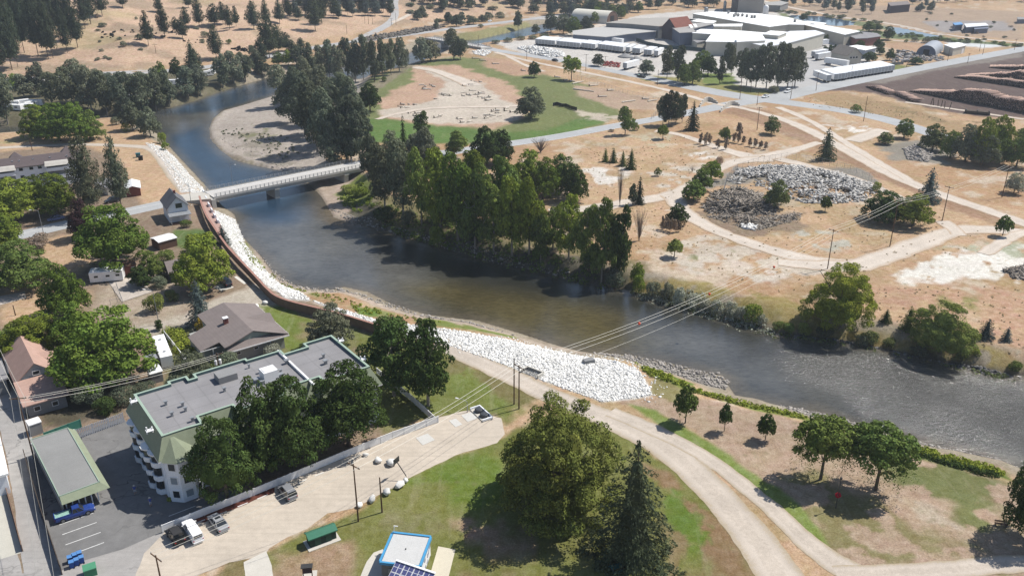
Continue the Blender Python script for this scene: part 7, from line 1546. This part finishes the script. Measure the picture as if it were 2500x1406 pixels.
for x, y, s in ((893, 1113, 1.2), (923, 1127, 1.7), (954, 1134, 2.4), (991, 1174, 1.2), (976, 1187, 1.9), (944, 1205, 2.1), (909, 1222, 1.8), (878, 1237, 1.4)): boulder(x, y, s, 'white boulder along the edge of the sandy lot', 'white boulders along the sandy lot')
for x, y, s in ((648, 742, 1.8), (627, 752, 1.8)): boulder(x, y, s, 'white boulder at the end of the gravel street', 'white boulders by the gravel street')
for x, y, s in ((1742, 908, .9), (1733, 912, .7), (1752, 915, 1.3), (1755, 922, 1.0), (2009, 996, .6), (2018, 1000, .6), (2325, 1090, .7), (2085, 1022, .8)): boulder(x, y, s, 'dark stone standing in the shallows near the bank', 'stones in the shallows', M_GROCK)
# heaps
def heap(poly_px, hmax, seed=0):
    Pp = np.array(GL(poly_px))
    return lambda q: hmax * sm(-sdist(q, Pp) / 6) * (0.5 + 0.6 * (fbm(q[:, 0] + seed, q[:, 1], 7, 3) * .5 + .5) + .2 * rng.random(len(q)))
RUB = [(1775, 440), (1800, 415), (1870, 402), (1960, 405), (2060, 425), (2125, 445), (2150, 468), (2110, 492), (2040, 498), (1960, 496), (1910, 480), (1860, 455), (1800, 455)]
rocks('concrete_rubble', [(RUB, 1)], 9500, (.3, 1.3), rock_mat('broken concrete', rgb(204, 200, 194, .8), .5), 'grey heap of broken concrete inside the chain link fence', 0, .1, .32, 1.5, heap(RUB, 1.0), tilt=.5, clump=-.12)
DW1 = [(1715, 505), (1740, 470), (1790, 458), (1850, 472), (1900, 500), (1890, 525), (1800, 525), (1730, 520)]
DW2 = [(1725, 530), (1800, 520), (1870, 530), (1960, 520), (1950, 535), (1900, 550), (1850, 562), (1800, 552)]
DRIFT = rock_mat('grey driftwood', rgb(172, 160, 146), .55)
rocks('driftwood_heap', [(DW1, 1)], 2600, (.35, .8), DRIFT, 'tangled heap of grey driftwood logs', 0, .1, .35, 6.0, heap(DW1, 2.2), tilt=.3, clump=-.3)
rocks('driftwood_heap', [(DW2, 1)], 2400, (.22, .5), DRIFT, 'lower heap of brush and sticks in front of the driftwood', 0, .1, .4, 5.5, heap(DW2, 1.0), tilt=.3, clump=-.1)
rocks('concrete_rubble', [([(1808, 545), (1850, 552), (1845, 564), (1810, 558)], 1)], 90, (.6, 1.6), M_WROCK, 'white concrete chunks at the foot of the brush heap')
rocks('gravel_mound', [([(2205, 365), (2240, 352), (2280, 378), (2265, 397), (2215, 390)], 1)], 1300, (.4, 1.3), M_GROCK, 'grey mound of broken rock beside the round trees', piles=heap([(2205, 365), (2240, 352), (2280, 378), (2265, 397), (2215, 390)], 2.2))
rocks('brush_heap', [([(2448, 660), (2500, 648), (2540, 655), (2540, 680), (2480, 682)], 1)], 500, (.3, .8), DRIFT, 'dark brush heap at the right edge', flat=.4, long=4, piles=heap([(2448, 660), (2500, 648), (2540, 655), (2540, 680), (2480, 682)], 1.0))
rocks('stone_pile', [([(1262, 118), (1300, 114), (1375, 128), (1380, 138), (1340, 141), (1296, 132)], 1)], 900, (.8, 2.2), M_WROCK, 'white stone pile in the mill yard', piles=heap([(1262, 118), (1300, 114), (1375, 128), (1380, 138), (1340, 141), (1296, 132)], 1.5))
rocks('stone_pile', [([(1152, 126), (1180, 122), (1200, 128), (1185, 138), (1160, 134)], 1)], 300, (.6, 1.5), M_WROCK, 'white stones below the far bridge')
rocks('scrap_heap', [([(1470, 150), (1515, 155), (1512, 166), (1474, 162)], 1)], 130, (.8, 2), rock_mat('red scrap metal', (0.28, 0.07, 0.06, 1), .4), 'red scrap metal beside the mill road')
rocks('junk_yard', [([(2170, 140), (2200, 122), (2240, 130), (2305, 140), (2300, 150), (2250, 150), (2180, 155)], 1)], 420, (.8, 2.6), rock_mat('mixed scrap', rgb(170, 166, 164), .7), 'junk and old vehicles in front of the arched shed', flat=.5, long=1.6)
rocks('lumber_stacks', [([(1468, 80), (1520, 74), (1524, 84), (1475, 92)], 1)], 240, (1, 2.4), rock_mat('weathered lumber', rgb(150, 136, 122), .5), 'lumber stacks on the pale mill yard', flat=.5, long=2)
rocks('lumber_stacks', [([(1595, 82), (1625, 78), (1622, 88), (1594, 90)], 1)], 90, (1.5, 3.5), rock_mat('brown lumber', rgb(146, 108, 84), .4), 'brown lumber beside the red roofed barn', flat=.6, long=2)
rocks('cliff_rocks', [([(880, 96), (960, 82), (1065, 64), (1085, 66), (1060, 74), (960, 92), (890, 102)], 1)], 700, (1.2, 3.5), rock_mat('hill rock', rgb(126, 118, 108), .4), 'grey rock cut above the highway', z=None)
rocks('cliff_rocks', [([(230, 60), (300, 70), (520, 90), (520, 110), (250, 100)], .5), ([(560, 120), (640, 110), (600, 130)], .5)], 90, (1, 3), rock_mat('hill rock', (0, 0, 0, 1)), 'grey outcrops on the dry hillside', z=None)
for x, y, r, h, lb in ((1527, 140, 5, 2.2, 'left'), (1553, 146, 4, 2.0, 'right')):
    B = G(x, y); V = MB().lathe([(r, 0), (r * .8, h * .3), (r * .4, h * .75), (.2, h)], (0, 0, 0), 14); o = V.build('gravel_cone', M_GREYW, None, B, smooth=True); tag(o, 'small grey gravel cone in the mill yard, the %s one' % lb, 'gravel pile')
def logdeck(A, B, dep, h, label, n, taper=15):
    A, B = G(*A)[:2], G(*B)[:2]; d = B - A; L = np.linalg.norm(d); u = d / L; v = np.array([-u[1], u[0]])
    s = rng.uniform(0, L, n); hh = h * np.minimum(1, s / taper) * (.85 + .3 * fbm(s, s * 0, 9, 2)); z = np.where(rng.random(n) < .4, hh * rng.uniform(.85, 1.05, n), hh * rng.random(n)); r = rng.uniform(.14, .3, n); k = 7; ang = np.arange(k) * 2 * np.pi / k
    jit = rng.normal(size=n) * .5; th = rng.normal(size=n) * .05; V = []
    for e, yy in ((0, 0), (1, dep)):
        c = A + u * (s + th * yy)[:, None] + v * (yy + jit)[:, None]
        V.append(np.stack([c[:, None, 0] + u[0] * np.cos(ang) * r[:, None] * (1 - .3 * e), c[:, None, 1] + u[1] * np.cos(ang) * r[:, None] * (1 - .3 * e), z[:, None] + .3 + np.sin(ang) * r[:, None] * (1 - .3 * e)], -1))
    V = np.concatenate(V, 1).reshape(-1, 3); i = np.arange(k); Fs = np.stack([i, (i + 1) % k, k + (i + 1) % k, k + i], 1)[:, ::-1]; F = (Fs[None] + 2 * k * np.arange(n)[:, None, None]).reshape(-1, 4)
    cap = []; 
    for a_, b_, c_, d_ in ((0, 1, 2, 3), (0, 3, 4, 5), (0, 5, 6, 6)): cap.append((a_, b_, c_, d_))
    cf = np.array([(0, 1, 2, 3), (0, 3, 4, 5)]); F2 = (cf[None] + 2 * k * np.arange(n)[:, None, None]).reshape(-1, 4)
    o = link('log_deck', mesh_np('log_deck', V, np.vstack([F, F2]), [M_BARKL, M_ENDL], np.r_[np.zeros(len(F), int), np.ones(len(F2), int)]), kind='stuff'); o['label'] = label; o['category'] = 'log pile'
s_ = NT('reddish log bark'); ge_ = s_.new('ShaderNodeNewGeometry'); rc_ = s_.new('ShaderNodeRGB'); rc_.outputs[0].default_value = rgb(214, 178, 158, .85); s_.fin(s_.hsv(rc_.outputs[0], v=s_.rng(ge_.outputs['Random Per Island'], 0, 1, .6, 1.25)), .95, 0, .1); M_BARKL = s_.m
M_ENDL = mat('shade painted log ends', rgb(54, 38, 38), .95, var=.3, sc=1)  # shade on the end faces is put into this colour
logdeck((2222, 224), (2640, 302), 8, 5.4, 'nearest long log deck in the log yard', 2600, 30)
logdeck((2330, 190), (2640, 236), 6, 2.4, 'low front log deck in the log yard', 1300, 12)
logdeck((2352, 188), (2640, 222), 8, 5.6, 'middle long log deck in the log yard', 1900, 22)
logdeck((2415, 166), (2640, 186), 8, 3.0, 'furthest log deck in the log yard', 900, 20)
for A_, B_, n_, lb in (((2115, 213), (2170, 232), 260, 'loose dark logs at the corner of the log yard'), ((2172, 226), (2228, 250), 320, 'small pile of short logs at the corner of the log yard')): logdeck(A_, B_, 4, 1.5, lb, n_, 6)
B = G(2385, 279); t = thing('log_bunk', 'rusty log bunk trailer at the edge of the log yard', 'trailer', B, hdg((2360, 277), (2408, 281))); b = MB(); b.box((0, 0, .9), (10, 2.4, 1.0)); b.build('load', M_LOGD, t); b = MB(); b.box((0, 0, .35), (10.4, 1, .2)); b.build('frame', M_STEEL, t); [MB().box((x, 0, 1), (.2, 2.6, 1.9)).build('stake', M_STEEL, t) for x in (-4.6, 0, 4.6)]
for i, x in enumerate((2272, 2279, 2290, 2297, 2306, 2318)):
    B = G(x, 256 + i * 2.2); o = MB().tube([(0, 0, -.1), (rng.normal() * .5, rng.normal() * .3, 3.2)], .16, 6).build('leaning_post', M_LOGD, None, B); tag(o, 'dark leaning post at the edge of the log yard', 'post', 'leaning posts in a row')

# park furniture
def green_shelter():
    t, w, a = house('storage_shed', 'long green metal storage shed with a pitched roof on a white slab', (758, 1338), (822, 1314), 1.5, 1.6, 2.0, mat('green metal roof', rgb(34, 124, 92), .45, var=.06), mat('dark green wall', rgb(22, 62, 50), .6), 'x', over=.22, cat='shed')
    MB().box((w / 2, .6, .03), (w + .9, 2.6, .12)).build('slab', M_CONC, t)
    for x in (.3, .7): MB().box((w * x, -.04, .8), (.9, .05, 1.4)).build('door', mat('green door', rgb(30, 84, 66), .5), t)
green_shelter()
B = G(222, 1400); t = thing('utility_cabinet', 'small square green utility cabinet at the bottom edge', 'utility cabinet', (B[0], B[1], 0), R(30)); MB().box((0, 0, .6), (1.6, 1.4, 1.2)).build('body', mat('cabinet green', rgb(60, 140, 100), .5), t); MB().box((0, 0, 1.25), (1.7, 1.5, .12)).build('lid', mat('cabinet green light', rgb(80, 160, 118), .5), t)
B = G(752, 1408); t = thing('notice_board', 'dark roofed notice board at the bottom edge', 'notice board', (B[0], B[1], 0), R(8)); [MB().box((x, 0, .9), (.12, .12, 1.8)).build('post', M_BRWN, t) for x in (-.6, .6)]; MB().box((0, 0, 1.2), (1.2, .1, 1)).build('board', M_BARN, t); b = MB(); b.box((0, .0, 1.95), (1.6, .9, .1)); b.build('roof', M_STEEL, t); MB().box((.2, .4, .02), (2, 1.6, .06)).build('slab', M_CONC, t)
def bin_(x, y, i):
    B = G(x, y); t = thing('wheelie_bin', 'blue wheeled bin at the end of the car park', 'bin', (B[0], B[1], .04), R(28), 'blue bins in the car park'); blue = mat('bin blue', rgb(28, 92, 190), .45, var=.06); lid = mat('bin lid', rgb(90, 150, 220), .4, var=.05)
    MB().box((0, 0, .5), (.56, .6, .95), taper=(1.12, 1.12)).build('bin_body', blue, t); MB().box((0, 0, 1.0), (.68, .74, .08)).build('lid', lid, t); [MB().tube([(s * .25, -.34, .12), (s * .32, -.34, .12)], .12, 8).build('wheel', M_TYRE, t) for s in (-1, 1)]
for i, (x, y) in enumerate(((173, 1372), (184, 1366), (196, 1361), (177, 1384), (189, 1378), (201, 1372))): bin_(x, y, i)
B = G(2040, 1240); hL = topz(2055, 1164, B); t = thing('lamp_post', 'dark park lamp post with a red flower basket between the shade trees', 'lamp post', B); MB().tube([(0, 0, 0), (0, 0, hL - .5)], .07, 8, .05).build('pole', M_STEEL, t); MB().lathe([(.06, 0), (.16, .1), (.2, .4), (.05, .55)], (0, 0, hL - .55), 10).build('lantern', M_STEEL, t)
zb = topz(2046, 1208, B); V = quads(np.array([0, 0, zb]) + unit(rng.normal(size=(160, 3))) * .38, unit(rng.normal(size=(160, 3))), .13); o = link('flower_basket', leafmesh('flower_basket', V, LEAF), t); o.color = (.5, .03, .06, 1)
def bench(x, y, rz, label, m=None):
    B = G(x, y); t = thing('park_bench', label, 'bench', B, rz); m = m or M_BRWN
    b = MB(); [b.box((0, -.16 + .16 * i, .45), (1.8, .13, .05)) for i in range(3)]; b.build('seat', m, t); b = MB(); [b.box((0, .3, .62 + .18 * i), (1.8, .05, .13)) for i in range(2)]; b.build('backrest', m, t); [MB().box((s * .75, .05, .22), (.08, .5, .44)).build('leg', M_STEEL, t) for s in (-1, 1)]
bench(2443, 1284, R(-14), 'bench in the shade of the dark tree at the right edge')
B = G(1505, 1392); t = thing('picnic_table', 'teal picnic table in the shadow at the foot of the spruce', 'picnic table', B, R(25)); tm_ = mat('teal paint', rgb(36, 110, 108), .5); MB().box((0, 0, .74), (1.8, .75, .05)).build('table_top', tm_, t); [MB().box((0, s * .7, .45), (1.8, .26, .05)).build('seat', tm_, t) for s in (-1, 1)]; [MB().box((s * .7, 0, .37), (.08, 1.4, .74), taper=(1, .4)).build('leg', M_STEEL, t) for s in (-1, 1)]
# hoop by the boulders
B = G(992, 1172); t = thing('basketball_hoop', 'dark basketball hoop leaning over the sandy lot between the boulders', 'basketball hoop', (B[0], B[1], 0), R(150)); MB().tube([(0, 0, 0), (0, 0, .9), (1.7, 0, 3.0)], .08, 8).build('pole', M_STEEL, t); MB().box((1.8, 0, 3.2), (.06, 1.5, 1.0)).build('backboard', M_STEEL, t)
b = MB(); b.tube([(1.83 + .25 + .23 * math.cos(q), .23 * math.sin(q), 2.95) for q in np.arange(0, 6.5, .5)], .02, 4); b.build('rim', mat('orange marker', (0, 0, 0, 1)), t)
# pump station pad and lids
c, a, L, w = frame([(1148, 999), (1172, 992), (1203, 1021), (1178, 1030)], .15); t = thing('pump_station', 'concrete pump station pad with two round black lids', 'pump station', (c[0], c[1], 0), a); MB().box((0, 0, .1), (L, w, .2)).build('pad', M_CONC, t)
b = MB(); [b.box(q, s) for q, s in (((0, w / 2 - .1, .35), (L, .2, .4)), ((0, -w / 2 + .1, .35), (L, .2, .4)), ((L / 2 - .1, 0, .35), (.2, w - .4, .4)))]; b.build('kerb', M_WWALL, t)
for s in (-1, 1): MB().lathe([(.75, 0), (.75, .45), (.6, .6), (.1, .66)], (0, s * w * .2, .2), 18).build('lid', mat('lid grey', rgb(74, 78, 84), .5), t)
for q in ([(1126, 1014), (1150, 1006), (1166, 1021), (1142, 1030)], [(1096, 1027), (1113, 1022), (1129, 1036), (1112, 1043)], [(1015, 1069), (1044, 1058), (1062, 1074), (1032, 1087)]): sheet('concrete_pad', np.array(GL(q)), soil('light slab', rgb(216, 214, 208), .8, .05, .05), 0.06)
sheet('foundation_slab', ragged(np.array(GL([(262, 685), (338, 677), (372, 713), (298, 738)])), 1, .05), soil('old slab', rgb(202, 190, 178), .6, .14, .1), 0.12)
sheet('concrete_pad', np.array(GL([(522, 702), (578, 674), (603, 692), (541, 711)])), soil('light slab white', rgb(226, 222, 212), .8, .04, .05), 0.06)
sheet('foundation_slab', ragged(np.array(GL([(-60, 735), (60, 712), (64, 728), (0, 745), (-60, 752)])), 1, .1), soil('old slab', rgb(202, 190, 178), .6, .14, .1), 0.06)
sheet('yard_slab', np.array(GL([(-250, 1190), (8, 1182), (52, 1342), (50, 1350), (-250, 1440)])), soil('cream yard slab', rgb(206, 202, 188), .4, .05, .05), 0.03)
fence('board_fence', 'tan board fence beside the cream slab at the left edge', [(12, 1180), (34, 1262), (56, 1345)], 1.2, m=mat('tan boards', rgb(150, 118, 96), .9, var=.1))
pxb('garage', 'white garage cut by the left edge beside the back lane', [(-90, 1050), (-6, 1068), (14, 1158), (-90, 1190)], 3.5, M_WWALL, M_WROOF, cat='garage')
pxb('garage', 'grey roofed garage behind the salmon roofed house', [(-60, 900), (0, 880), (14, 925), (-60, 950)], 3.0, M_GREYW, M_GROOF, cat='garage')
# outfall on the rock slope
B = G(1300, 912); t = thing('outfall', 'concrete outfall with a steel grate on the white rocks', 'outfall', B, R(-38)); b = MB(); b.box((0, .9, .3), (4.2, .25, .8)); b.box((-2, 0, .3), (.25, 2, .8)); b.box((2, 0, .3), (.25, 2, .8)); b.build('headwall', M_CONC, t); b = MB(); [b.box((x, 0, .45), (.08, 1.8, .06)) for x in np.arange(-1.8, 1.9, .3)]; b.build('grate', M_STEEL, t)
B = G(1437, 886); t = thing('concrete_block', 'grey concrete block at the edge of the white rocks', 'block', B, R(20)); MB().box((0, 0, .4), (2.4, 1.4, 1.0), taper=(.9, .9)).build('block', M_GREYW, t)
for x, y, c_, nm in ((338, 384, rgb(50, 120, 130), 'teal'), (344, 391, (.02, .02, .02, 1), 'black')):
    B = G(x, y); t = thing('dumpster', nm + ' litter bin on the upstream trail', 'bin', B, R(20)); MB().box((0, 0, .7), (1.5, 1.2, 1.4)).build('bin_body', mat(nm + ' bin', c_, .5), t); MB().box((0, 0, 1.45), (1.7, 1.4, .14)).build('lid', mat(nm + ' bin', c_), t)
# a person walking on the car park
def person(x, y, label, shirt, trousers, hat, rz=0, h=1.72):
    B = G(x, y); t = thing('person', label, 'person', (B[0], B[1], .04), rz); k = h / 1.75
    J = [((0, 0, .95), .15), ((0, 0, 1.15), .13), ((0, .01, 1.38), .16), ((0, 0, 1.5), .06), ((0, .02, 1.62), .095), ((0, .03, 1.72), .08), ((.1, 0, .9), .1), ((.11, .06, .5), .065), ((.11, -.02, .08), .045), ((.11, .14, .03), .04), ((-.1, 0, .9), .1), ((-.11, -.05, .5), .065), ((-.11, -.16, .1), .045), ((-.11, -.02, .03), .04),
         ((.2, 0, 1.42), .06), ((.25, .03, 1.15), .042), ((.23, .16, .95), .03), ((-.2, 0, 1.42), .06), ((-.25, -.02, 1.15), .042), ((-.24, .1, .95), .03)]
    E = [(0, 1), (1, 2), (2, 3), (3, 4), (4, 5), (0, 6), (6, 7), (7, 8), (8, 9), (0, 10), (10, 11), (11, 12), (12, 13), (2, 14), (14, 15), (15, 16), (2, 17), (17, 18), (18, 19)]
    me = bpy.data.meshes.new('body'); me.from_pydata([tuple(q * k for q in p) for p, r in J], E, []); sk = mat('skin', rgb(206, 160, 136), .6); me.materials.append(sk); o = link('body', me, t); m = o.modifiers.new('s', 'SKIN')
    for v, (p, r) in zip(me.skin_vertices[0].data, J): v.radius = (r * k, r * k)
    me.skin_vertices[0].data[0].use_root = True; o.modifiers.new('u', 'SUBSURF').levels = 1
    b = MB(); b.lathe([(.17, .92), (.17, 1.1), (.2, 1.36), (.12, 1.48)], (0, 0, 0), 10); [b.tube([(s * .19, 0, 1.43), (s * .25, .01, 1.2)], .07, 6, .06) for s in (-1, 1)]; b.build('shirt', mat('shirt ' + label[:5], shirt, .9), t)
    b = MB(); b.lathe([(.15, .8), (.18, .96)], (0, 0, 0), 10); b.tube([(.1, 0, .88), (.11, .06, .48)], .1, 6, .08); b.tube([(-.1, 0, .88), (-.11, -.05, .48)], .1, 6, .08); b.build('shorts', mat('trousers ' + label[:5], trousers, .9), t)
    MB().lathe([(.19, 0), (.12, .03), (.1, .12), (.03, .14)], (0, .02, 1.66 * k), 12).build('hat', mat('hat', hat, .9), t)
person(369, 1236, 'person in a blue shirt and pale hat walking out of the building shadow', rgb(90, 110, 190), rgb(200, 200, 205), rgb(220, 214, 200), R(30))
person(331, 1206, 'person in dark clothes standing in the building shadow', rgb(50, 48, 60), rgb(40, 40, 44), rgb(60, 56, 52), R(200))
# ------------------------------------------------------------------ the air
def haze():
    s = NT('haze air'); s.n.remove(s.b)
    v = s.new('ShaderNodeVolumePrincipled'); v.inputs['Color'].default_value = (0.82, 0.9, 1.0, 1); v.inputs['Density'].default_value = 0.00016
    v.inputs['Anisotropy'].default_value = 0.3
    s.link(v.outputs[0], s.o.inputs['Volume'])
    b = MB(); b.box((0, 1300, 70), (6800, 7000, 160)); o = b.build('haze', s.m, kind='stuff'); o['label'] = 'thin blue summer haze over the valley'; o['category'] = 'haze'
haze()
# ------------------------------------------------------------------ labels: things that read alike are told apart by their place
ORD = ['', 'first', 'second', 'third', 'fourth', 'fifth', 'sixth', 'seventh', 'eighth', 'ninth', 'tenth', 'eleventh', 'twelfth', 'thirteenth', 'fourteenth', 'fifteenth', 'sixteenth', 'seventeenth', 'eighteenth', 'nineteenth', 'twentieth']
def ordn(i):
    if i <= 20: return ORD[i]
    t = {2: 'twenty', 3: 'thirty', 4: 'forty', 5: 'fifty', 6: 'sixty', 7: 'seventy', 8: 'eighty', 9: 'ninety'}; q, r = divmod(i, 10)
    return t[q] + '-' + ORD[r] if r else t[q].replace('y', 'ieth')
def relabel():
    by = {}
    for o in LABELS: by.setdefault(o['label'], []).append(o)
    for lb, os in by.items():
        if len(os) < 2: continue
        def key(o):
            p = o.location; q = Vector((p.x, p.y, p.z - CAMH)); return q.x / (q.y * ct - q.z * st)
        os.sort(key=key)
        for i, o in enumerate(os):
            suf = 'leftmost one' if i == 0 else 'rightmost one' if i == len(os) - 1 else ordn(i + 1) + ' from the left'
            o['label'] = lb + ', ' + suf
relabel()
